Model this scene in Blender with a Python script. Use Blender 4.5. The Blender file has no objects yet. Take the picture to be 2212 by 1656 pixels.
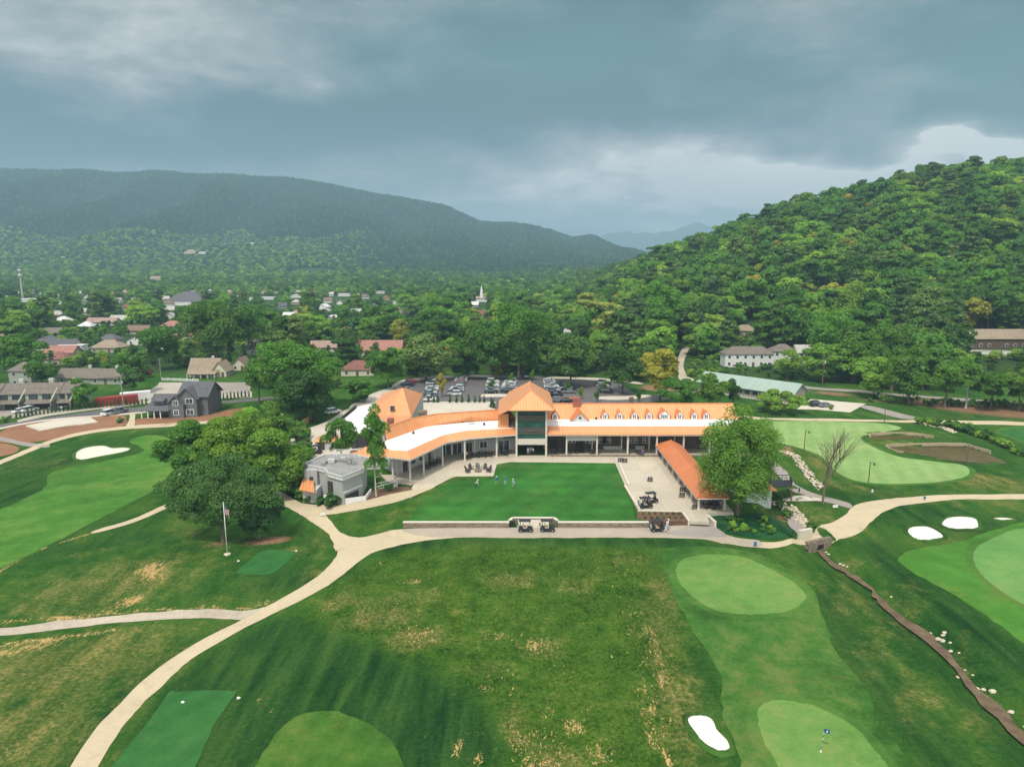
import bpy, bmesh, math, random
import numpy as np
from mathutils import Vector, Matrix
from mathutils.geometry import delaunay_2d_cdt
R = math.radians
HAZE = 0.00021
SC = bpy.context.scene
COL = SC.collection
# ------------------------------------------------------------------ camera
CAMH = 44.5; F = 1495.0; PITCH = 10.2; CX, CY = 1106.0, 828.0
cd = bpy.data.cameras.new('camera'); cam = bpy.data.objects.new('camera', cd); COL.objects.link(cam)
cam.location = (0, 0, CAMH); cam.rotation_euler = (R(90 - PITCH), 0, 0)
cd.sensor_width = 36; cd.lens = 36 * F / 2212; cd.clip_start = 1; cd.clip_end = 60000
SC.camera = cam
SC.view_settings.view_transform = 'Standard'; SC.view_settings.look = 'None'
SC.view_settings.exposure = 0.28; SC.view_settings.gamma = 1
sp, cp = math.sin(R(PITCH)), math.cos(R(PITCH))
# ------------------------------------------------------------------ sun
SUN_EL, SUN_AZ = 58, 205      # azimuth from +Y clockwise: behind the viewer
sd = bpy.data.lights.new('sun', 'SUN'); sun = bpy.data.objects.new('sun', sd); COL.objects.link(sun)
sd.energy = 2.9; sd.angle = R(7); sd.color = (1.0, 0.93, 0.80)
sdir = Vector((math.sin(R(SUN_AZ)) * math.cos(R(SUN_EL)), math.cos(R(SUN_AZ)) * math.cos(R(SUN_EL)), math.sin(R(SUN_EL))))
sun.rotation_euler = sdir.to_track_quat('Z', 'Y').to_euler(); sun.location = (0, -50, 200)
# ------------------------------------------------------------------ world
def dang(x, y):
    dx = (x - CX) / F; t = (CY - y) / F
    dy, dz = cp + sp * t, -sp + cp * t
    return math.atan2(dx, dy), math.atan2(dz, math.hypot(dx, dy))
wd = bpy.data.worlds.new('World'); SC.world = wd; wd.use_nodes = True
nt = wd.node_tree; N = nt.nodes; L = nt.links; N.clear()
class NB:
    def __init__(s, tree): s.t = tree
    def n(s, typ, **kw):
        nd = s.t.nodes.new(typ)
        for k, v in kw.items(): setattr(nd, k, v)
        return nd
    def m(s, op, a, b=None, c=None, clamp=False):
        nd = s.t.nodes.new('ShaderNodeMath'); nd.operation = op; nd.use_clamp = clamp
        for i, v in enumerate((a, b, c)):
            if v is None: continue
            if isinstance(v, (int, float)): nd.inputs[i].default_value = v
            else: s.t.links.new(v, nd.inputs[i])
        return nd.outputs[0]
    def set(s, inp, v):
        if isinstance(v, (int, float)): inp.default_value = v
        elif isinstance(v, (tuple, list)): inp.default_value = tuple(v) + ((1,) if len(v) == 3 and len(inp.default_value) == 4 else ())
        else: s.t.links.new(v, inp)
    def mix(s, f, a, b, typ='MIX'):
        nd = s.t.nodes.new('ShaderNodeMix'); nd.data_type = 'RGBA'; nd.blend_type = typ
        s.set(nd.inputs[0], f); s.set(nd.inputs[6], a); s.set(nd.inputs[7], b)
        return nd.outputs[2]
    def noise(s, vec, scale, detail=4, rough=.55, out=0, dist=0):
        nd = s.t.nodes.new('ShaderNodeTexNoise'); nd.inputs['Scale'].default_value = scale
        nd.inputs['Detail'].default_value = detail; nd.inputs['Roughness'].default_value = rough
        nd.inputs['Distortion'].default_value = dist
        if vec is not None: s.t.links.new(vec, nd.inputs['Vector'])
        return nd.outputs[out]
    def ramp(s, f, stops, interp='LINEAR'):
        nd = s.t.nodes.new('ShaderNodeValToRGB'); e = nd.color_ramp.elements; nd.color_ramp.interpolation = interp
        while len(e) < len(stops): e.new(.5)
        for i, (p, c) in enumerate(stops):
            e[i].position = p; e[i].color = tuple(c) + (1,) if len(c) == 3 else c
        s.set(nd.inputs[0], f); return nd.outputs[0]
    def sstep(s, v, a, b):
        nd = s.t.nodes.new('ShaderNodeMapRange'); nd.interpolation_type = 'SMOOTHSTEP'
        s.set(nd.inputs[0], v); s.set(nd.inputs[1], a); s.set(nd.inputs[2], b); return nd.outputs[0]
b = NB(nt)
tc = b.n('ShaderNodeTexCoord'); sep = b.n('ShaderNodeSeparateXYZ'); L.new(tc.outputs['Generated'], sep.inputs[0])
X, Y, Z = sep.outputs
az = b.m('ARCTAN2', X, Y); el = b.m('ARCSINE', Z)
zz = b.m('ADD', b.m('MAXIMUM', Z, 0), .10)
cmb = b.n('ShaderNodeCombineXYZ'); L.new(b.m('DIVIDE', X, zz), cmb.inputs[0]); L.new(b.m('DIVIDE', Y, zz), cmb.inputs[1])
deck = cmb.outputs[0]
n1 = b.noise(deck, .62, 5, .5); n2 = b.noise(deck, 1.7, 6, .55)
cmb2 = b.n('ShaderNodeCombineXYZ'); L.new(b.m('MULTIPLY', az, 2.2), cmb2.inputs[0]); L.new(b.m('MULTIPLY', el, 5.0), cmb2.inputs[1])
w1 = b.noise(cmb2.outputs[0], 1.5, 4, .5); w2 = b.noise(cmb2.outputs[0], 2.3, 4, .5, 0); 
azw = b.m('ADD', az, b.m('MULTIPLY', b.m('SUBTRACT', w1, .5), .42)); elw = b.m('ADD', el, b.m('MULTIPLY', b.m('SUBTRACT', w2, .5), .15))
def blob(x, y, sx, sy, amp):
    a, e = dang(x, y); sx = sx / F; sy = sy / F
    da = b.m('DIVIDE', b.m('SUBTRACT', azw, a), sx); de = b.m('DIVIDE', b.m('SUBTRACT', elw, e), sy)
    q = b.m('ADD', b.m('MULTIPLY', da, da), b.m('MULTIPLY', de, de))
    return b.m('MULTIPLY', b.m('EXPONENT', b.m('MULTIPLY', q, -1)), amp)
B = .47
for p in [(80, 0, 560, 130, .22), (560, 60, 260, 60, .10), (330, 140, 280, 40, .16), (1230, 90, 400, 80, -.34), (300, 290, 620, 60, -.34), (850, 225, 320, 70, -.22),
          (1200, 235, 330, 45, -.20), (1200, 400, 420, 70, .20), (1600, 430, 420, 90, .34), (1350, 330, 300, 40, .12), (1720, 40, 220, 80, .14), (2230, 130, 160, 110, -.26), (1700, 225, 420, 40, -.10),
          (2030, 195, 150, 26, .24), (1950, 262, 400, 26, -.12), (2080, 335, 130, 22, .60), (2212, 350, 120, 24, .3), (1750, 375, 200, 36, .14), (700, 180, 80, 90, -.10)]:
    B = b.m('ADD', B, blob(*p))
n3 = b.noise(deck, 4.2, 6, .6, 0, 1.2); bil = b.m('ABSOLUTE', b.m('SUBTRACT', b.noise(deck, 1.1, 6, .58, 0, .8), .5))
B = b.m('ADD', B, b.m('MULTIPLY', b.m('SUBTRACT', n1, .5), .50)); B = b.m('ADD', B, b.m('MULTIPLY', b.m('SUBTRACT', n2, .5), .34)); B = b.m('ADD', B, b.m('MULTIPLY', b.m('SUBTRACT', n3, .5), .10))
B = b.m('ADD', B, b.m('MULTIPLY', b.m('SUBTRACT', bil, .12), .5))
nA = b.noise(cmb2.outputs[0], 3.0, 8, .60, 0, .5); nB = b.noise(cmb2.outputs[0], 7.5, 6, .6, 0, .3)
B = b.m('ADD', B, b.m('MULTIPLY', b.m('SUBTRACT', nA, .5), .50)); B = b.m('ADD', B, b.m('MULTIPLY', b.m('SUBTRACT', nB, .5), b.m('MULTIPLY', b.sstep(el, R(3), R(10)), .20)))
B = b.m('ADD', b.m('MULTIPLY', b.m('SUBTRACT', B, .47), 1.6), .43)
# falling rain: faint upright streaks low over the valley
cr_ = b.n('ShaderNodeCombineXYZ'); L.new(b.m('MULTIPLY', az, 16), cr_.inputs[0]); L.new(b.m('MULTIPLY', el, 1.2), cr_.inputs[1]); rn = b.noise(cr_.outputs[0], 1.6, 3, .5)
B = b.m('ADD', B, b.m('MULTIPLY', b.m('MULTIPLY', b.m('SUBTRACT', rn, .5), .22), b.sstep(el, R(13), R(5))))
col = b.ramp(B, [(0.0, (.070, .135, .150)), (.22, (.115, .195, .215)), (.42, (.205, .26, .27)), (.62, (.325, .36, .36)), (.82, (.50, .52, .515)), (1, (.86, .84, .80))])
teal = b.m('ADD', blob(1200, 120, 380, 90, .8), blob(2230, 130, 200, 140, .8))
col = b.mix(b.m('MULTIPLY', teal, .5, clamp=True), col, (.13, .30, .275), 'MIX')
blue = blob(350, 320, 620, 80, .9)
col = b.mix(b.m('MULTIPLY', blue, .5, clamp=True), col, (.105, .185, .235), 'MIX')
pale = blob(1400, 430, 620, 90, .9)
col = b.mix(b.m('MULTIPLY', pale, .42, clamp=True), col, (.32, .335, .345), 'MIX')
# brighter thin cloud overhead and behind the viewer
hi = b.sstep(el, R(24), R(62)); bk = b.sstep(Y, .25, -.5)
bright = b.m('MAXIMUM', hi, b.m('MULTIPLY', bk, .75))
vis = b.mix(bright, col, (1.25, 1.29, 1.32))
sky = b.n('ShaderNodeTexSky'); sky.sky_type = 'NISHITA'; sky.sun_disc = False; sky.sun_elevation = R(SUN_EL); sky.sun_rotation = R(SUN_AZ)
scol = b.mix(1.0, sky.outputs[0], (.08, .08, .08), 'MULTIPLY')
fin = b.mix(.94, scol, vis)
bg = b.n('ShaderNodeBackground'); L.new(fin, bg.inputs[0]); bg.inputs[1].default_value = 1.0
wo = b.n('ShaderNodeOutputWorld'); L.new(bg.outputs[0], wo.inputs[0])
wd.cycles.sampling_method = 'MANUAL'; wd.cycles.sample_map_resolution = 512
SC.cycles.max_bounces = 5; SC.cycles.diffuse_bounces = 2; SC.cycles.glossy_bounces = 2; SC.cycles.transmission_bounces = 3
SC.cycles.transparent_max_bounces = 6; SC.cycles.volume_bounces = 0; SC.cycles.use_denoising = True
# ------------------------------------------------------------------ terrain function
def sst(x, a, c):
    t = np.clip((x - a) / (c - a), 0, 1); return t * t * (3 - 2 * t)
def tanrow(y):
    t = (CY - y) / F; return (-sp + cp * t) / (cp + sp * t)
def W0(x, y, z=0.0):      # photo direction meets the level z
    dx = (x - CX) / F; t = (CY - y) / F
    dy, dz = cp + sp * t, -sp + cp * t
    k = (z - CAMH) / dz
    return (dx * k, dy * k)
stream_dn = [W0(*p, -.8) for p in [(1768, 1186), (1790, 1208), (1815, 1226), (1848, 1248), (1884, 1276), (1930, 1324), (2002, 1374), (2063, 1434), (2112, 1495), (2190, 1572), (2300, 1680)]]
stream_up = [W0(*p, -.8) for p in [(1768, 1186), (1738, 1156), (1712, 1130), (1690, 1105), (1668, 1080)]]
def smooth(pts, closed=True, n=5):
    pts = [np.array(p, float) for p in pts]; out = []; m = len(pts)
    for i in range(m if closed else m - 1):
        if closed: p0, p1, p2, p3 = pts[i - 1], pts[i], pts[(i + 1) % m], pts[(i + 2) % m]
        else: p0, p1, p2, p3 = pts[max(i - 1, 0)], pts[i], pts[i + 1], pts[min(i + 2, m - 1)]
        for k in range(n):
            t = k / n
            out.append(.5 * (2 * p1 + (p2 - p0) * t + (2 * p0 - 5 * p1 + 4 * p2 - p3) * t * t + (3 * p1 - p0 - 3 * p2 + p3) * t ** 3))
    if not closed: out.append(pts[-1])
    return [tuple(p) for p in out]
def dist_poly(x, y, pl):
    d = np.full(np.shape(x), 1e9)
    for (ax, ay), (bx, by) in zip(pl[:-1], pl[1:]):
        vx, vy = bx - ax, by - ay; q = vx * vx + vy * vy + 1e-9
        t = np.clip(((x - ax) * vx + (y - ay) * vy) / q, 0, 1)
        d = np.minimum(d, np.hypot(x - ax - t * vx, y - ay - t * vy))
    return d
def inpoly(x, y, poly):
    x = np.asarray(x, float); y = np.asarray(y, float); c = np.zeros(x.shape, bool); n = len(poly); j = n - 1
    for i in range(n):
        xi, yi = poly[i]; xj, yj = poly[j]
        m = ((yi > y) != (yj > y)) & (x < (xj - xi) * (y - yi) / (yj - yi + 1e-12) + xi)
        c ^= m; j = i
    return c
POND1 = [(1878, 943), (1902, 940), (1953, 939.4), (1992, 943), (2016, 949), (1983, 952), (1923, 954), (1887, 951)]
POND2 = [(1917, 966), (1998, 963.4), (2076, 963), (2103, 969), (2148, 984), (2181, 1002), (2133, 1000), (2058, 993), (1983, 985), (1935, 979)]
pond1w = smooth([W0(*p, -.6) for p in POND1]); pond2w = smooth([W0(*p, -.6) for p in POND2])
rs = np.random.RandomState(3)
WV = [(rs.uniform(-1, 1), rs.uniform(-1, 1), rs.uniform(0, 6.28)) for _ in range(14)]
def waves(x, y, lam, seed=0, n=5):
    v = 0
    for i in range(n):
        a, c, ph = WV[(seed * 5 + i) % 14]; L_ = math.hypot(a, c) + 1e-6
        k = 6.283 / lam * (0.7 + .18 * i)
        v = v + np.sin((a / L_ * x + c / L_ * y) * k + ph)
    return v / n
HX = [-100, 40, 70, 100, 134, 200, 260, 332, 450, 900]; HZ = [0, 2, 7, 18, 35, 60, 79, 95, 107, 112]
MX = [-5200, -4000, -2600, -1650, -1280, -1020, -880, -640, -470, -300, -150, -10, 180, 285, 370, 512, 620, 9000]
MR = [340, 352, 360, 369, 376, 381, 390, 414, 430, 442, 476, 480, 494, 510, 509, 549, 556, 556]
MZ = [CAMH + 3200 * tanrow(r) - 12 for r in MR]
def H(x, y):
    x = np.asarray(x, float); y = np.asarray(y, float)
    h = sst(y, 106, 124) * sst(x, -46, -20) * (1 - sst(x, 56, 76)) * (1 - sst(y, 200, 215))
    calm = 1 - .92 * sst(x, -45, -30) * (1 - sst(x, 55, 70)) * sst(y, 98, 104) * (1 - sst(y, 190, 230))
    h = h + calm * (.30 * waves(x, y, 34, 0) + .14 * waves(x, y, 15, 1)) * sst(y, 20, 60)
    d = np.minimum(dist_poly(x, y, stream_dn), dist_poly(x, y, stream_up))
    h = h * sst(d, 1.5, 6) - 1.25 * (1 - sst(d, 1.1, 4.2))
    for pw in (pond1w, pond2w): h = np.where(inpoly(x, y, pw), -1.3, h)
    # wooded hill on the right
    yb = np.interp(x, [0, 60, 140, 180, 600], [330, 300, 262, 236, 232]); cr = np.interp(x, HX, HZ)
    t = np.clip((y - yb) / (540 - yb), 0, 1); prof = .35 * t + .65 * t * t * (3 - 2 * t)
    back = 1 - sst(y, 640, 1500)
    h = h + cr * prof * back * (1 + .06 * waves(x, y, 90, 2)) + sst(y, 300, 400) * sst(x, 60, 160) * 2.5 * waves(x, y, 55, 1)
    # valley floor and the mountain
    h = h + 34 * sst(y, 900, 2600) + sst(y, 900, 1500) * 9 * waves(x, y, 330, 2) * (1 - sst(x, 300, 900))
    rz = np.interp(x, MX, MZ) - 34
    xx = x + 110 * waves(x, y, 900, 1); rz2 = np.interp(xx, MX, MZ) - 34
    y0 = 1350 + 500 * sst(x, -500, 500)
    t = np.clip((y - y0) / (3200 - y0), 0, 1.0)
    prof = .25 * t + .75 * t * t
    spur = 1 + (1 - t) * t * 2.1 * waves(x + 60 * waves(x, y, 300, 0), y * .28, 380, 2) 
    m = (rz * t + rz2 * (1 - t)) * prof * spur * (1 - .7 * sst(y, 3250, 4600))
    return h + m
def Hs(x, y): return float(H(np.array([x]), np.array([y]))[0])
MT = np.concatenate([np.arange(35, 420, .6), np.geomspace(420, 7000, 900)])
def G(x, y, up=0.0):      # photo direction meets the ground
    dx = (x - CX) / F; t = (CY - y) / F
    dy, dz = cp + sp * t, -sp + cp * t
    k = MT / dy; px, py, pz = dx * k, MT, CAMH + dz * k
    g = pz - H(px, py); i = int(np.argmax(g < 0))
    if i > 0:
        f = g[i - 1] / (g[i - 1] - g[i]); wy = MT[i - 1] + f * (MT[i] - MT[i - 1])
    else: wy = 6000.0
    wx = dx / dy * wy
    return Vector((float(wx), float(wy), Hs(wx, wy) + up))
def PZ(x, y, z): wx, wy = W0(x, y, z); return Vector((wx, wy, z))
def proj(p):
    x, y, z = p[0], p[1], p[2] - CAMH
    zc = y * cp - z * sp; yc = y * sp + z * cp
    return CX + F * x / zc, CY - F * yc / zc, zc
# ------------------------------------------------------------------ materials
MATS = {}
def newmat(name):
    m = bpy.data.materials.new(name); m.use_nodes = True; t = m.node_tree; t.nodes.clear()
    MATS[name] = m; return m, NB(t)
def finish(nb, color, rough=.7, metal=0, bump=None, bstr=.3, bdist=.05, spec=.5, alpha=None, emis=None):
    p = nb.n('ShaderNodeBsdfPrincipled'); nb.set(p.inputs['Base Color'], color); nb.set(p.inputs['Roughness'], rough)
    nb.set(p.inputs['Metallic'], metal); nb.set(p.inputs['Specular IOR Level'], spec)
    if bump is not None:
        q = nb.n('ShaderNodeBump'); q.inputs['Strength'].default_value = bstr; q.inputs['Distance'].default_value = bdist
        nb.t.links.new(bump, q.inputs['Height']); nb.t.links.new(q.outputs[0], p.inputs['Normal'])
    o = nb.n('ShaderNodeOutputMaterial'); nb.t.links.new(p.outputs[0], o.inputs[0]); return p
def geo(nb): return nb.n('ShaderNodeNewGeometry').outputs['Position']
def obc(nb): return nb.n('ShaderNodeTexCoord').outputs['Object']
def simple(name, c, rough=.7, metal=0, var=.12, scale=.8, spec=.5):
    m, nb = newmat(name); P_ = geo(nb)
    n = nb.noise(P_, scale, 5, .6); n2 = nb.noise(P_, scale * 9, 3, .6)
    f = nb.m('ADD', nb.m('MULTIPLY', n, .65), nb.m('MULTIPLY', n2, .35))
    k = nb.ramp(f, [(.25, tuple(max(0, v * (1 - var * 1.6)) for v in c)), (.75, tuple(min(1, v * (1 + var * 1.3)) for v in c))])
    finish(nb, k, rough, metal, spec=spec); return m
def uvstripe(name, c1, c2, period, width, axis=0, rough=.6, metal=0, var=.1, bump=.4, wear=.3, spec=.5):
    m, nb = newmat(name); uv = nb.n('ShaderNodeUVMap'); s = nb.n('ShaderNodeSeparateXYZ'); nb.t.links.new(uv.outputs[0], s.inputs[0])
    fr = nb.m('FRACT', nb.m('DIVIDE', s.outputs[axis], period)); line = nb.m('LESS_THAN', fr, width)
    P_ = geo(nb); n = nb.noise(P_, .35, 5, .6); n2 = nb.noise(P_, 3.5, 4, .6)
    f = nb.m('ADD', nb.m('MULTIPLY', n, .6), nb.m('MULTIPLY', n2, .4))
    base = nb.ramp(f, [(.3, tuple(v * (1 - var) for v in c1)), (.72, tuple(min(1, v * (1 + var)) for v in c1))])
    # each sheet or board differs a little from its neighbour
    wn = nb.n('ShaderNodeTexWhiteNoise'); wn.noise_dimensions = '1D'
    nb.t.links.new(nb.m('FLOOR', nb.m('DIVIDE', s.outputs[axis], period)), wn.inputs['W'])
    base = nb.mix(1, base, nb.ramp(wn.outputs[0], [(0, (1 - wear * .35,) * 3), (1, (1,) * 3)]), 'MULTIPLY')
    c = nb.mix(line, base, c2)
    finish(nb, c, rough, metal, bump=line, bstr=bump, bdist=.05, spec=spec); return m
def brickmat(name, c1, c2, mortar, sx, sy, rough=.85, off=.5, ms=.02, squash=1):
    m, nb = newmat(name); uv = nb.n('ShaderNodeUVMap')
    br = nb.n('ShaderNodeTexBrick'); nb.t.links.new(uv.outputs[0], br.inputs[0]); br.offset = off
    br.inputs['Scale'].default_value = 1; br.inputs['Brick Width'].default_value = sx; br.inputs['Row Height'].default_value = sy
    br.inputs['Mortar Size'].default_value = ms; br.inputs['Mortar Smooth'].default_value = .3
    nb.set(br.inputs['Color1'], c1); nb.set(br.inputs['Color2'], c2); nb.set(br.inputs['Mortar'], mortar)
    n = nb.noise(geo(nb), 1.3, 5, .6); v = nb.ramp(n, [(.3, (.72,) * 3), (.7, (1.1,) * 3)])
    finish(nb, nb.mix(1, br.outputs[0], v, 'MULTIPLY'), rough, bump=br.outputs[1], bstr=.5); return m
COPPER = uvstripe('copper_roof', (.86, .37, .155), (.58, .21, .08), .62, .15, 0, .36, .25, .07, .5, .22)
TERRA = uvstripe('rust_roof', (.68, .22, .08), (.42, .125, .045), .55, .18, 0, .45, .1, .12, .5)
SAGE = uvstripe('sage_metal_roof', (.33, .42, .36), (.25, .33, .28), .6, .08, 0, .45, .1, .08, .4)
WHITEROOF = simple('white_membrane', (.83, .83, .82), .6, 0, .035, .3)
SHINGLE = {k: brickmat('shingle_' + k, c, tuple(v * .8 for v in c), tuple(v * .55 for v in c), .9, .28, .9, ms=.012) for k, c in
           dict(taupe=(.21, .175, .145), grey=(.125, .125, .135), brown=(.24, .165, .12), tan=(.36, .28, .20), red=(.26, .11, .085), coral=(.42, .20, .155), pink=(.42, .28, .23), pale=(.52, .49, .46), white=(.75, .74, .72)).items()}
SIDING = {k: uvstripe('siding_' + k, c, tuple(v * .75 for v in c), .25, .10, 1, .8, 0, .06, .3, .1) for k, c in
          dict(white=(.72, .72, .70), cream=(.62, .57, .44), sage=(.33, .35, .28), slate=(.13, .135, .145), tan=(.42, .36, .28), grey=(.34, .34, .33), brick=(.30, .12, .08)).items()}
BATTEN = uvstripe('board_and_batten', (.40, .41, .40), (.30, .31, .30), .35, .12, 0, .8, 0, .07, .4, .15)
STUCCO = simple('pale_render', (.50, .50, .48), .85, 0, .06, 1.2)
STONE = brickmat('fieldstone', (.33, .26, .185), (.20, .155, .115), (.10, .085, .07), .55, .24, .9, ms=.02)
STONED = brickmat('brown_stone_facing', (.17, .13, .095), (.11, .085, .065), (.07, .06, .05), .5, .22, .9, ms=.02)
CAPST = simple('cap_stone', (.58, .53, .43), .8, 0, .08, 1.5)
CREAM = simple('cream_paint', (.60, .54, .46), .6, 0, .05, 2)
WHITE = simple('white_paint', (.74, .74, .72), .55, 0, .04, 2)
DARKM = simple('dark_metal', (.035, .035, .04), .5, .3, .1, 3)
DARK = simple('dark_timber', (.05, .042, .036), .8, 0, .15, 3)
BROWNW = simple('brown_timber', (.13, .085, .055), .8, 0, .15, 3)
TEALB = simple('bronze_green_panel', (.085, .08, .068), .45, .2, .12, 2)
GREYROOF = simple('weathered_flat_roof', (.27, .265, .25), .9, 0, .2, .6)
RUBBER = simple('rubber', (.02, .02, .02), .9, 0, .1, 5)
CHROME = simple('bright_metal', (.6, .6, .6), .25, .9, .05, 5)
RED = simple('red_paint', (.33, .035, .03), .6, 0, .2, 1)
YELLOW = simple('yellow_boards', (.42, .29, .08), .8, 0, .2, 2)
def glass(name, c, rough=.08):
    m, nb = newmat(name); n = nb.noise(geo(nb), .5, 3, .5)
    finish(nb, nb.ramp(n, [(.35, tuple(v * .7 for v in c)), (.65, tuple(v * 1.3 for v in c))]), rough, 0, spec=.9); return m
GLASS = glass('window_glass', (.05, .065, .075)); TGLASS = glass('tower_glass', (.03, .08, .072), .04)
# objects that take their colour from obj.color
m, nb = newmat('paint_by_object'); oi = nb.n('ShaderNodeObjectInfo'); pp = finish(nb, oi.outputs['Color'], .28, .15, spec=.6); PAINT = m
m, nb = newmat('cloth_by_object'); oi = nb.n('ShaderNodeObjectInfo'); finish(nb, oi.outputs['Color'], .9); CLOTH = m
SKIN = simple('skin', (.45, .26, .18), .7, 0, .05, 5); HAIR = simple('hair', (.06, .04, .03), .8)
# bark and foliage
BARK = simple('bark', (.13, .10, .08), .95, 0, .3, 2.5); PALEBARK = simple('pale_bark', (.42, .39, .34), .9, 0, .25, 2.5)
def leafmat(name, lo, hi, yel, trans=.40):
    m, nb = newmat(name); oi = nb.n('ShaderNodeObjectInfo'); P_ = geo(nb)
    n = nb.noise(P_, .42, 3, .6); n2 = nb.noise(P_, 2.4, 2, .6)
    f = nb.m('ADD', nb.m('ADD', nb.m('MULTIPLY', n, .45), nb.m('MULTIPLY', n2, .35)), nb.m('MULTIPLY', oi.outputs['Random'], .34))
    c = nb.ramp(f, [(.30, lo), (.58, tuple((a + c_) / 2 for a, c_ in zip(lo, hi))), (.84, hi)])
    wn = nb.n('ShaderNodeTexWhiteNoise'); wn.noise_dimensions = '1D'; nb.t.links.new(oi.outputs['Random'], wn.inputs['W'])
    c = nb.mix(nb.m('MULTIPLY', nb.sstep(wn.outputs[0], .55, 1.0), .6), c, yel)
    d = nb.n('ShaderNodeBsdfDiffuse'); nb.set(d.inputs[0], c); tr = nb.n('ShaderNodeBsdfTranslucent'); nb.set(tr.inputs[0], nb.mix(1, c, (1.25, 1.35, .7), 'MULTIPLY'))
    gl = nb.n('ShaderNodeBsdfGlossy'); gl.inputs['Roughness'].default_value = .45; nb.set(gl.inputs[0], (.9, 1, .9))
    ms = nb.n('ShaderNodeMixShader'); ms.inputs[0].default_value = trans; nb.t.links.new(d.outputs[0], ms.inputs[1]); nb.t.links.new(tr.outputs[0], ms.inputs[2])
    m2 = nb.n('ShaderNodeMixShader'); m2.inputs[0].default_value = .015; nb.t.links.new(ms.outputs[0], m2.inputs[1]); nb.t.links.new(gl.outputs[0], m2.inputs[2])
    o = nb.n('ShaderNodeOutputMaterial'); nb.t.links.new(m2.outputs[0], o.inputs[0]); return m
LEAF = dict(
    dark=leafmat('leaves_dark', (0.034, 0.093, 0.017), (0.096, 0.230, 0.027), (0.122, 0.258, 0.025)),
    mid=leafmat('leaves_mid', (0.049, 0.130, 0.019), (0.145, 0.341, 0.038), (0.255, 0.395, 0.038)),
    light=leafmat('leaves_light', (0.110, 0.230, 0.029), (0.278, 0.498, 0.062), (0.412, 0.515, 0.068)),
    yellow=leafmat('leaves_yellow', (0.181, 0.221, 0.027), (0.461, 0.461, 0.062), (0.532, 0.368, 0.068)),
    pine=leafmat('needles', (0.044, 0.102, 0.029), (0.122, 0.212, 0.047), (0.171, 0.240, 0.054), .15),
    palepine=leafmat('pale_needles', (0.171, 0.221, 0.047), (0.362, 0.405, 0.081), (0.436, 0.424, 0.096), .2),
    shrub=leafmat('evergreen_shrub', (0.029, 0.083, 0.019), (0.072, 0.165, 0.029), (0.096, 0.185, 0.027), .1),
    far=leafmat('far_leaves_cloud_dim', (.013, .062, .034), (.034, .115, .050), (.05, .13, .05), .15),  # leaf colour darkened to paint cloud shadow on the mountain
    purple=leafmat('purple_leaves', (0.072, 0.023, 0.025), (0.145, 0.037, 0.040), (0.122, 0.037, 0.027), .1))
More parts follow.
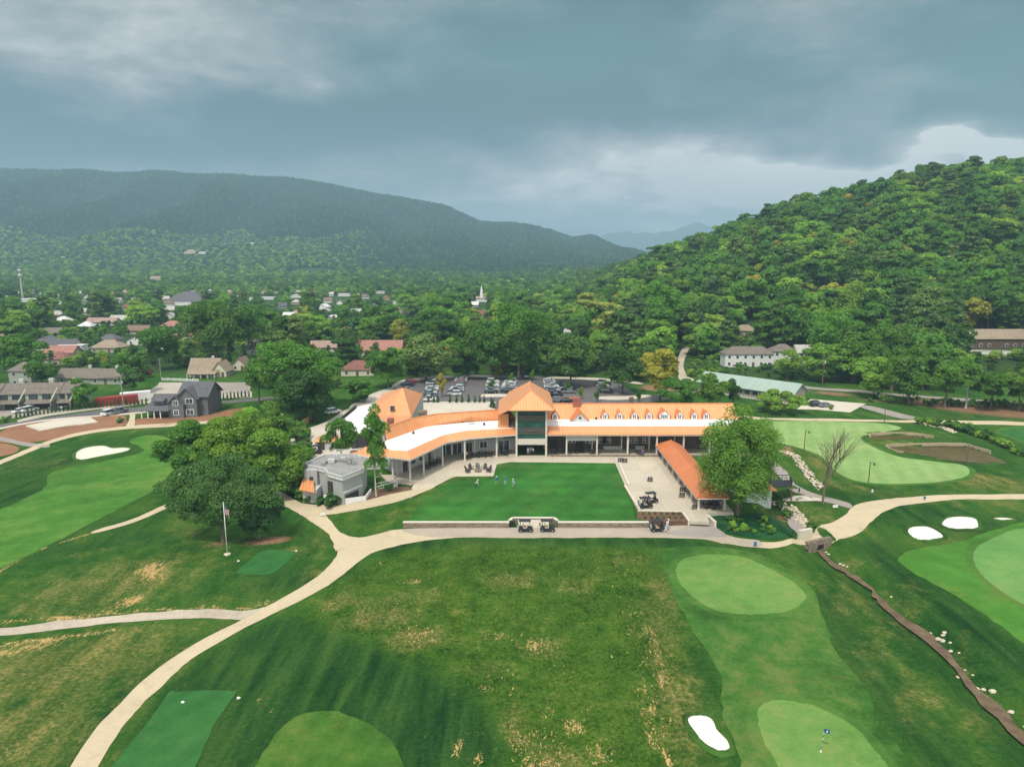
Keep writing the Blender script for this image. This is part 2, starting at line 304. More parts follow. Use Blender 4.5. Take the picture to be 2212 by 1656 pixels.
# ground cover
def attr(nb, name):
    a = nb.n('ShaderNodeAttribute'); a.attribute_name = name; s = nb.n('ShaderNodeSeparateColor'); nb.t.links.new(a.outputs['Color'], s.inputs[0]); return s.outputs
def groundmat():
    m, nb = newmat('rough_grass'); P_ = geo(nb); A = attr(nb, 'cover'); A2 = attr(nb, 'cover2')
    mp = nb.n('ShaderNodeMapping'); mp.inputs['Rotation'].default_value = (0, 0, R(28)); mp.inputs['Scale'].default_value = (1, .22, 1); nb.t.links.new(P_, mp.inputs[0])
    st = nb.noise(mp.outputs[0], .35, 5, .6); big = nb.noise(P_, .045, 5, .6); mid = nb.noise(P_, .35, 5, .65); fine = nb.noise(P_, 2.2, 5, .75); vf = nb.noise(P_, 7, 3, .7)
    mp2 = nb.n('ShaderNodeMapping'); mp2.inputs['Rotation'].default_value = (0, 0, R(-38)); mp2.inputs['Scale'].default_value = (1, .10, 1); nb.t.links.new(P_, mp2.inputs[0]); st2 = nb.noise(mp2.outputs[0], .5, 4, .6)
    f = nb.m('ADD', nb.m('ADD', nb.m('MULTIPLY', big, .30), nb.m('MULTIPLY', st, .24)), nb.m('ADD', nb.m('MULTIPLY', mid, .18), nb.m('MULTIPLY', fine, .28)))
    g = nb.ramp(f, [(.40, (.010, .050, .009)), (.46, (.024, .085, .013)), (.53, (.052, .120, .018)), (.61, (.125, .160, .035))])
    # darker mown rough with soft mowing bands
    gd = nb.ramp(nb.m('ADD', nb.m('ADD', nb.m('MULTIPLY', st2, .5), nb.m('MULTIPLY', big, .2)), nb.m('MULTIPLY', fine, .3)), [(.40, (.007, .034, .009)), (.5, (.020, .068, .014)), (.60, (.052, .110, .022))])
    g = nb.mix(A[2], g, gd)
    # unmown grass
    gl = nb.ramp(nb.m('ADD', nb.m('ADD', nb.m('MULTIPLY', big, .25), nb.m('MULTIPLY', mid, .35)), nb.m('MULTIPLY', fine, .40)), [(.40, (.014, .052, .007)), (.47, (.038, .095, .010)), (.54, (.066, .135, .016)), (.62, (.17, .185, .042))])
    g = nb.mix(A2[0], g, gl)
    # olive, drying grass
    go = nb.ramp(nb.m('ADD', nb.m('MULTIPLY', st, .40), nb.m('MULTIPLY', fine, .60)), [(.39, (.030, .075, .014)), (.48, (.090, .125, .026)), (.56, (.20, .185, .055)), (.64, (.38, .29, .12))])
    olv = nb.sstep(nb.m('ADD', A[1], nb.m('MULTIPLY', nb.m('SUBTRACT', mid, .5), 1.3)), .2, .8)
    g = nb.mix(nb.m('MULTIPLY', olv, .9), g, go)
    # straw tufts
    mp3 = nb.n('ShaderNodeMapping'); mp3.inputs['Rotation'].default_value = (0, 0, R(-6)); mp3.inputs['Scale'].default_value = (1, .38, 1); nb.t.links.new(P_, mp3.inputs[0])
    sv = nb.m('ADD', nb.m('ADD', nb.m('MULTIPLY', nb.noise(mp3.outputs[0], .7, 4, .65), .24), nb.m('MULTIPLY', nb.noise(mp3.outputs[0], 3.2, 4, .7), .38)), nb.m('MULTIPLY', vf, .38))
    s = nb.sstep(nb.m('SUBTRACT', sv, nb.m('SUBTRACT', .755, nb.m('MULTIPLY', A[0], .315))), 0, .03)
    s = nb.m('MULTIPLY', s, nb.m('GREATER_THAN', A[0], .04))
    straw = nb.ramp(nb.noise(P_, 4, 3, .6), [(.35, (.32, .21, .075)), (.65, (.66, .44, .19))])
    g = nb.mix(s, g, straw)
    # leaf litter below the woods
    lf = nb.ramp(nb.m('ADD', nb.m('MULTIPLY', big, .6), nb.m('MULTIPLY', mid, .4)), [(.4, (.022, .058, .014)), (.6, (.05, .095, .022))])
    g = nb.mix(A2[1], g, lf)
    dirt = nb.ramp(nb.m('ADD', nb.m('MULTIPLY', mid, .5), nb.m('MULTIPLY', fine, .5)), [(.35, (.16, .085, .05)), (.65, (.33, .20, .12))])
    g = nb.mix(nb.sstep(nb.m('ADD', A2[2], nb.m('MULTIPLY', nb.m('SUBTRACT', fine, .5), 1.1)), .35, .65), g, dirt)
    finish(nb, g, .95, bump=nb.m('ADD', nb.m('MULTIPLY', fine, .7), nb.m('MULTIPLY', vf, .3)), bstr=.8, bdist=.35, spec=.04)
    return m
GROUND = groundmat()
def turf(name, c, stripe=0, ang=0, var=.14, tint=None, diamond=False, olive=.0):
    m, nb = newmat(name); P_ = geo(nb)
    n = nb.noise(P_, .06, 4, .55); n1 = nb.noise(P_, .4, 4, .6); n2 = nb.noise(P_, 2.4, 5, .72)
    f = nb.m('ADD', nb.m('ADD', nb.m('MULTIPLY', n, .45), nb.m('MULTIPLY', n1, .3)), nb.m('MULTIPLY', n2, .25))
    t = tint or tuple(v * (1 + 1.2 * var) for v in c)
    k = nb.ramp(f, [(.41, tuple(v * (1 - 2.1 * var) for v in c)), (.5, c), (.59, t)])
    worn = nb.sstep(nb.m('ADD', nb.m('MULTIPLY', nb.noise(P_, .11, 4, .6), .6), nb.m('MULTIPLY', nb.noise(P_, 1.4, 4, .7), .4)), .52, .66)
    k = nb.mix(nb.m('MULTIPLY', worn, .55 if var > .09 else .3), k, (c[0] * 1.6 + .05, c[1] * .95 + .015, c[2] * 1.2 + .01))
    if stripe:
        for q, an in enumerate([ang, ang + 62] if diamond else [ang]):
            mp = nb.n('ShaderNodeMapping'); mp.inputs['Rotation'].default_value = (0, 0, R(an)); nb.t.links.new(P_, mp.inputs[0])
            s = nb.n('ShaderNodeSeparateXYZ'); nb.t.links.new(mp.outputs[0], s.inputs[0])
            wv = nb.m('SINE', nb.m('MULTIPLY', nb.m('ADD', s.outputs[0], nb.m('MULTIPLY', n1, .5)), 6.283 / stripe))
            k = nb.mix(nb.m('MULTIPLY', nb.sstep(wv, -.6, .6), .6 if diamond else .5), k, nb.mix(1, k, (.80, .85, .80), 'MULTIPLY'))
    finish(nb, k, .95, bump=n2, bstr=.4, bdist=.12, spec=.05); return m
LAWN = turf('mown_lawn', (.036, .135, .024), 5.2, 30, .10, (.045, .18, .028), True)
FAIR = turf('fairway_turf', (.065, .180, .028), 7, 50, .12, (.12, .215, .04))
FAIR2 = turf('right_fairway_turf', (.062, .180, .026), 6, -35, .10, (.075, .21, .03))
APPR = turf('approach_turf', (.046, .132, .022), 0, 0, .20, (.115, .165, .040))
GREEN = turf('putting_green', (.115, .235, .052), 0, 0, .10, (.17, .25, .07))
GREEN2 = turf('bright_putting_green', (.11, .25, .065), 0, 40, .07, (.15, .28, .08))
GREENP = turf('pale_practice_green', (.215, .34, .115), 4, 20, .06, (.29, .38, .15))
TEE = turf('tee_turf', (.032, .125, .032), 3, 35, .09, (.045, .145, .035))
TEEB = turf('bright_tee_turf', (.052, .135, .020), 2.6, 20, .14, (.10, .16, .028))
FRINGE = turf('fringe_turf', (.058, .15, .026), 0, 0, .14, (.10, .17, .035))
SAND = simple('bunker_sand', (.64, .59, .49), .95, 0, .08, 1.4)
SANDW = simple('white_sand', (.70, .67, .61), .95, 0, .07, 1.6)
def pavemat(name, c, crack=0, var=.1, joint=0, tracks=False):
    m, nb = newmat(name); P_ = geo(nb)
    n = nb.noise(P_, .12, 5, .6); n1 = nb.noise(P_, 1.1, 5, .65); n2 = nb.noise(P_, 7, 4, .7)
    f = nb.m('ADD', nb.m('ADD', nb.m('MULTIPLY', n, .45), nb.m('MULTIPLY', n1, .35)), nb.m('MULTIPLY', n2, .2))
    k = nb.ramp(f, [(.33, tuple(v * (1 - 1.5 * var) for v in c)), (.5, c), (.67, tuple(min(1, v * (1 + 1.3 * var)) for v in c))])
    stn = nb.sstep(nb.m('ADD', nb.m('MULTIPLY', nb.noise(P_, .35, 5, .7), .6), nb.m('MULTIPLY', nb.noise(P_, 2.5, 4, .7), .4)), .50, .66)
    k = nb.mix(nb.m('MULTIPLY', stn, .5), k, tuple(v * .72 for v in c))
    if joint:
        br = nb.n('ShaderNodeTexBrick'); nb.t.links.new(P_, br.inputs[0]); br.offset = 0
        for kk, v in (('Scale', 1), ('Brick Width', joint), ('Row Height', joint), ('Mortar Size', .03)): br.inputs[kk].default_value = v
        nb.set(br.inputs['Color1'], (1, 1, 1)); nb.set(br.inputs['Color2'], (.90, .90, .91)); nb.set(br.inputs['Mortar'], (.66, .65, .64))
        k = nb.mix(1, k, br.outputs[0], 'MULTIPLY')
    finish(nb, k, .9, bump=n2, bstr=.2, bdist=.03, spec=.25); return m
PATH = pavemat('tan_cart_path', (.50, .41, .275), var=.09)
ROADM = pavemat('grey_tan_road', (.37, .315, .25), var=.10)
ASPH = pavemat('asphalt', (.125, .115, .115), var=.16)
ASPHL = pavemat('worn_asphalt', (.29, .255, .225), var=.12)
CONC = pavemat('patio_concrete', (.51, .445, .345), var=.07, joint=4.5)
CONCL = pavemat('pale_concrete', (.56, .50, .41), var=.06, joint=6)
GRAVEL = pavemat('gravel', (.42, .37, .31), var=.2)
GRAVP = pavemat('grey_gravel_track', (.44, .37, .29), var=.2)
DIRT = pavemat('bare_soil', (.255, .125, .065), var=.28)
MULCH = pavemat('red_brown_mulch', (.135, .075, .045), var=.3)
m, nb = newmat('pond_water'); n = nb.noise(geo(nb), .5, 4, .6); finish(nb, nb.ramp(n, [(.3, (.085, .06, .024)), (.7, (.15, .105, .045))]), .12, bump=nb.noise(geo(nb), 4, 3, .5), bstr=.06, spec=.4); WATER = m
m, nb = newmat('stream_water'); n = nb.noise(geo(nb), .8, 5, .65); finish(nb, nb.ramp(n, [(.3, (.085, .058, .034)), (.7, (.18, .128, .08))]), .5, bump=nb.noise(geo(nb), 3, 4, .6), bstr=.4, spec=.1); STREAM = m
# ------------------------------------------------------------------ mesh builder
class MB:
    def __init__(s): s.v = []; s.f = []; s.mi = []
    def add(s, vs, fs, mi=0):
        o = len(s.v); s.v += [tuple(v) for v in vs]; s.f += [tuple(i + o for i in f) for f in fs]; s.mi += [mi] * len(fs); return s
    def poly(s, vs, mi=0): return s.add(vs, [tuple(range(len(vs)))], mi)
    def slab(s, vs, th, mi=0):          # polygon with thickness downwards
        n = len(vs); lo = [(v[0], v[1], v[2] - th) for v in vs]
        s.add(list(vs) + lo, [tuple(range(n)), tuple(range(2 * n - 1, n - 1, -1))] + [(i, i + n, (i + 1) % n + n, (i + 1) % n) for i in range(n)], mi); return s
    def box(s, c, d, rz=0, mi=0, taper=1):
        cx, cy, cz = c; x, y, z = d[0] / 2, d[1] / 2, d[2] / 2; vs = []
        ca, sa = math.cos(rz), math.sin(rz)
        for k, q in ((-1, 1), (1, taper)):
            for i, j in ((-1, -1), (1, -1), (1, 1), (-1, 1)):
                a, b_ = i * x * q, j * y * q; vs.append((cx + a * ca - b_ * sa, cy + a * sa + b_ * ca, cz + k * z))
        return s.add(vs, [(3, 2, 1, 0), (4, 5, 6, 7), (0, 1, 5, 4), (1, 2, 6, 5), (2, 3, 7, 6), (3, 0, 4, 7)], mi)
    def wall(s, a, b_, z0, z1, th=.3, mi=0):   # vertical slab from a to b
        a = Vector(a[:2]); b_ = Vector(b_[:2]); m_ = (a + b_) / 2; d = b_ - a
        return s.box((m_.x, m_.y, (z0 + z1) / 2), (d.length, th, z1 - z0), math.atan2(d.y, d.x), mi)
    def tube(s, p, q, r0, r1=None, n=8, mi=0, cap=True):
        r1 = r0 if r1 is None else r1; p = Vector(p); q = Vector(q); d = (q - p)
        if d.length < 1e-6: return s
        d.normalize(); u = d.orthogonal().normalized(); w = d.cross(u); vs = []
        for c, r in ((p, r0), (q, r1)):
            for i in range(n):
                a = 6.2832 * i / n; vs.append(c + u * (r * math.cos(a)) + w * (r * math.sin(a)))
        fs = [(i, (i + 1) % n, (i + 1) % n + n, i + n) for i in range(n)]
        if cap: fs += [tuple(range(n - 1, -1, -1)), tuple(range(n, 2 * n))]
        return s.add(vs, fs, mi)
    def beam(s, p, q, w=.12, h=.12, mi=0):
        p = Vector(p); q = Vector(q); d = (q - p).normalized(); u = d.cross(Vector((0, 0, 1)))
        if u.length < 1e-3: u = Vector((1, 0, 0))
        u.normalize(); k = u.cross(d).normalized(); vs = []
        for c in (p, q):
            for i, j in ((-1, -1), (1, -1), (1, 1), (-1, 1)): vs.append(c + u * (w / 2 * i) + k * (h / 2 * j))
        return s.add(vs, [(3, 2, 1, 0), (4, 5, 6, 7), (0, 1, 5, 4), (1, 2, 6, 5), (2, 3, 7, 6), (3, 0, 4, 7)], mi)
    def lathe(s, c, prof, n=12, mi=0, sx=1, sy=1):
        vs = []; fs = []; k = len(prof)
        for r, z in prof:
            for i in range(n): a = 6.2832 * i / n; vs.append((c[0] + r * math.cos(a) * sx, c[1] + r * math.sin(a) * sy, c[2] + z))
        for j in range(k - 1):
            for i in range(n): fs.append((j * n + i, j * n + (i + 1) % n, (j + 1) * n + (i + 1) % n, (j + 1) * n + i))
        return s.add(vs, fs, mi)
    def build(s, name, mats, parent=None, smooth=False, local=False):
        if not isinstance(mats, (list, tuple)): mats = [mats]
        o_ = Vector((0, 0, 0))
        if parent is not None and not local: o_ = wloc(parent)
        elif parent is None and not local and s.v:
            a = np.array(s.v); mn, mx = a.min(0), a.max(0); o_ = Vector(((mn[0] + mx[0]) / 2, (mn[1] + mx[1]) / 2, mn[2]))
        me = bpy.data.meshes.new(name); me.from_pydata([(v[0] - o_.x, v[1] - o_.y, v[2] - o_.z) for v in s.v], [], s.f)
        for m_ in mats: me.materials.append(m_)
        me.polygons.foreach_set('material_index', s.mi)
        if smooth: me.polygons.foreach_set('use_smooth', [True] * len(s.f))
        me.update(); uv = me.uv_layers.new(name='uv'); data = uv.data
        for p in me.polygons:
            n = p.normal
            if abs(n.z) > .999: t = Vector((1, 0, 0)); k = Vector((0, 1, 0))
            else:
                t = Vector((-n.y, n.x, 0)).normalized(); k = n.cross(t)
            for li in p.loop_indices:
                c = me.vertices[me.loops[li].vertex_index].co + o_; data[li].uv = (t.dot(c), k.dot(c))
        ob = bpy.data.objects.new(name, me); COL.objects.link(ob)
        if parent is not None: ob.parent = parent
        elif not local: ob.location = o_
        return ob
def wloc(o):
    v = o.location.copy()
    while o.parent: o = o.parent; v += o.location
    return v
def tag(o, label, cat=None, group=None, kind=None):
    if label: o['label'] = label
    if cat: o['category'] = cat
    if group: o['group'] = group
    if kind: o['kind'] = kind
    return o
def thing(name, label, cat, loc=(0, 0, 0), rz=0, group=None):
    o = bpy.data.objects.new(name, None); COL.objects.link(o); o.location = loc; o.rotation_euler = (0, 0, rz); o.empty_display_size = .5
    return tag(o, label, cat, group)
def kids(o): return [c for c in ALLK.get(o.name, [])]
def dup(root, loc, rz=0, sc=1, label=None, group=None, cat=None):
    m_ = {}
    r = root.copy(); COL.objects.link(r); r.location = loc; r.rotation_euler = (0, 0, rz); r.scale = (sc,) * 3 if isinstance(sc, (int, float)) else sc
    for ch in root.children:
        c = ch.copy(); COL.objects.link(c); c.parent = r
        for g in ch.children:
            d = g.copy(); COL.objects.link(d); d.parent = c
    tag(r, label, cat, group); return r
def link_np(name, V, Fq, mat, mats=None):
    me = bpy.data.meshes.new(name); nv = len(V); nf = len(Fq); k = Fq.shape[1]
    me.vertices.add(nv); me.vertices.foreach_set('co', V.astype(np.float32).ravel())
    me.loops.add(nf * k); me.loops.foreach_set('vertex_index', Fq.astype(np.int32).ravel())
    me.polygons.add(nf); me.polygons.foreach_set('loop_start', np.arange(0, nf * k, k, dtype=np.int32))
    me.materials.append(mat); me.update(calc_edges=True); me.validate(); return me
# ------------------------------------------------------------------ the ground sheet, hill and mountain
def axis(lo, hi, near0, near1, step, grow=1.06, mx=130):
    a = list(np.arange(near0, near1 + .01, step)); s = step; v = near1
    while v < hi: s = min(s * grow, mx); v += s; a.append(v)
    s = step; v = near0
    while v > lo: s = min(s * grow, mx); v -= s; a.insert(0, v)
    return np.array(a)
xs = axis(-9000, 9000, -125, 165, 1.0, 1.035, 150); ys = axis(20, 9500, 40, 240, 1.0, 1.018, 55)
GX, GY = np.meshgrid(xs, ys); GZ = H(GX, GY)
def gauss(x, y, pts):      # blobs given where the photo shows them: (x, y, across, along, strength)
    v = np.zeros(np.shape(x))
    for (px, py, sx, sy, a) in pts:
        w = W0(px, py); wr = W0(px + sx, py); wu = W0(px, py - sy)
        ax = abs(wr[0] - w[0]); ay = math.hypot(wu[1] - w[1], wu[0] - w[0]); th = math.atan2(wu[0] - w[0], wu[1] - w[1])
        dx, dy = x - w[0], y - w[1]; u = dx * math.cos(th) - dy * math.sin(th); q = dx * math.sin(th) + dy * math.cos(th)
        v = np.maximum(v, a * np.exp(-(u / ax) ** 2 - (q / ay) ** 2))
    return v
def strip(x, y, pts, wid, a, ws=None):
    w = [W0(*p) for p in pts]; return a * np.exp(-(dist_poly(x, y, w) / wid) ** 2)
def pin(x, y, poly, blur=1.2):
    w = [W0(*p) for p in poly]; c = 0
    for dx, dy in ((0, 0), (blur, 0), (-blur, 0), (0, blur), (0, -blur), (blur * .7, blur * .7), (-blur * .7, -blur * .7)): c = c + inpoly(x + dx, y + dy, w)
    return c / 7
FIELD = [(850, 1192), (1000, 1180), (1300, 1180), (1400, 1183), (1435, 1260), (1470, 1380), (1500, 1500), (1480, 1560), (1500, 1656), (1560, 1900), (900, 1900), (985, 1656), (1110, 1656), (1105, 1580), (1040, 1510), (985, 1462), (890, 1420), (800, 1376), (700, 1345), (650, 1318), (700, 1285), (770, 1235)]
def cover(x, y):
    near = (y < 260)
    straw = gauss(x, y, [(330, 1235, 55, 40, .95), (280, 1295, 60, 22, .95), (480, 1205, 45, 9, .7), (570, 1300, 40, 12, .85), (380, 1190, 40, 18, .7), (180, 1330, 170, 12, .9), (60, 1395, 110, 22, .9), (20, 1450, 60, 15, .7), (120, 1480, 130, 60, .35),
        (30, 1620, 90, 40, .75), (200, 1500, 60, 50, .45), (820, 1220, 14, 5, .8), (890, 1260, 30, 9, .9), (900, 1300, 60, 30, .55), (905, 1370, 75, 30, .75), (760, 1310, 60, 15, .55), (1150, 1260, 120, 30, .4), (1080, 1370, 50, 16, .85), (1155, 1390, 55, 22, .95), (1120, 1490, 60, 20, .5),
        (1185, 1530, 25, 35, .75), (1240, 1570, 45, 40, .9), (1110, 1600, 25, 50, .85), (870, 1570, 22, 8, 1), (930, 1590, 30, 12, .8), (985, 1615, 22, 40, .85), (1030, 1640, 30, 22, 1), (980, 1500, 40, 9, .6), (1045, 1485, 25, 10, .85), (1180, 1650, 80, 40, .9), (1290, 1630, 40, 40, .9),
        (1345, 1250, 30, 50, .45), (1365, 1350, 28, 70, .65), (1390, 1500, 18, 90, .75), (1430, 1600, 30, 60, .7), (560, 1510, 15, 14, .8), (585, 1540, 12, 18, .8), (530, 1570, 12, 8, .7), (430, 1480, 45, 3.5, .8), (540, 1600, 12, 8, .6), (1480, 1530, 30, 25, .5), (1230, 1450, 50, 40, .4), (1150, 1600, 150, 55, .62), (1010, 1580, 90, 50, .6), (960, 1540, 60, 30, .5), (1345, 1230, 60, 30, .55), (1400, 1420, 26, 60, .6), (300, 1260, 100, 50, .6), (120, 1560, 150, 120, .5), (780, 1330, 60, 40, .45),
        (540, 1180, 30, 6, .5), (2050, 1340, 40, 10, .3), (2150, 1590, 60, 50, .25), (1100, 1450, 60, 14, .5)])
    straw = np.maximum(straw, strip(x, y, [(207, 1149), (120, 1175), (60, 1197), (0, 1233), (-60, 1265)], .8, .95))
    straw = np.maximum(straw, strip(x, y, [(-100, 1350), (0, 1344), (130, 1330), (260, 1321), (360, 1312), (450, 1309), (540, 1311), (590, 1300)], .9, .95)); straw = np.maximum(straw, strip(x, y, [(-100, 1402), (0, 1392), (130, 1372), (250, 1356)], 1.3, .9)); straw = np.maximum(straw, strip(x, y, [(0, 1268), (60, 1245), (130, 1218)], .3, .7)); straw = np.maximum(straw, strip(x, y, [(0, 1310), (80, 1272)], .3, .6))
    straw = np.maximum(straw, strip(x, y, [(1402, 1360), (1430, 1430), (1425, 1500), (1400, 1540), (1408, 1600), (1450, 1656)], .9, .85))
    olive = gauss(x, y, [(250, 1260, 230, 60, .7), (150, 1440, 260, 80, .85), (60, 1580, 190, 110, .75), (380, 1370, 130, 30, .5), (420, 1150, 90, 60, .4), (690, 1170, 35, 40, .5), (680, 1120, 60, 12, .4), (1430, 1330, 50, 130, .75), (1460, 1500, 55, 120, .8), (1360, 1210, 60, 20, .6),
        (760, 1290, 90, 50, .45), (1500, 1600, 70, 80, .7), (1850, 1060, 260, 16, .5), (2130, 1040, 110, 22, .85), (1790, 1000, 60, 35, .8), (1700, 960, 45, 20, .7), (1940, 1330, 60, 70, .45), (1840, 1300, 50, 45, .6), (1990, 1500, 70, 70, .45), (2100, 1560, 70, 60, .4), (1950, 1290, 90, 40, .35),
        (1950, 960, 90, 10, .6), (820, 1330, 90, 26, .9), (905, 1375, 80, 28, .95), (740, 1300, 50, 20, .8), (880, 1290, 110, 22, .6), (1100, 1255, 90, 22, .65), (1230, 1270, 60, 20, .6), (1050, 1440, 60, 20, .6), (1180, 1400, 80, 30, .55), (1110, 1560, 30, 60, .7), (1200, 1640, 70, 40, .8), (1260, 1250, 80, 18, .5), (560, 1230, 120, 16, .35), (690, 1240, 40, 20, .6), (640, 1190, 50, 16, .6), (1820, 1280, 20, 60, .6), (1900, 1380, 24, 80, .55), (1960, 1500, 26, 80, .6), (1850, 1210, 60, 14, .4), (1960, 1290, 30, 50, .5), (2080, 1400, 30, 60, .45), (2120, 1080, 90, 8, .5), (480, 1290, 110, 14, .4), (110, 1300, 130, 20, .6), (200, 1190, 120, 12, .4), (1760, 1120, 60, 22, .55), (960, 1040, 45, 10, .75), (860, 1120, 60, 20, .35), (1000, 960, 30, 5, .3), (300, 925, 200, 10, .4), (100, 1000, 200, 20, .35), (1780, 1260, 30, 30, .5), (1870, 1390, 30, 60, .5), (2140, 905, 200, 10, .4)])
    dk = [(663, 1320), (760, 1365), (860, 1405), (960, 1452), (1030, 1500), (1080, 1560), (1110, 1640), (1080, 1900), (150, 1900), (240, 1656), (350, 1490), (470, 1400), (560, 1350)]
    dark = pin(x, y, dk, 1.0) * .95
    dark = np.maximum(dark, strip(x, y, [(820, 1180), (1000, 1168), (1250, 1168), (1480, 1172), (1600, 1188)], 2.2, .9))
    dark = np.maximum(dark, strip(x, y, [(560, 1328), (480, 1362), (400, 1398), (320, 1452), (255, 1515), (200, 1580), (140, 1680)], 1.5, .9))
    dark = np.maximum(dark, strip(x, y, [(1800, 1200), (1900, 1300), (2050, 1450), (2150, 1560), (2300, 1700)], 2.4, .5))
    dark = np.maximum(dark, strip(x, y, [(1890, 1180), (1960, 1240), (2060, 1320), (2212, 1440)], 3.2, .95))
    dark = np.maximum(dark, strip(x, y, [(1790, 1290), (1850, 1400), (1900, 1480), (2000, 1600), (2080, 1700)], 2.6, .75))
    dark = np.maximum(dark, gauss(x, y, [(1980, 1110, 260, 30, .8), (1500, 1420, 20, 80, .9), (1530, 1500, 20, 60, .8), (600, 1260, 110, 25, .75), (150, 990, 160, 22, .8), (300, 1120, 160, 14, .6), (60, 1180, 120, 25, .6), (250, 1170, 130, 10, .7), (330, 940, 60, 10, .8), (50, 1060, 60, 30, .9), (2050, 900, 200, 6, .5), (2100, 960, 110, 14, .6)]))
    lush = pin(x, y, FIELD, 2.2)
    lush = np.maximum(lush, gauss(x, y, [(1620, 1140, 90, 18, .5), (1450, 1138, 40, 10, .9), (800, 1130, 90, 20, .45)]))
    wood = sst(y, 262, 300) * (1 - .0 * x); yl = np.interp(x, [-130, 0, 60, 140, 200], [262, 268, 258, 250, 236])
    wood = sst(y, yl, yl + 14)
    soil = gauss(x, y, [(2130, 883, 190, 13, 1.0), (2230, 885, 90, 14, 1.0), (1800, 850, 60, 6, .7), (1900, 866, 60, 5, .6), (1700, 1105, 30, 10, .8), (1425, 838, 50, 8, .9), (580, 1168, 60, 10, .9), (470, 1175, 50, 8, .6), (1500, 1545, 30, 35, .35), (1700, 978, 18, 18, .7)])
    g = lambda v: np.clip(v, 0, 1) * near
    return [g(straw), g(olive), g(dark)], [g(lush), np.clip(wood, 0, 1), g(soil)]
c1, c2 = cover(GX, GY)
ny, nx = GX.shape; idx = np.arange(nx * ny).reshape(ny, nx)
Vg = np.stack([GX.ravel(), GY.ravel(), GZ.ravel()], 1)
Fg = np.stack([idx[:-1, :-1], idx[:-1, 1:], idx[1:, 1:], idx[1:, :-1]], -1)
fy = (GY[:-1, :-1] + GY[1:, 1:]) / 2; fx = (GX[:-1, :-1] + GX[1:, 1:]) / 2
yb_ = np.interp(fx, [0, 60, 140, 180, 600], [330, 300, 262, 236, 232])
reg = np.where((fy > 1350), 2, np.where((fx > 60) & (fy > yb_) , 1, 0))
for rid, nm in ((0, 'ground'), (1, 'hill'), (2, 'mountain')):
    fr = Fg[reg == rid]; used = np.unique(fr); mp_ = np.full(nx * ny, -1); mp_[used] = np.arange(len(used))
    me = link_np(nm, Vg[used], mp_[fr], GROUND); me.polygons.foreach_set('use_smooth', [True] * len(me.polygons))
    for an, cc in (('cover', c1), ('cover2', c2)):
        at = me.color_attributes.new(an, 'FLOAT_COLOR', 'POINT'); d = np.ones((len(used), 4), np.float32)
        for k in range(3): d[:, k] = cc[k].ravel()[used]
        at.data.foreach_set('color', d.ravel())
    ob = bpy.data.objects.new(nm, me); COL.objects.link(ob)
    tag(ob, {'ground': 'rolling golf course rough and valley floor', 'hill': 'steep hill under the woods on the right', 'mountain': 'long wooded mountain beyond the town'}[nm], None, None, 'structure')
# the blue ridge far off between mountain and hill
rm = MB(); pr = [(-600, 0), (0, 60), (600, 180), (1080, 300), (1500, 370), (1850, 330), (2300, 470), (2650, 400), (3100, 380), (3700, 280), (4300, 60), (5000, 0)]
K = 50; vs = []; rx = np.linspace(-600, 5000, 160)
for j in range(7):
    for x in rx:
        hgt = float(np.interp(x, [p[0] for p in pr], [p[1] for p in pr])) + 14 * math.sin(x / 90) + 9 * math.sin(x / 37)
        t = j / 6; vs.append((x, 7900 + 1100 * t, 20 + max(hgt, 0) * (t ** .8) * (1 + .12 * math.sin(x / 130 + j) * (1 - t))))
n_ = len(rx); fs = [(j * n_ + i, j * n_ + i + 1, (j + 1) * n_ + i + 1, (j + 1) * n_ + i) for j in range(6) for i in range(n_ - 1)]
# closed back slope
o2 = len(vs); vs += [(x, 9300, 0) for x in rx]; fs += [(6 * n_ + i, 6 * n_ + i + 1, o2 + i + 1, o2 + i) for i in range(n_ - 1)]
m, nb = newmat('distant_forest'); nn = nb.noise(geo(nb), .012, 6, .65); finish(nb, nb.ramp(nn, [(.35, (.02, .05, .02)), (.65, (.05, .10, .035))]), .95, spec=.1)
rm.add(vs, fs); tag(rm.build('distant_mountain', m, smooth=True), 'faint blue ridge far beyond the valley', None, None, 'structure')
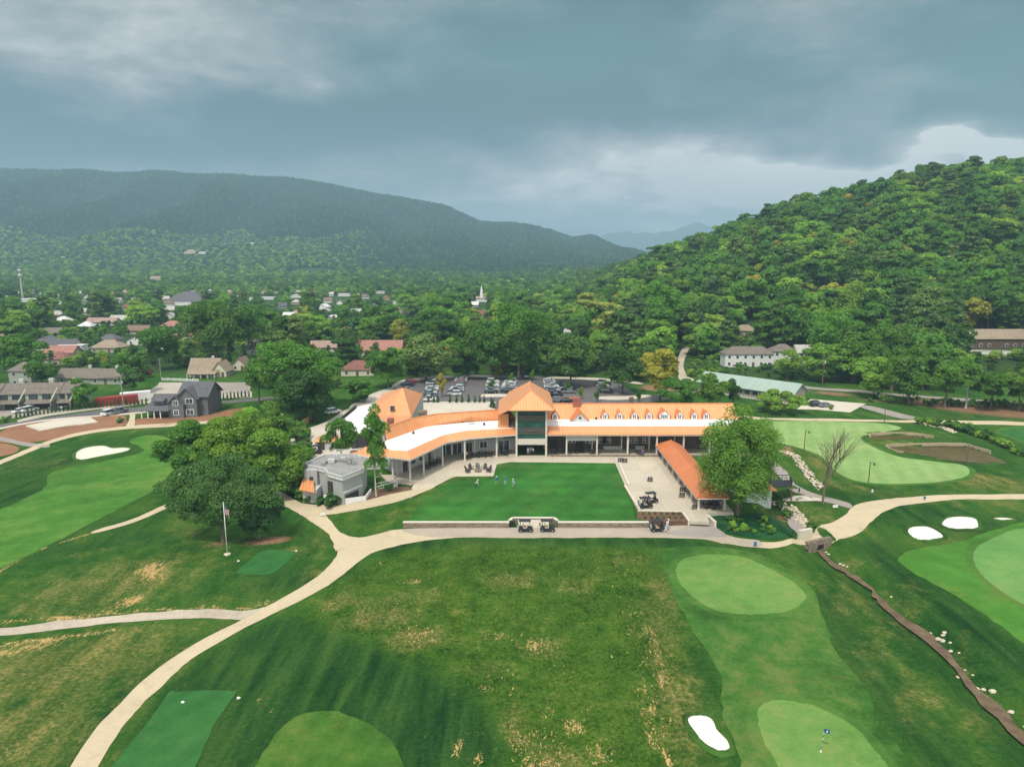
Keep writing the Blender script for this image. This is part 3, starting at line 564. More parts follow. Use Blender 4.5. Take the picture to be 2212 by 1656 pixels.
# ------------------------------------------------------------------ sheets laid on the ground
LIPM = turf('lip_turf', (.042, .105, .018), 0, 0, .25)
def sheet(name, pts, mat, off, label, world=False, sm=5, step=2.0, flat=None, skirt=0, kind='structure', cat=None, jag=0, ground=True):
    if world: pl = [tuple(p[:2]) for p in pts]
    else: pl = [tuple(G(*p)[:2]) for p in pts] if flat is None else [W0(p[0], p[1], flat) for p in pts]
    if sm: pl = smooth(pl, True, sm)
    if name == 'green':
        gx_, gy_ = np.mean(np.array(pl), 0); q = [(x + (x - gx_) / math.hypot(x - gx_, y - gy_) * 1.1, y + (y - gy_) / math.hypot(x - gx_, y - gy_) * 1.1) for x, y in pl]
        sheet('fringe', q, FRINGE, off - .014, 'slightly darker fringe ring around the ' + label, world=True, sm=0, jag=.06)
    if not jag and sm and name in ('cart_path', 'path', 'fairway', 'approach', 'tee', 'green', 'bunker', 'stream'): 
        jag = {'cart_path': .06, 'path': .06, 'fairway': .10, 'approach': .12, 'tee': .05, 'green': .05, 'bunker': .02, 'stream': .2}[name]
        ex = []
        for (x0, y0), (x1, y1) in zip(pl, pl[1:] + pl[:1]):
            q = max(1, int(math.hypot(x1 - x0, y1 - y0) / 1.1)); ex += [(x0 + (x1 - x0) * i / q, y0 + (y1 - y0) * i / q) for i in range(q)]
        pl = ex
    if jag:
        rj = np.random.RandomState(len(name) + len(pts)); pl = [(x + rj.normal() * jag, y + rj.normal() * jag) for x, y in pl]
    a = np.array(pl); inn = []
    mn, mx = a.min(0), a.max(0)
    st = max(step, (mx - mn).max() / 120)
    gx, gy = np.meshgrid(np.arange(mn[0] + st / 2, mx[0], st), np.arange(mn[1] + st / 2, mx[1], st))
    gx, gy = gx.ravel(), gy.ravel()
    if len(gx):
        k = inpoly(gx, gy, pl); gx, gy = gx[k], gy[k]
        if len(gx):
            k = dist_poly(gx, gy, pl + [pl[0]]) > st * .3; inn = list(zip(gx[k], gy[k]))
    n = len(pl); vv = [Vector(p) for p in pl] + [Vector(p) for p in inn]
    r = delaunay_2d_cdt(vv, [(i, (i + 1) % n) for i in range(n)], [], 1, 1e-5)
    V = r[0]; xy = np.array([(v.x, v.y) for v in V]); z = (H(xy[:, 0], xy[:, 1]) if flat is None else np.full(len(xy), flat)) + off
    mb = MB(); faces = []
    for f in r[2]:
        p = [V[i] for i in f]; ar = sum(p[i].x * p[(i + 1) % len(p)].y - p[(i + 1) % len(p)].x * p[i].y for i in range(len(p)))
        faces.append(tuple(f) if ar > 0 else tuple(reversed(f)))
    mb.add([(x, y, zz_) for (x, y), zz_ in zip(xy, z)], faces)
    if skirt:
        zf = lambda x, y: (Hs(x, y) if flat is None else flat) + off
        for i in range(n):
            (x0, y0), (x1, y1) = pl[i], pl[(i + 1) % n]; z0, z1 = zf(x0, y0), zf(x1, y1)
            mb.add([(x0, y0, z0), (x1, y1, z1), (x1, y1, z1 - skirt), (x0, y0, z0 - skirt)], [(0, 1, 2, 3)])
    o = mb.build(name, mat, smooth=False)
    if name == 'bunker':
        lp = MB(); cx_, cy_ = np.mean(np.array(pl), 0); rj = np.random.RandomState(n); ring = []
        for (x, y) in pl:
            d = math.hypot(x - cx_, y - cy_); ux, uy = (x - cx_) / d, (y - cy_) / d; hh = .16 + .12 * rj.rand()
            for q, zz_ in ((-.16, .05), (-.02, hh), (.22, hh * .8), (.55, .03)): X_, Y_ = x + ux * q, y + uy * q; ring.append((X_, Y_, Hs(X_, Y_) + off + zz_ - (.09 if q > .4 else 0)))
        lp.add(ring, [(4 * i + k, 4 * ((i + 1) % n) + k, 4 * ((i + 1) % n) + k + 1, 4 * i + k + 1) for i in range(n) for k in range(3)]); lo = lp.build('bunker_lip', LIPM, o, smooth=True)
    return tag(o, label, cat, None, kind)
S_ = sheet
# cart paths and roads
main = [(120, 1760), (153, 1656), (210, 1571), (258, 1520), (324, 1457), (420, 1391), (522, 1340), (570, 1313), (664, 1260), (700, 1232), (722, 1208), (729, 1182), (712, 1155), (672, 1127), (655, 1110), (640, 1098), (648, 1098), (676, 1112), (700, 1128), (735, 1150), (775, 1161), (830, 1150), (868, 1143), (1032, 1140), (1250, 1140), (1400, 1139), (1490, 1131),
        (1532, 1131), (1560, 1152), (1620, 1167), (1690, 1169), (1745, 1154), (1800, 1128), (1830, 1108), (1838, 1098), (1850, 1090), (1880, 1083), (1960, 1074), (2060, 1068), (2212, 1067), (2420, 1067), (2420, 1080), (2212, 1078), (2060, 1079), (1960, 1090), (1912, 1104), (1885, 1124), (1855, 1152), (1800, 1172), (1745, 1178), (1680, 1183), (1620, 1181), (1560, 1173), (1500, 1163), (1300, 1161), (1100, 1162), (1010, 1160), (920, 1168), (850, 1181), (800, 1196), (760, 1225), (720, 1257), (663, 1290), (561, 1340), (450, 1401), (405, 1430), (360, 1472), (303, 1527), (264, 1572), (210, 1656), (175, 1760)]
S_('cart_path', main, PATH, .05, 'wide tan cart path curving past the clubhouse to the lower left', sm=4)
S_('road', [(868, 1143.2), (1032, 1140.5), (1250, 1140.5), (1400, 1139.5), (1490, 1132), (1532, 1132), (1560, 1153), (1600, 1163), (1640, 1168), (1640, 1181), (1560, 1172), (1500, 1162), (1300, 1160), (1100, 1161), (1010, 1159), (930, 1160)], ROADM, .075, 'greyer stretch of road below the stone wall', sm=3)
S_('path', [(600, 1071), (625, 1076), (655, 1088), (706, 1090), (760, 1088), (830, 1071), (884, 1060), (940, 1052), (870, 1080), (823, 1092), (753, 1106), (706, 1112), (676, 1113), (650, 1112), (620, 1095), (596, 1082)], PATH, .085, 'tan walk from the path junction up to the clubhouse', sm=4)
S_('path', [(600, 1060), (660, 1092), (700, 1110), (735, 1150), (760, 1170), (726, 1190), (712, 1155), (672, 1127), (640, 1105), (590, 1080)], PATH, .065, 'short tan link between walk and main path', sm=3)
S_('gravel_path', [(-120, 1367), (0, 1357), (120, 1343), (250, 1330), (360, 1320), (450, 1315), (530, 1318), (575, 1312), (545, 1340), (500, 1337), (400, 1335), (250, 1345), (120, 1360), (0, 1375), (-120, 1388)], GRAVP, .04, 'pale gravel track joining the main path from the left', sm=4, jag=.12)
S_('path', [(-80, 1015), (0, 994), (75, 963), (150, 939), (240, 924), (330, 916), (420, 911), (520, 904), (600, 893), (605, 899), (520, 910), (425, 917), (345, 923), (240, 930), (150, 946), (75, 972), (0, 1003), (-80, 1026)], PATH, .06, 'curving tan path above the left fairway', sm=4)
S_('path', [(270, 925), (279, 908), (281, 894), (292, 895), (291, 908), (289, 924)], PATH, .085, 'short tan footpath from road to curving path', sm=3)
S_('path', [(204, 1146), (300, 1116), (372, 1084), (378, 1090), (303, 1123), (213, 1150)], PATH, .06, 'short tan path beside the left fairway', sm=3)
S_('road', [(-100, 930), (0, 917), (100, 902), (225, 885), (312, 879), (450, 869), (540, 861), (640, 853), (700, 848), (700, 854), (640, 860), (540, 867), (450, 874), (312, 889), (225, 896), (170, 900), (87, 908), (0, 924), (-100, 940)], ASPH, .05, 'dark asphalt road in front of the townhouses', sm=3)
S_('pavement', [(-60, 935), (0, 924.5), (87, 908.5), (170, 900.5), (225, 896.5), (312, 889.5), (312, 892), (225, 899), (170, 903.5), (87, 911.5), (0, 928), (-60, 939)], CONCL, .16, 'pale kerb strip along the asphalt road', sm=2, skirt=.14)
S_('parking', [(-60, 895), (0, 886), (60, 880), (130, 874), (165, 880), (100, 893), (0, 908), (-60, 915)], ASPHL, .05, 'worn parking strip before the townhouses', sm=2)
S_('gravel_lot', [(318, 846), (345, 826), (540, 826), (545, 858), (450, 864), (318, 872)], GRAVEL, .05, 'grey gravel lot behind the grey house', sm=1)
S_('parking', [(455, 826), (540, 826), (545, 850), (460, 850), (440, 838)], ASPHL, .08, 'paved corner of the gravel lot', sm=1)
S_('gravel_yard', [(240, 862), (300, 848), (318, 846), (318, 872), (225, 884), (200, 880)], GRAVEL, .055, 'stony yard beside the red container', sm=1)
S_('pavement', [(36, 908), (90, 893), (200, 879), (315, 868), (316, 872), (200, 885), (100, 899), (40, 912)], GRAVEL, .045, 'pale gravel verge along the row of small evergreens', sm=1)
S_('dirt', [(-20, 945), (50, 915), (150, 903), (215, 900), (262, 897), (274, 906), (262, 922), (160, 942), (60, 956), (0, 955)], DIRT, .045, 'brown soil of the building plot by the road', sm=3, jag=.15)
S_('pavement', [(55, 921), (120, 909), (160, 906), (195, 903), (212, 913), (180, 918), (147, 921), (87, 932)], CONCL, .30, 'pale concrete foundation slab on brown soil', sm=0, skirt=.3)
S_('dirt', [(296, 904), (425, 896), (500, 884), (540, 880), (520, 898), (425, 912), (300, 919)], DIRT, .045, 'reddish bare soil in front of the grey house', sm=3, jag=.15)
S_('dirt', [(-40, 965), (0, 957), (30, 962), (42, 970), (20, 982), (-40, 988)], DIRT, .045, 'small bare soil patch at the left edge', sm=3)
S_('path', [(-60, 940), (0, 943), (60, 956), (105, 960), (100, 967), (50, 963), (0, 952), (-60, 950)], ASPHL, .06, 'narrow asphalt path by the building plot', sm=3)
S_('cart_yard', [(625, 956), (648, 933), (702, 912), (740, 888), (800, 852), (840, 838), (868, 832), (890, 838), (840, 860), (790, 880), (760, 905), (735, 930), (790, 950), (800, 1010), (655, 1012), (632, 978)], CONCL, .05, 'pale concrete yard for golf carts left of the clubhouse', sm=3)
# car park
S_('car_park', [(848, 838), (872, 822), (940, 816), (1110, 816), (1290, 823), (1345, 831), (1372, 850), (1440, 852), (1520, 838), (1600, 836), (1600, 842), (1520, 846), (1450, 862), (1330, 874), (1200, 880), (1120, 888), (900, 890), (880, 860)], ASPH, .05, 'dark asphalt car park behind the clubhouse', sm=2)
S_('pavement', [(848, 832), (880, 818), (960, 812), (1110, 811), (1300, 817), (1380, 826), (1380, 830), (1300, 822), (1110, 816), (960, 817), (880, 823), (852, 838)], CONCL, .14, 'pale walk along the far side of the car park', sm=2, skirt=.1)
S_('island', [(1046, 852), (1100, 852), (1110, 857), (1046, 858), (1040, 855)], CONCL, .15, 'pale kerbed island in the car park', sm=2, skirt=.12)
S_('island', [(1198, 842), (1206, 841), (1215, 858), (1240, 856), (1245, 860), (1205, 864)], DIRT, .15, 'mulched island between parked cars', sm=2, skirt=.12)
S_('island', [(1290, 858), (1320, 856), (1370, 855), (1400, 853), (1405, 857), (1340, 864), (1295, 862)], CONCL, .15, 'long kerbed island at the car park exit', sm=2, skirt=.12)
S_('plaza', [(895, 872), (950, 868), (1070, 868), (1072, 892), (1060, 905), (905, 905), (890, 890)], CONCL, .15, 'pale paved forecourt behind the clubhouse', sm=0, skirt=.12)
# right side
S_('path', [(1600, 897), (1668, 903), (1760, 904), (1848, 906), (1938, 908), (1998, 907), (2110, 909), (2212, 912), (2420, 917), (2420, 925), (2212, 919), (2110, 917), (1968, 913), (1900, 911), (1818, 910), (1740, 909), (1677, 907), (1600, 903)], PATH, .06, 'tan path beyond the practice green', sm=3)
S_('path', [(1859, 880), (1900, 892), (1946, 904), (1991, 906), (1990, 903), (1930, 889), (1874, 876)], ASPHL, .085, 'narrow branch path up to the small parking pad', sm=3)
S_('parking', [(1720, 884), (1751, 862), (1871, 872), (1836, 891), (1769, 885)], CONCL, .07, 'pale parking pad beside the green roofed building', sm=1)
S_('road', [(1600, 822), (1700, 829), (1754, 836), (1859, 843), (2009, 856), (2120, 864), (2212, 871), (2420, 886), (2420, 893), (2212, 876), (2120, 869), (2009, 861), (1859, 848), (1754, 841), (1700, 834), (1600, 828)], ASPHL, .10, 'road at the foot of the wooded hill', sm=3)
S_('road', [(1466, 818), (1463, 790), (1466, 770), (1476, 752), (1490, 750), (1482, 768), (1476, 790), (1484, 812), (1500, 820), (1484, 826)], GRAVP, .12, 'pale lane climbing into the woods', sm=3)
S_('path', [(1650, 985), (1672, 996), (1700, 1020), (1718, 1046), (1760, 1066), (1806, 1079), (1836, 1088), (1838, 1099), (1800, 1088), (1740, 1080), (1700, 1076), (1740, 1070), (1705, 1058), (1685, 1030), (1660, 1008), (1640, 992)], ASPHL, .07, 'grey path leading up behind the small hut', sm=3)
S_('path', [(1690, 1078), (1740, 1072), (1790, 1081), (1740, 1083), (1705, 1083)], CONCL, .09, 'pale short walk to the small hut', sm=3)
S_('path', [(1489, 1124), (1531, 1126), (1550, 1142), (1570, 1160), (1490, 1160), (1440, 1152), (1480, 1140)], ASPHL, .1, 'dark asphalt ramp up to the patio', sm=2)
# turf
S_('fairway', [(-200, 1290), (-60, 1255), (0, 1230), (54, 1203), (150, 1155), (225, 1116), (294, 1080), (342, 1053), (360, 1032), (375, 1014), (387, 1002), (392, 985), (380, 960), (355, 943), (318, 940), (292, 946), (279, 954), (303, 966), (310, 975), (282, 984), (210, 999), (132, 1014), (102, 1029), (99, 1053), (60, 1074), (0, 1101), (-200, 1170)], FAIR, .05, 'broad mown fairway on the left', sm=4)
S_('bunker', [(162, 987), (166, 976), (186, 967), (222, 963), (243, 968), (268, 967), (283, 970), (270, 977), (228, 985), (192, 993), (170, 994)], SAND, .09, 'large pale sand bunker on the left fairway', sm=4)
S_('bunker', [(383, 1027), (388, 1020), (398, 1017), (410, 1018), (402, 1025), (390, 1028)], SAND, .09, 'small bunker half hidden behind the large dark tree', sm=4)
S_('bunker', [(360, 1063), (368, 1055), (384, 1050), (396, 1051), (386, 1058), (370, 1065)], SAND, .09, 'small bunker beside the fairway left of the large dark tree', sm=4)
S_('tee', [(511, 1235), (540, 1210), (567, 1189), (600, 1188), (632, 1191), (638, 1198), (618, 1216), (596, 1235), (564, 1243), (520, 1240)], TEE, .06, 'small mown tee right of the flagpole', sm=3)
S_('tee', [(220, 1700), (300, 1585), (362, 1500), (380, 1493), (440, 1491), (502, 1492), (508, 1498), (462, 1570), (385, 1700)], TEE, .06, 'mown tee at the lower left by the cart path', sm=3)
S_('tee', [(540, 1720), (556, 1650), (580, 1610), (612, 1568), (652, 1543), (700, 1535), (740, 1540), (797, 1564), (842, 1597), (872, 1656), (880, 1740)], TEEB, .06, 'rounded bright green tee at the bottom edge', sm=4)
S_('approach', [(1432, 1200), (1445, 1184), (1480, 1180), (1566, 1183), (1639, 1198), (1713, 1234), (1758, 1278), (1782, 1341), (1801, 1399), (1841, 1447), (1874, 1495), (1903, 1564), (1951, 1619), (1975, 1660), (2010, 1760), (1600, 1760), (1600, 1640), (1568, 1560), (1559, 1500), (1556, 1458), (1522, 1399), (1485, 1341), (1448, 1268)], APPR, .045, 'mown approach between the two near greens', sm=4)
S_('green', [(1461, 1227), (1482, 1205), (1548, 1197), (1621, 1209), (1687, 1242), (1731, 1272), (1738, 1297), (1702, 1319), (1621, 1328), (1548, 1319), (1496, 1289), (1467, 1256)], GREEN, .075, 'oval putting green below the road', sm=6)
S_('green', [(1636, 1550), (1648, 1522), (1694, 1513), (1768, 1528), (1841, 1568), (1889, 1619), (1920, 1660), (1950, 1740), (1710, 1740), (1680, 1656), (1650, 1601)], GREEN, .075, 'putting green with the blue flag at the bottom edge', sm=6)
S_('bunker', [(1483, 1556), (1492, 1546), (1520, 1545), (1539, 1554), (1554, 1580), (1575, 1603), (1576, 1622), (1551, 1626), (1518, 1606), (1495, 1578)], SANDW, .09, 'white bunker left of the bottom green', sm=4)
S_('fairway', [(2420, 1100), (2212, 1128), (2145, 1146), (2058, 1173), (1998, 1182), (1956, 1194), (1941, 1206), (1950, 1221), (1998, 1251), (2088, 1302), (2163, 1353), (2212, 1392), (2420, 1560)], FAIR2, .05, 'mown fairway at the right edge', sm=4)
S_('green', [(2420, 1130), (2212, 1141), (2163, 1155), (2114, 1179), (2102, 1203), (2112, 1230), (2148, 1266), (2212, 1306), (2420, 1400)], GREEN2, .08, 'bright putting green at the right edge', sm=5)
S_('bunker', [(1959, 1146), (1971, 1138), (2004, 1138), (2028, 1149), (2039, 1161), (2013, 1168), (1983, 1168), (1965, 1157)], SANDW, .09, 'white bunker nearest the bridge on the right', sm=4)
S_('bunker', [(2033, 1131), (2046, 1119), (2076, 1116), (2106, 1120), (2114, 1131), (2110, 1143), (2064, 1145), (2040, 1139)], SANDW, .09, 'middle white bunker of the three on the right', sm=4)
S_('bunker', [(2142, 1121), (2160, 1118), (2188, 1121), (2186, 1125), (2160, 1125)], SANDW, .09, 'thin far white bunker at the right edge', sm=4)
S_('green', [(1560, 910), (1674, 909.5), (1818, 911), (1908, 915), (1947, 925), (1908, 934), (1866, 941), (1863, 952), (1905, 974), (1950, 988), (2028, 998), (2080, 1005), (2095, 1018), (2078, 1032), (2028, 1041), (1938, 1045), (1848, 1038), (1803, 1017), (1776, 987), (1730, 968), (1674, 957), (1560, 950)], GREENP, .06, 'large pale practice green around the ponds', sm=4)
S_('green', [(2160, 930), (2240, 922), (2420, 922), (2420, 965), (2240, 960), (2190, 945)], TEE, .06, 'mown tee beyond the ponds at the right edge', sm=4)
# stepped lawn in front of the clubhouse
lawn = [(1073, 1003), (1102, 998), (1329, 1000.5), (1349, 1046), (1372, 1119), (1401, 1126.5), (1205, 1126.5), (1198, 1119), (1107, 1119), (1099, 1126.5), (879, 1126.5), (916, 1078), (950, 1052), (984, 1041), (1020, 1036), (1066, 1034)]
S_('lawn', lawn, LAWN, .06, 'striped croquet lawn in front of the clubhouse', sm=0, flat=1.0, skirt=1.0)
S_('grass_bank', [(868, 1130), (874, 1096), (905, 1072), (935, 1052), (977, 1033), (1068, 1029), (1066, 1040), (984, 1046), (918, 1084), (884, 1127)], turf('yellowing_bank', (.06, .13, .02), 0, 0, .25, (.17, .17, .04)), .05, 'yellowing grass edge along the left of the lawn', sm=2, skirt=.2)
S_('patio', [(884, 1064), (894, 1045), (925, 1026), (963, 1006), (1004, 996), (1072, 986), (1106, 984), (1200, 983), (1420, 984), (1470, 990), (1500, 1050), (1526, 1104), (1532, 1128), (1490, 1126), (1476, 1104), (1380, 1101), (1348, 1046), (1329, 1000.5), (1102, 998), (1073, 1003), (1066, 1028), (986, 1029), (977, 1031), (940, 1050), (905, 1066), (884, 1076)], CONC, .045, 'pale concrete patio between lawn and clubhouse', sm=0, flat=1.0, skirt=.5)
S_('flower_bed', [(1380, 1103), (1475, 1106), (1488, 1126), (1402, 1127), (1374, 1119)], MULCH, .09, 'brown mulched bed at the patio end', sm=0, flat=.9, skirt=.9)
S_('mulch', [(748, 1091), (760, 1078), (800, 1060), (850, 1052), (884, 1052), (884, 1062), (800, 1079)], MULCH, .06, 'bare brown soil below the clubhouse steps', sm=2)
S_('grass_verge', [(1402, 1130), (1478, 1128), (1491, 1132), (1480, 1140), (1440, 1141), (1404, 1139)], turf('lush_verge', (.05, .15, .018), 0, 0, .25), .06, 'strip of green verge by the patio wall', sm=2)
S_('grass_bank', [(1533, 1124), (1548, 1114), (1600, 1112), (1650, 1110), (1690, 1128), (1716, 1152), (1696, 1163), (1640, 1163), (1585, 1154), (1548, 1142)], turf('dark_bank', (.010, .060, .022), 0, 0, .35, (.03, .10, .03)), .07, 'dark planted bank between the road and the large feathery tree', sm=3)
# water
S_('pond', POND1, WATER, -.20, 'small brown pond by the practice green', sm=4, flat=0.0)
S_('pond', POND2, WATER, -.20, 'long brown pond by the practice green', sm=4, flat=0.0)
sl = [(1765, 1188), (1807, 1226), (1877, 1275), (1921, 1327), (1995, 1380), (2061, 1442), (2106, 1504), (2180, 1577), (2305, 1690), (2380, 1690), (2272, 1640), (2202, 1566), (2120, 1486), (2067, 1426), (2012, 1368), (1938, 1324), (1889, 1273), (1820, 1224), (1776, 1190)]
S_('stream', [W0(*p, -.9) for p in sl], STREAM, .30, 'brown stream running from the stone bridge to the lower right', world=True, sm=3, step=1.0)
S_('stream', [W0(*p, -.9) for p in [(1688, 1096), (1700, 1096), (1726, 1126), (1752, 1152), (1744, 1160), (1722, 1152), (1698, 1122)]], ASPHL, .30, 'grey stream bed above the stone bridge', world=True, sm=3, step=1.0)
# ------------------------------------------------------------------ trees
def crown_np(seed, Rx, Hc, nl, per, leaf, lr=(.28, .42), kind='round', core=0.0, up=.62, z0=0.0):
    r = np.random.RandomState(seed); C = []; LR = []
    for i in range(nl):
        u = r.normal(size=3); u /= np.linalg.norm(u); q = r.uniform(.35, .80) if kind != 'col' else r.uniform(.2, .85)
        if kind == 'cone':
            h = (i + .5) / nl; a = r.uniform(0, 6.283); rad = Rx * (1 - h) ** .85 * r.uniform(.45, .85)
            C.append((rad * math.cos(a), rad * math.sin(a), Hc * h)); LR.append(Rx * (.20 + .26 * (1 - h)))
            continue
        if kind == 'layer':
            h = r.uniform(0.05, 1); a = r.uniform(0, 6.283); rad = Rx * (1 - .55 * h) * r.uniform(.15, .85)
            C.append((rad * math.cos(a), rad * math.sin(a), Hc * h)); LR.append(Rx * r.uniform(.22, .36)); continue
        c = np.array([u[0] * Rx * q, u[1] * Rx * q, Hc * .5 + u[2] * Hc * .5 * q])
        if c[2] < Hc * .25: c[:2] *= .85
        C.append(tuple(c)); LR.append(min(Rx, Hc * .5) * r.uniform(*lr))
    C = np.array(C); LR = np.array(LR)
    n = nl * per; li = np.repeat(np.arange(nl), per)
    d = r.normal(size=(n, 3)); d /= np.linalg.norm(d, axis=1)[:, None]
    low = d[:, 2] < -.35; d[low, 2] *= -1
    rad = LR[li] * r.uniform(.55, 1.08, n) ** .6
    sq = .42 if kind == 'layer' else (.55 if kind == 'cone' else .78)
    P_ = C[li] + d * rad[:, None] * np.array([1, 1, sq])
    if kind == 'weep':
        P_[:, 2] -= r.uniform(0, 1, n) ** 2 * Hc * .18 * (np.hypot(P_[:, 0], P_[:, 1]) / Rx)
    nr = d + r.normal(size=(n, 3)) * .55; nr[:, 2] += up; nr /= np.linalg.norm(nr, axis=1)[:, None]
    t = np.cross(nr, r.normal(size=(n, 3))); t /= np.linalg.norm(t, axis=1)[:, None]; w = np.cross(nr, t)
    s = leaf * r.uniform(.55, 1.25, n)[:, None]; s2 = s * r.uniform(.5, .9, n)[:, None]
    if kind == 'cone': s2 = s * .45
    if kind == 'weep': s2 = s * .4
    V = np.stack([P_ - t * s - w * s2 * .3, P_ + w * s2, P_ + t * s - w * s2 * .1, P_ - w * s2 * .9], 1).reshape(-1, 3)
    Fq = np.arange(n * 4).reshape(n, 4)
    if core > 0:
        # shaded inner boughs behind the outer leaves
        m = 90; u = r.normal(size=(m, 3)); u /= np.linalg.norm(u, axis=1)[:, None]
        P2 = u * np.array([Rx * core, Rx * core, Hc * .5 * core]) * r.uniform(.3, 1, m)[:, None] + np.array([0, 0, Hc * (.5 if kind != 'cone' else .35)])
        t = np.cross(u, r.normal(size=(m, 3))); t /= np.linalg.norm(t, axis=1)[:, None]; w = np.cross(u, t); s = Rx * .20
        V2 = np.stack([P2 - t * s, P2 + w * s, P2 + t * s, P2 - w * s], 1).reshape(-1, 3)
        Fq = np.vstack([Fq, np.arange(m * 4).reshape(m, 4) + len(V)]); V = np.vstack([V, V2])
    V[:, 2] += z0
    return V, Fq, C + np.array([0, 0, z0])
def branches(mb, seed, h, r0, C, z0, nb_=9, n=7):
    r = random.Random(seed); pts = []; p = Vector((0, 0, 0)); k = 6; lean = (r.uniform(-.05, .05), r.uniform(-.05, .05))
    top = z0 + (h - z0) * .62
    for i in range(k):
        t0, t1 = i / k, (i + 1) / k
        q = Vector((lean[0] * top * t1 + r.uniform(-.1, .1), lean[1] * top * t1 + r.uniform(-.1, .1), top * t1))
        mb.tube(p, q, r0 * (1.25 if i == 0 else 1 - .8 * t0), r0 * (1 - .8 * t1), n, cap=False); pts.append((q, r0 * (1 - .8 * t1))); p = q
    idx_ = list(range(len(C))); r.shuffle(idx_)
    for j in idx_[:nb_]:
        c = Vector(C[j]); q, rr = pts[min(k - 1, max(1, int(k * min(.95, max(.3, (c.z - 1.5) / top)))) - 1)]
        mid = q.lerp(c, .5) + Vector((0, 0, -.04 * h)); br = rr * .55
        mb.tube(q, mid, br, br * .65, 5, cap=False); mb.tube(mid, c, br * .65, br * .2, 5, cap=False)
def make_tree(name, label, cat, seed, width, height, leafm, kind='round', nl=26, per=300, leaf=.32, z0=None, bark=None, trunk=True, core=0.0, lr=(.28, .42), tr=None):
    z0 = height * .2 if z0 is None else z0
    V, Fq, C = crown_np(seed, width / 2, height - z0, nl, per, leaf, lr, kind, core, z0=z0)
    # match the outline to the wanted size
    sx = (width / 2) / np.percentile(np.abs(V[:, 0]), 99.7); V[:, :2] *= sx; hi_ = np.percentile(V[:, 2], 99.6); V[:, 2] = z0 + (V[:, 2] - z0) * (height - z0) / (hi_ - z0)
    t = thing(name, label, cat)
    me = link_np('crown', V, Fq, leafm); c = bpy.data.objects.new('crown', me); COL.objects.link(c); c.parent = t
    if trunk:
        mb = MB(); branches(mb, seed, height, tr or max(.12, height * .021), C * np.array([sx, sx, 1]), z0); mb.build('trunk', bark or BARK, t, True, local=True)
    return t
def put(t, x, y, z, rz=0, sc=1): t.location = (x, y, z); t.rotation_euler = (0, 0, rz); t.scale = (sc,) * 3 if isinstance(sc, (int, float)) else sc; return t
def hero(name, label, cat, bx, by, top, wpx, seed, leafm, up=0, sy=1, **kw):
    b_ = G(bx, by); k = b_.y * 1.0; zc = proj(b_)[2]; w = wpx * zc / F
    ztop = CAMH + (b_.y - 0 * w) * tanrow(top); h = ztop - b_.z
    t = make_tree(name, label, cat, seed, w, h, leafm, **kw); return put(t, b_.x, b_.y, b_.z - .1, 0, (1, sy, 1)), w, h
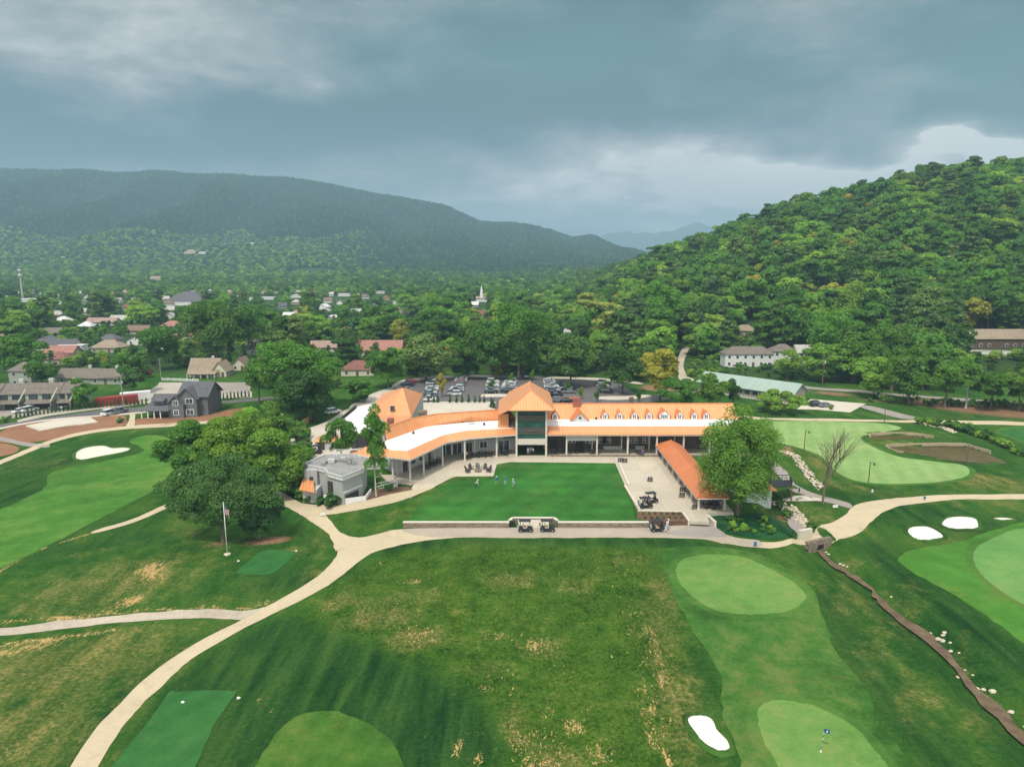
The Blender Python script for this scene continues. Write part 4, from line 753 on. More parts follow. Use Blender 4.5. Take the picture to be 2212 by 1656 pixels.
# the trees that stand alone or large in the photo
HT = [
 # name, label, cat, base x, base y, top row, width px, seed, leaf, kw
 ('shade_tree', 'large round dark green shade tree behind the flagpole', 'tree', 482, 1172, 985, 248, 11, 'shrub', dict(nl=80, per=900, leaf=.17, z0=1.6, sy=.5, lr=(.20, .36))),
 ('shade_tree', 'dark low tree merging with the right side of the large shade tree', 'tree', 562, 1164, 1052, 104, 12, 'shrub', dict(nl=34, per=800, leaf=.17, z0=.3, sy=.7)),
 ('leafy_tree', 'broad mid green tree reaching over the left fairway, leftmost of the clump', 'tree', 440, 1062, 906, 176, 13, 'mid', dict(nl=64, per=640, leaf=.21, lr=(.18, .34))),
 ('leafy_tree', 'tall mid green tree in the middle of the clump behind the shade tree', 'tree', 522, 1068, 896, 190, 14, 'mid', dict(nl=64, per=640, leaf=.21, lr=(.18, .34))),
 ('leafy_tree', 'mid green tree bordering the cart yard, rightmost of the clump', 'tree', 596, 1078, 928, 120, 15, 'mid', dict(nl=26, per=700, leaf=.27, z0=.8)),
 ('leafy_tree', 'bright green tree behind the clump by the yellow fence', 'tree', 588, 975, 868, 92, 16, 'mid', dict(nl=22, per=600, leaf=.30, z0=.5)),
 ('leafy_tree', 'bushy bright green tree left of the fence, behind the clump', 'tree', 538, 985, 880, 90, 17, 'light', dict(nl=20, per=500, leaf=.30, z0=.5)),
 ('slender_birch', 'tall slender pale trunked tree at the left corner of the clubhouse', 'tree', 813, 1072, 872, 62, 18, 'mid', dict(nl=30, per=330, leaf=.20, z0=1.5, bark=PALEBARK, kind='col', lr=(.35, .6), tr=.16)),
 ('small_tree', 'small airy tree behind the flat roofed grey building', 'tree', 738, 1010, 905, 82, 19, 'mid', dict(nl=16, per=420, leaf=.22, z0=2.2)),
 ('feathery_tree', 'large feathery bright green tree beside the long open shelter', 'tree', 1592, 1112, 884, 172, 20, 'light', dict(nl=80, per=560, leaf=.21, z0=1.2, kind='weep', lr=(.14, .30))),
 ('leafy_tree', 'dark rounded tree left of the clubhouse drive, in front of the taller one', 'tree', 668, 912, 798, 122, 21, 'dark', dict(nl=28, per=520, leaf=.36, z0=.6)),
 ('leafy_tree', 'tall wide tree with thin crown above the clubhouse drive', 'tree', 640, 885, 735, 200, 22, 'mid', dict(nl=40, per=480, leaf=.38, z0=2)),
 ('leafy_tree', 'dark tree in front of the tan roofed house, left of the wide crown', 'tree', 560, 872, 775, 60, 52, 'dark', dict(nl=20, per=420, leaf=.38, z0=1)),
 ('leafy_tree', 'dark tree directly left of the big copper gable roof', 'tree', 838, 838, 752, 90, 23, 'dark', dict(nl=24, per=420, leaf=.40, z0=1)),
 ('shrub_tree', 'low light green tree on the far side of the drive', 'tree', 775, 868, 820, 62, 24, 'mid', dict(nl=14, per=380, leaf=.36, z0=.3)),
 ('leafy_tree', 'broad dark tree at the back of the car park, left end', 'tree', 920, 822, 722, 110, 25, 'pine', dict(nl=26, per=420, leaf=.42, z0=1)),
 ('leafy_tree', 'dark tree behind the middle of the car park', 'tree', 1012, 818, 730, 95, 26, 'dark', dict(nl=24, per=400, leaf=.42, z0=1)),
 ('leafy_tree', 'wide mid green tree behind the tower roof', 'tree', 1120, 820, 655, 120, 27, 'mid', dict(nl=28, per=420, leaf=.44, z0=2)),
 ('leafy_tree', 'leafy green tree between the tower tree and the car park edge', 'tree', 1062, 822, 706, 82, 28, 'mid', dict(nl=22, per=380, leaf=.42, z0=2)),
 ('dark_oak', 'very dark rounded tree at the back of the car park right of the tower', 'tree', 1232, 836, 722, 118, 29, 'shrub', dict(nl=30, per=520, leaf=.40, z0=1.5)),
 ('leafy_tree', 'mid green oval tree beside the last column of parked cars', 'tree', 1345, 850, 744, 78, 30, 'dark', dict(nl=22, per=480, leaf=.36, z0=.8)),
 ('leafy_tree', 'yellowish green oval tree above the exit lane', 'tree', 1426, 868, 752, 72, 31, 'yellow', dict(nl=22, per=520, leaf=.34, z0=1)),
 ('leafy_tree', 'grey green bushy tree behind the right wing ridge', 'tree', 1462, 880, 822, 84, 32, 'mid', dict(nl=18, per=420, leaf=.34, z0=.4)),
 ('leafy_tree', 'thin grey green tree left of the green roofed building', 'tree', 1540, 878, 806, 76, 33, 'mid', dict(nl=18, per=300, leaf=.34, z0=.6)),
 ('narrow_tree', 'narrow dark green tree in front of the green roofed building', 'tree', 1583, 878, 818, 34, 34, 'dark', dict(nl=14, per=320, leaf=.28, z0=.4, kind='col', lr=(.5, .8))),
 ('small_tree', 'low spreading bright green tree before the green roofed building', 'tree', 1685, 890, 843, 106, 35, 'light', dict(nl=24, per=420, leaf=.30, z0=.5)),
 ('leafy_tree', 'tall bright leafy tree at the left foot of the wooded hill', 'tree', 1428, 760, 606, 86, 36, 'mid', dict(nl=24, per=380, leaf=.5, z0=2)),
 ('pale_pine', 'pale olive pine left of the lane into the woods', 'pine', 1322, 778, 652, 90, 37, 'palepine', dict(nl=26, per=330, leaf=.46, z0=3, kind='layer')),
 ('pale_pine', 'broad pale olive pine behind the dark oak', 'pine', 1270, 745, 632, 84, 38, 'palepine', dict(nl=26, per=330, leaf=.5, z0=3, kind='layer')),
 ('dark_spruce', 'dark pointed spruce above the lane into the woods', 'spruce', 1515, 760, 655, 52, 39, 'pine', dict(nl=34, per=160, leaf=.46, z0=1, kind='cone')),
 ('pine_tree', 'large spreading dark pine before the long tan roofed lodge', 'pine', 1985, 765, 618, 140, 40, 'pine', dict(nl=40, per=380, leaf=.46, z0=3, kind='layer')),
 ('leafy_tree', 'rounded mid green tree at the right of the white two storey house', 'tree', 1795, 805, 672, 118, 41, 'mid', dict(nl=30, per=420, leaf=.42, z0=1)),
 ('leafy_tree', 'pale green tree crowning the trees behind the white houses', 'tree', 1830, 745, 608, 82, 42, 'light', dict(nl=24, per=380, leaf=.44, z0=1)),
 ('leafy_tree', 'bright light green tree by the road at the foot of the hill', 'tree', 1888, 860, 772, 84, 43, 'light', dict(nl=22, per=400, leaf=.36, z0=1.5)),
 ('leafy_tree', 'round mid green tree directly above the small orange roof', 'tree', 1925, 845, 700, 88, 44, 'mid', dict(nl=24, per=400, leaf=.38, z0=2)),
 ('leafy_tree', 'dense dark green tree above the brown bank', 'tree', 1962, 872, 745, 96, 45, 'dark', dict(nl=24, per=420, leaf=.36, z0=1.5)),
 ('leafy_tree', 'thin crowned dark tree before the retaining wall at far right', 'tree', 2040, 882, 786, 92, 46, 'mid', dict(nl=24, per=320, leaf=.34, z0=4)),
 ('tall_bare_trunk_tree', 'tall tree with long pale trunk at the roadside on the right', 'tree', 2086, 882, 772, 60, 47, 'mid', dict(nl=16, per=220, leaf=.34, z0=7, bark=PALEBARK)),
 ('leafy_tree', 'dark tree between the pale trunk and the right edge', 'tree', 2138, 884, 800, 84, 48, 'dark', dict(nl=22, per=340, leaf=.34, z0=4)),
 ('leafy_tree', 'mid green tree cut by the right edge above the brown bank', 'tree', 2200, 888, 796, 100, 49, 'mid', dict(nl=24, per=360, leaf=.36, z0=3)),
 ('small_tree', 'small tree with sparse crown beside the utility pole near the white house', 'tree', 1700, 822, 755, 60, 50, 'light', dict(nl=14, per=260, leaf=.36, z0=1)),
 ('round_topiary', 'large clipped round tree left of the coral roofed house', 'tree', 745, 768, 709, 54, 53, 'shrub', dict(nl=30, per=380, leaf=.42, z0=.3, lr=(.3, .4))),
 ('round_topiary', 'large clipped round tree right of the coral roofed house', 'tree', 888, 756, 706, 50, 54, 'shrub', dict(nl=30, per=380, leaf=.42, z0=.3, lr=(.3, .4))),
 ('leafy_tree', 'large dark green tree at the left edge above the townhouses', 'tree', 48, 815, 722, 108, 55, 'mid', dict(nl=28, per=420, leaf=.44, z0=1)),
 ('leafy_tree', 'rounded dark tree between the two rows of townhouses', 'tree', 92, 836, 776, 62, 56, 'dark', dict(nl=20, per=420, leaf=.36, z0=.5)),
 ('leafy_tree', 'bushy tree overgrowing the right end of the townhouses', 'tree', 184, 880, 815, 56, 57, 'mid', dict(nl=18, per=420, leaf=.34, z0=.3)),
 ('dark_conifer', 'wide black green conifer behind the red container', 'tree', 288, 850, 768, 62, 58, 'shrub', dict(nl=24, per=420, leaf=.36, z0=.3)),
 ('leafy_tree', 'airy tree above the dark conifer by the utility pole', 'tree', 345, 800, 705, 78, 59, 'mid', dict(nl=22, per=320, leaf=.42, z0=2)),
 ('leafy_tree', 'tall dark tree group centre left, above the cream house', 'tree', 470, 775, 650, 150, 60, 'dark', dict(nl=34, per=420, leaf=.5, z0=1)),
 ('leafy_tree', 'bright green tree rising beside the dark group at centre left', 'tree', 545, 765, 660, 90, 61, 'mid', dict(nl=26, per=380, leaf=.5, z0=1)),
 ('leafy_tree', 'dark tree behind the chimney end of the right wing', 'tree', 1180, 800, 690, 70, 62, 'dark', dict(nl=22, per=340, leaf=.46, z0=1)),
 ('leafy_tree', 'light green bushy tree left of the pale pine group', 'tree', 1292, 800, 712, 60, 63, 'light', dict(nl=20, per=340, leaf=.42, z0=1)),
 ('small_tree', 'yellow green young tree between parked car columns', 'tree', 955, 858, 806, 24, 64, 'yellow', dict(nl=12, per=260, leaf=.28, z0=.4)),
]
HERO = []
for nm, lb, ct, bx, by, tp, wp, sd_, lf, kw in HT:
    t, w, h = hero(nm, lb, ct, bx, by, tp, wp, sd_, LEAF[lf], **kw); HERO.append((t.location.x, t.location.y, w / 2))
# leafless tree on the practice green
def bare_tree(bx, by, top, label, seed, spread=.5):
    b_ = G(bx, by); h = CAMH + b_.y * tanrow(top) - b_.z; t = thing('bare_tree', label, 'tree', b_)
    r = random.Random(seed); tk = MB(); br = MB()
    h0 = h; h = 10.0
    def grow(p, d, ln, rad, lev):
        q = p + d * ln; (tk if lev == 0 else br).tube(p, q, rad, rad * .68, 7 if lev == 0 else 4, cap=False)
        if lev >= 6: return
        for k in range(3 if lev < 4 else 2):
            a = r.uniform(0, 6.283); tilt = (r.uniform(.2, .62) if lev else r.uniform(.25, .6)) * (.3 if k == 0 else 1)
            u = d.orthogonal().normalized(); w = d.cross(u); e = (d * math.cos(tilt) + (u * math.cos(a) + w * math.sin(a)) * math.sin(tilt)); e.z += .08; e.normalize()
            grow(q - d * ln * r.uniform(0, .35) if k else q, e, ln * r.uniform(.62, .86), rad * .60, lev + 1)
    grow(Vector((0, 0, 0)), Vector((.02, 0, 1)), h * .24, h * .015, 0)
    mxz = max(v[2] for v in br.v); k = h0 / mxz
    for q in (tk, br): q.v = [(v[0] * k * (1 if q is tk else 1.0 + .6 * min(1, v[2] / mxz)), v[1] * k * (1 if q is tk else 1.0 + .6 * min(1, v[2] / mxz)), v[2] * k) for v in q.v]
    m = simple('grey_bark', (.17, .13, .09), .95, 0, .2, 2)
    tk.build('trunk', m, t, True, local=True); br.build('branches', m, t, True, local=True); return t
bare_tree(1777, 1087, 922, 'leafless tree standing by the path in front of the practice green', 5)
# ------------------------------------------------------------------ houses among the trees: needed before the woods are planted
HOUSES = []   # (x px, base row, width px, roof px height) kept clear in front
def house(bx, by, wpx, roof, wall_, label, rz=0, storeys=1, gable='side', chimney=False, porch=False, name='house', depth=.65, roofh=.28, cat='house', flat=False, win=True, yaw_px=0, dormer=False):
    b_ = G(bx, by); zc = proj(b_)[2]; w = wpx * zc / F; d = max(7 if not flat else 5, w * depth); wh = 2.9 * storeys
    if by < 720 and not flat: wh *= max(1, min(1.6, w / 22))
    t = thing(name, label, cat, (b_.x, b_.y + d / 2, b_.z - .3), rz)
    m = MB(); m.box((0, 0, wh / 2), (w, d, wh)); 
    if flat:
        m.build('wall', wall_, t, local=True); q = MB(); q.box((0, 0, wh + .15), (w + .6, d + .6, .3)); q.build('roof', roof, t, local=True)
    else:
        rh = d * roofh * 1.15 + .4; e = .5
        if gable == 'side':     # ridge along x
            m.add([(-w / 2, -d / 2, wh), (-w / 2, d / 2, wh), (-w / 2, 0, wh + rh - .12), (w / 2, -d / 2, wh), (w / 2, d / 2, wh), (w / 2, 0, wh + rh - .12)], [(0, 1, 2), (3, 5, 4)])
            q = MB(); A_, B_ = -w / 2 - e, w / 2 + e; k = rh / (d / 2) * e
            q.slab([(A_, -d / 2 - e, wh - k), (B_, -d / 2 - e, wh - k), (B_, 0, wh + rh), (A_, 0, wh + rh)], .18); q.slab([(B_, d / 2 + e, wh - k), (A_, d / 2 + e, wh - k), (A_, 0.004, wh + rh), (B_, 0.004, wh + rh)], .18)
        elif gable == 'front':
            rh = w * roofh * .8 + .3
            m.add([(-w / 2, -d / 2, wh), (w / 2, -d / 2, wh), (0, -d / 2, wh + rh - .12), (-w / 2, d / 2, wh), (w / 2, d / 2, wh), (0, d / 2, wh + rh - .12)], [(0, 1, 2), (3, 5, 4)])
            q = MB(); A_, B_ = -d / 2 - e, d / 2 + e; k = rh / (w / 2) * e
            q.slab([(-w / 2 - e, B_, wh - k), (-w / 2 - e, A_, wh - k), (0, A_, wh + rh), (0, B_, wh + rh)], .18); q.slab([(w / 2 + e, A_, wh - k), (w / 2 + e, B_, wh - k), (0.004, B_, wh + rh), (0.004, A_, wh + rh)], .18)
        else:                   # hipped
            q = MB(); i = min(w, d) / 2; a, c = w / 2 + e, d / 2 + e; l = max(w / 2 - d / 2, 0.05); z_ = wh - .15
            q.add([(-a, -c, z_), (a, -c, z_), (a, c, z_), (-a, c, z_), (-l, 0, wh + rh), (l, 0, wh + rh)], [(0, 1, 5, 4), (1, 2, 5), (2, 3, 4, 5), (3, 0, 4), (3, 2, 1, 0)])
        m.build('wall', wall_, t, local=True); ro = q.build('roof', roof, t, local=True)
        if chimney: c_ = MB(); c_.box((w * .22, .6, wh + rh * .8 + .5), (.9, .8, 2.2)); c_.build('chimney', SIDING['brick'] if chimney == 1 else STUCCO, ro, local=True)
    if win and zc < 700:
        for s_ in range(int(storeys)):
            n = max(2, min(7, int(w / 3.2)))
            for i in range(n):
                x = -w / 2 + w * (i + .5) / n; z = 1.6 + s_ * 2.9
                if s_ == 0 and i == n // 2:
                    q = MB(); q.box((x, -d / 2 - .04, 1.15), (1.0, .1, 2.1)); q.build('door', BROWNW, t, local=True); continue
                q = MB(); q.box((x, -d / 2 - .03, z), (1.25, .1, 1.35)); f_ = q.build('window', WHITE, t, local=True)
                g = MB(); g.box((x, -d / 2 - .07, z), (1.0, .1, 1.1)); g.build('pane', GLASS, f_, local=True)
    if porch:
        q = MB(); pz = 2.5; q.slab([(-w / 2, -d / 2 - 2.6, pz - .5), (w / 2, -d / 2 - 2.6, pz - .5), (w / 2, -d / 2, pz + .3), (-w / 2, -d / 2, pz + .3)], .15); q.build('porch_roof', roof, t, local=True)
        for i in range(5): q = MB(); x = -w / 2 + .3 + (w - .6) * i / 4; q.box((x, -d / 2 - 2.4, 1), (.18, .18, 2)); q.build('post', WHITE, t, local=True)
    HOUSES.append((bx, by, wpx, b_.y)); return t
SH, SD = SHINGLE, SIDING
house(45, 833, 48, SH['taupe'], SD['sage'], 'small brown roofed unit left behind the townhouses', gable='hip', storeys=2)
house(166, 829, 82, SH['taupe'], SD['sage'], 'rear row townhouse with pale chimney, left half of the back row', chimney=2, depth=.5)
house(228, 830, 66, SH['taupe'], SD['sage'], 'rear row townhouse, right half of the back row', chimney=2, depth=.5)
house(118, 757, 84, SH['grey'], SD['cream'], 'long dark grey roofed bungalow at the left', gable='side', depth=.4)
house(95, 748, 40, SH['grey'], SD['cream'], 'grey roofed wing behind the long bungalow', gable='front')
house(152, 758, 52, SH['white'], SD['white'], 'low white flat building right of the grey bungalow', flat=True, depth=.3)
house(228, 762, 62, SH['tan'], SD['tan'], 'tan hip roofed house between round trees', gable='hip', chimney=1)
house(128, 772, 60, SH['coral'], SD['tan'], 'bright coral roofed house left of the tan hip roof', gable='side', depth=.5)
house(120, 788, 46, SH['red'], SD['tan'], 'red roofed house below the coral roof', gable='hip')
house(292, 745, 36, SH['grey'], SD['white'], 'white house with slate grey gable near the large dark trees', gable='front')
house(296, 722, 46, SH['brown'], SD['tan'], 'light brown roofed house behind the white gabled one', gable='side', depth=.5)
house(368, 713, 44, SH['coral'], SD['white'], 'coral roofed white house in a clearing at left', gable='hip')
house(392, 711, 24, SH['white'], SD['white'], 'white flat extension right of the coral roofed house', flat=True)
house(218, 703, 62, SH['pink'], SD['white'], 'long pinkish roofed building left in the valley', depth=.3)
house(262, 697, 50, SH['pale'], SD['white'], 'pale roofed hall right of the pinkish roof', depth=.4)
house(132, 700, 30, SH['white'], SD['white'], 'small white roofed house at far left in the valley', gable='hip')
house(182, 713, 30, SH['white'], SD['white'], 'little white roofed house among hedges at left', gable='hip')
house(110, 728, 36, SH['taupe'], SD['tan'], 'taupe roofed house above the grey bungalow', gable='side')
house(70, 652, 72, SH['white'], SD['white'], 'long white warehouse beside the radio mast', flat=True, depth=.5, name='warehouse', cat='warehouse', win=False)
house(129, 657, 16, SH['white'], SD['white'], 'small white shed right of the warehouse', flat=True, win=False)
house(192, 645, 22, SH['white'], SD['white'], 'white gabled house in the valley left of centre', gable='front')
house(398, 660, 84, SH['grey'], SD['white'], 'large hall with broad grey roof', gable='hip', name='hall', cat='hall', depth=.7, win=False)
house(578, 647, 26, SH['white'], SD['white'], 'narrow white flat building, left of the white sheds', flat=True, win=False)
house(648, 643, 42, SH['white'], SD['white'], 'white flat shed in the middle of the valley', flat=True, win=False, depth=.6)
house(752, 640, 44, SH['white'], SD['white'], 'white flat store building behind the centre trees', flat=True, win=False, depth=.6)
house(822, 634, 22, SH['white'], SD['white'], 'small white block right of the white store', flat=True, win=False)
house(505, 644, 18, SH['white'], SD['white'], 'tiny white shed right of the grey hall', flat=True, win=False)
house(622, 690, 22, SH['white'], SD['white'], 'small white house in the trees at centre left', gable='side')
house(640, 684, 26, SH['pink'], SD['white'], 'pink roofed house beside the small white one', gable='hip')
house(612, 722, 26, SH['pale'], SD['white'], 'white gable showing between dark pines', gable='front')
house(748, 727, 40, SH['coral'], SD['tan'], 'coral hip roofed house behind the clipped round tree', gable='hip')
house(818, 768, 96, SH['coral'], SD['cream'], 'wide coral roofed house between the two clipped round trees', gable='side', depth=.55)
house(700, 760, 60, SH['pink'], SD['cream'], 'pinkish roofed house left of the clipped round tree', gable='side', depth=.4)
house(772, 812, 70, SH['red'], SD['cream'], 'red brown hip roofed house above the drive', gable='hip')
house(905, 690, 20, SH['tan'], SD['cream'], 'tan gable in a clearing at the centre', gable='front')
house(1020, 780, 30, SH['red'], SD['tan'], 'red roofed house glimpsed behind the car park trees', gable='hip')
house(1172, 772, 34, SH['pink'], SD['cream'], 'pinkish house right of the tower tree', gable='side')
house(1290, 770, 24, SH['coral'], SD['cream'], 'brick coloured roof behind the pale pines', gable='hip')
house(1225, 728, 22, SH['pale'], SD['cream'], 'pale roof at the end of a sunny lane', gable='hip')
house(440, 815, 62, SH['tan'], SD['cream'], 'cream cottage with steep tan gable and chimney', gable='side', chimney=2, depth=.6, porch=True, roofh=.5)
house(474, 814, 30, SH['tan'], SD['cream'], 'front gabled wing of the cream cottage', gable='front', roofh=.7)
house(516, 800, 30, SH['brown'], SD['cream'], 'small brown gabled garage right of the cream cottage', gable='front', roofh=.5)
house(1612, 725, 46, SH['tan'], SD['cream'], 'tan hip roofed house above the white house', gable='hip')
house(1618, 792, 104, SH['taupe'], SD['white'], 'long white house with taupe roof and porch on the slope', gable='hip', depth=.30, storeys=2)
house(1694, 786, 50, SH['taupe'], SD['white'], 'right wing of the long white house', gable='hip', storeys=2, depth=.4)
house(1738, 788, 32, SH['pale'], SD['white'], 'two storey white house right of the long white one', gable='side', storeys=2)
house(1928, 775, 26, SH['coral'], SD['tan'], 'tiny house with orange roof in the hillside trees', gable='hip')
house(2155, 752, 130, SH['tan'], BROWNW, 'long brown lodge with broad tan roof on the hillside', gable='side', depth=.36, storeys=1.6, name='lodge', cat='lodge')
house(410, 548, 26, SH['tan'], SD['cream'], 'tan mansion on the lower mountain slope', gable='hip', win=False)
house(436, 549, 14, SH['pale'], SD['white'], 'pale wing beside the tan mansion', gable='side', win=False)
house(136, 556, 14, SH['white'], SD['white'], 'white house on the pale wooded foothill', flat=True, win=False)
house(545, 528, 10, SH['pale'], SD['white'], 'tiny white house high on the mountain', gable='side', win=False)
house(335, 605, 24, SH['tan'], SD['cream'], 'tan roof in a far meadow at the mountain foot', gable='side', win=False)
rh = random.Random(42); done = [(h_[0], h_[1]) for h_ in HOUSES]
ROOFS = [('white', 'white roofed'), ('pale', 'pale roofed'), ('grey', 'grey roofed'), ('taupe', 'taupe roofed'), ('coral', 'coral roofed'), ('brown', 'brown roofed'), ('pink', 'pinkish roofed'), ('white', 'white roofed'), ('red', 'red roofed'), ('pale', 'pale roofed')]
for _ in range(2500):
    if len(done) > 122: break
    x = rh.uniform(-10, 860) if rh.random() < .72 else rh.uniform(300, 1330); y = 632 + 140 * rh.random() ** 1.6
    if x > 560: y = min(y, 632 + (y - 632) * .5)
    if x > 560 and rh.random() < .5: continue
    if x > 1000 and y > 690: continue
    w = 9 + (y - 625) * .24 * rh.uniform(.7, 1.3)
    if any(abs(x - a) < w * 1.1 + 8 and abs(y - c) < 6 + (y - 620) * .07 for a, c in done): continue
    rk, rl = rh.choice(ROOFS); side = 'left part' if x < 500 else ('middle' if x < 950 else 'right part'); far = 'distant' if y < 675 else 'nearer'
    t = house(x, y, w, SHINGLE[rk], SIDING[rh.choice(['white', 'white', 'cream', 'tan', 'grey'])], '%s %s house in the %s of the town' % (far, rl, side), rh.uniform(-.5, .5), gable=rh.choice(['side', 'hip', 'front', 'side']), flat=(rk == 'white' and rh.random() < .5), win=y > 700)
    t['group'] = t['label']; done.append((x, y))
# church with a steeple
b_ = G(1040, 652); ch = thing('church', 'white steepled church behind the trees at the centre', 'church', (b_.x, b_.y, b_.z - .5)); zc = proj(b_)[2]; k = zc / F
ch.scale = (.8, .6, .42); m = MB(); m.box((0, 12, 5), (30 * k, 18, 10)); m.build('wall', SD['white'], ch, local=True)
m = MB(); w = 16 * k; m.slab([(-w, 2, 9.8), (w, 2, 9.8), (w, 12, 14), (-w, 12, 14)], .3); m.slab([(w, 22, 9.8), (-w, 22, 9.8), (-w, 12.01, 14), (w, 12.01, 14)], .3); m.build('roof', SH['pink'], ch, local=True)
m = MB(); m.box((0, 6, 15), (4, 5, 12)); m.box((0, 6, 23), (2.8, 3.6, 6)); m.lathe((0, 6, 26), [(1.7, 0), (.1, 15)], 8); m.build('steeple', WHITE, ch, local=True)
HOUSES.append((1040, 652, 50, b_.y))
# ------------------------------------------------------------------ the woods
PR = {}
def proto(key, *a, **kw): PR[key] = a, kw
protos = []
def mkproto(nm, cat, seed, w, h, lf, **kw):
    t = make_tree(nm, '', cat, seed, w, h, LEAF[lf], **kw); protos.append((t, w, h)); return len(protos) - 1
ROUND = [mkproto('leafy_tree', 'tree', 101, 13, 15, 'dark', nl=42, per=150, leaf=.50, lr=(.18, .34), z0=1.5), mkproto('leafy_tree', 'tree', 102, 14, 16, 'mid', nl=44, per=150, leaf=.50, lr=(.18, .34), z0=1.5), mkproto('leafy_tree', 'tree', 103, 12, 17, 'mid', nl=40, per=150, leaf=.50, lr=(.18, .34), z0=1.5),
         mkproto('leafy_tree', 'tree', 104, 13, 14, 'light', nl=42, per=150, leaf=.48, lr=(.18, .34), z0=1.5), mkproto('leafy_tree', 'tree', 105, 15, 18, 'dark', nl=28, per=260, leaf=.55, z0=2, kind='layer')]
PINES = [mkproto('pine_tree', 'pine', 106, 11, 19, 'pine', nl=26, per=240, leaf=.55, z0=3, kind='layer'), mkproto('spruce_tree', 'spruce', 107, 8, 18, 'pine', nl=34, per=120, leaf=.5, z0=1, kind='cone')]
LIGHTS = [mkproto('yellow_green_tree', 'tree', 108, 11, 13, 'yellow', nl=20, per=240, leaf=.5, z0=1.2)]
# coarse ones for the far woods
FARS = []
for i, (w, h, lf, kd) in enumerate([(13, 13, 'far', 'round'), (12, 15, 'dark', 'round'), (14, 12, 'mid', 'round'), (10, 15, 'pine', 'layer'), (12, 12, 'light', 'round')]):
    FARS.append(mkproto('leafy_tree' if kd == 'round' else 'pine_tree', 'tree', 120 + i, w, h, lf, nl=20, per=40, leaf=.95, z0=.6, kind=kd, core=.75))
rt = np.random.RandomState(77)
def scatter():
    out = []
    # rows of jittered cells whose size grows with distance
    y = 236.0
    while y < 3420:
        if y < 700: s = 9.0
        elif y < 1400: s = 9.0 + (y - 700) * .004
        else: s = 10.6 + (y - 1400) * .0009
        X0 = (.80 if y > 1400 else 1.0) * y + 30; n = int(2 * X0 / s)
        xx = -X0 + (np.arange(n) + rt.uniform(-.42, .42, n)) * s; yy = y + rt.uniform(-.42, .42, n) * s
        out.append(np.stack([xx, yy, np.full(n, s)], 1)); y += s * .95
    return np.vstack(out)
pts = scatter(); nmain = len(pts); ex = rt.uniform(-430, 60, 2600); ey = rt.uniform(262, 560, 2600); pts = np.vstack([pts, np.stack([ex, ey, np.full(2600, 5.)], 1)]); hz = H(pts[:, 0], pts[:, 1])
PX, PY, PZc = proj([pts[:, 0], pts[:, 1], hz])
LIM = [(-300, 780), (0, 800), (250, 806), (330, 800), (540, 812), (580, 850), (700, 856), (800, 832), (860, 816), (1330, 818), (1360, 834), (1440, 820), (1470, 770), (1500, 778), (1540, 788), (1640, 812), (1740, 824), (1790, 834), (1990, 852), (2212, 866), (2500, 886)]
keep = PY < np.interp(PX, [p[0] for p in LIM], [p[1] for p in LIM]) - rt.uniform(0, 6, len(PX))
keep &= (PX > -520) & (PX < 2700)
# behind the mountain crest nothing shows
keep &= ~((pts[:, 1] > 3290))
top_h = np.where(pts[:, 0] > 60, 19, 17)
TX, TY, _ = proj([pts[:, 0], pts[:, 1], hz + 14]); TY5 = proj([pts[:, 0], pts[:, 1], hz + 6.0])[1]; sfac = np.ones(len(pts)); sfac[nmain:] = rt.uniform(.22, .40, 2600)
for (hx, hy, hw, hyw) in HOUSES:
    zz_ = F / hyw; infront = (pts[:, 1] < hyw + 4) & (np.abs(PX - hx) < hw * .5 + 3.2 * zz_); tall = TY < hy - 1.6 * zz_
    zone = infront & tall & (pts[:, 1] > hyw - 240); low = TY5 > hy - 1.9 * zz_; ismain = np.arange(len(pts)) < nmain; sfac = np.where(zone & ismain, .30, sfac); keep &= ~(zone & ~low & ismain); keep &= ~((np.abs(PX - hx) < hw * .5 + 4.5 * zz_) & (np.abs(pts[:, 1] - hyw - 6) < 10))
lg = (PX > 2068) & (PX < 2260) & (pts[:, 1] < HOUSES[[h_[1] for h_ in HOUSES].index(752)][3] + 3); keep &= ~(lg & (proj([pts[:, 0], pts[:, 1], hz + 19 * sfac])[1] < 744))
for (tx, ty, tr) in HERO: keep &= np.hypot(pts[:, 0] - tx, pts[:, 1] - ty) > tr * .75
# clearings, the lane and a meadow
lane = [W0(*p, 3) for p in [(1466, 820), (1463, 790), (1466, 770), (1478, 750), (1492, 745)]]
keep &= dist_poly(pts[:, 0], pts[:, 1], lane) > 7
keep &= ~((np.abs(PX - 1466) < 16) & (PY > 745) & (PY < 832))
for (cx_, cy_, rx_, ry_) in [(680, 588, 55, 9), (560, 606, 60, 4), (340, 612, 50, 4), (1218, 712, 14, 26), (905, 668, 10, 22), (60, 806, 40, 5), (1160, 640, 50, 2), (590, 655, 60, 3)]:
    keep &= ((PX - cx_) / rx_) ** 2 + ((PY - cy_) / ry_) ** 2 > 1
# visible only: drop trees far below the sight line of the terrain in front
pts, hz, PX, PY, PZc, sfac = pts[keep], hz[keep], PX[keep], PY[keep], PZc[keep], sfac[keep]
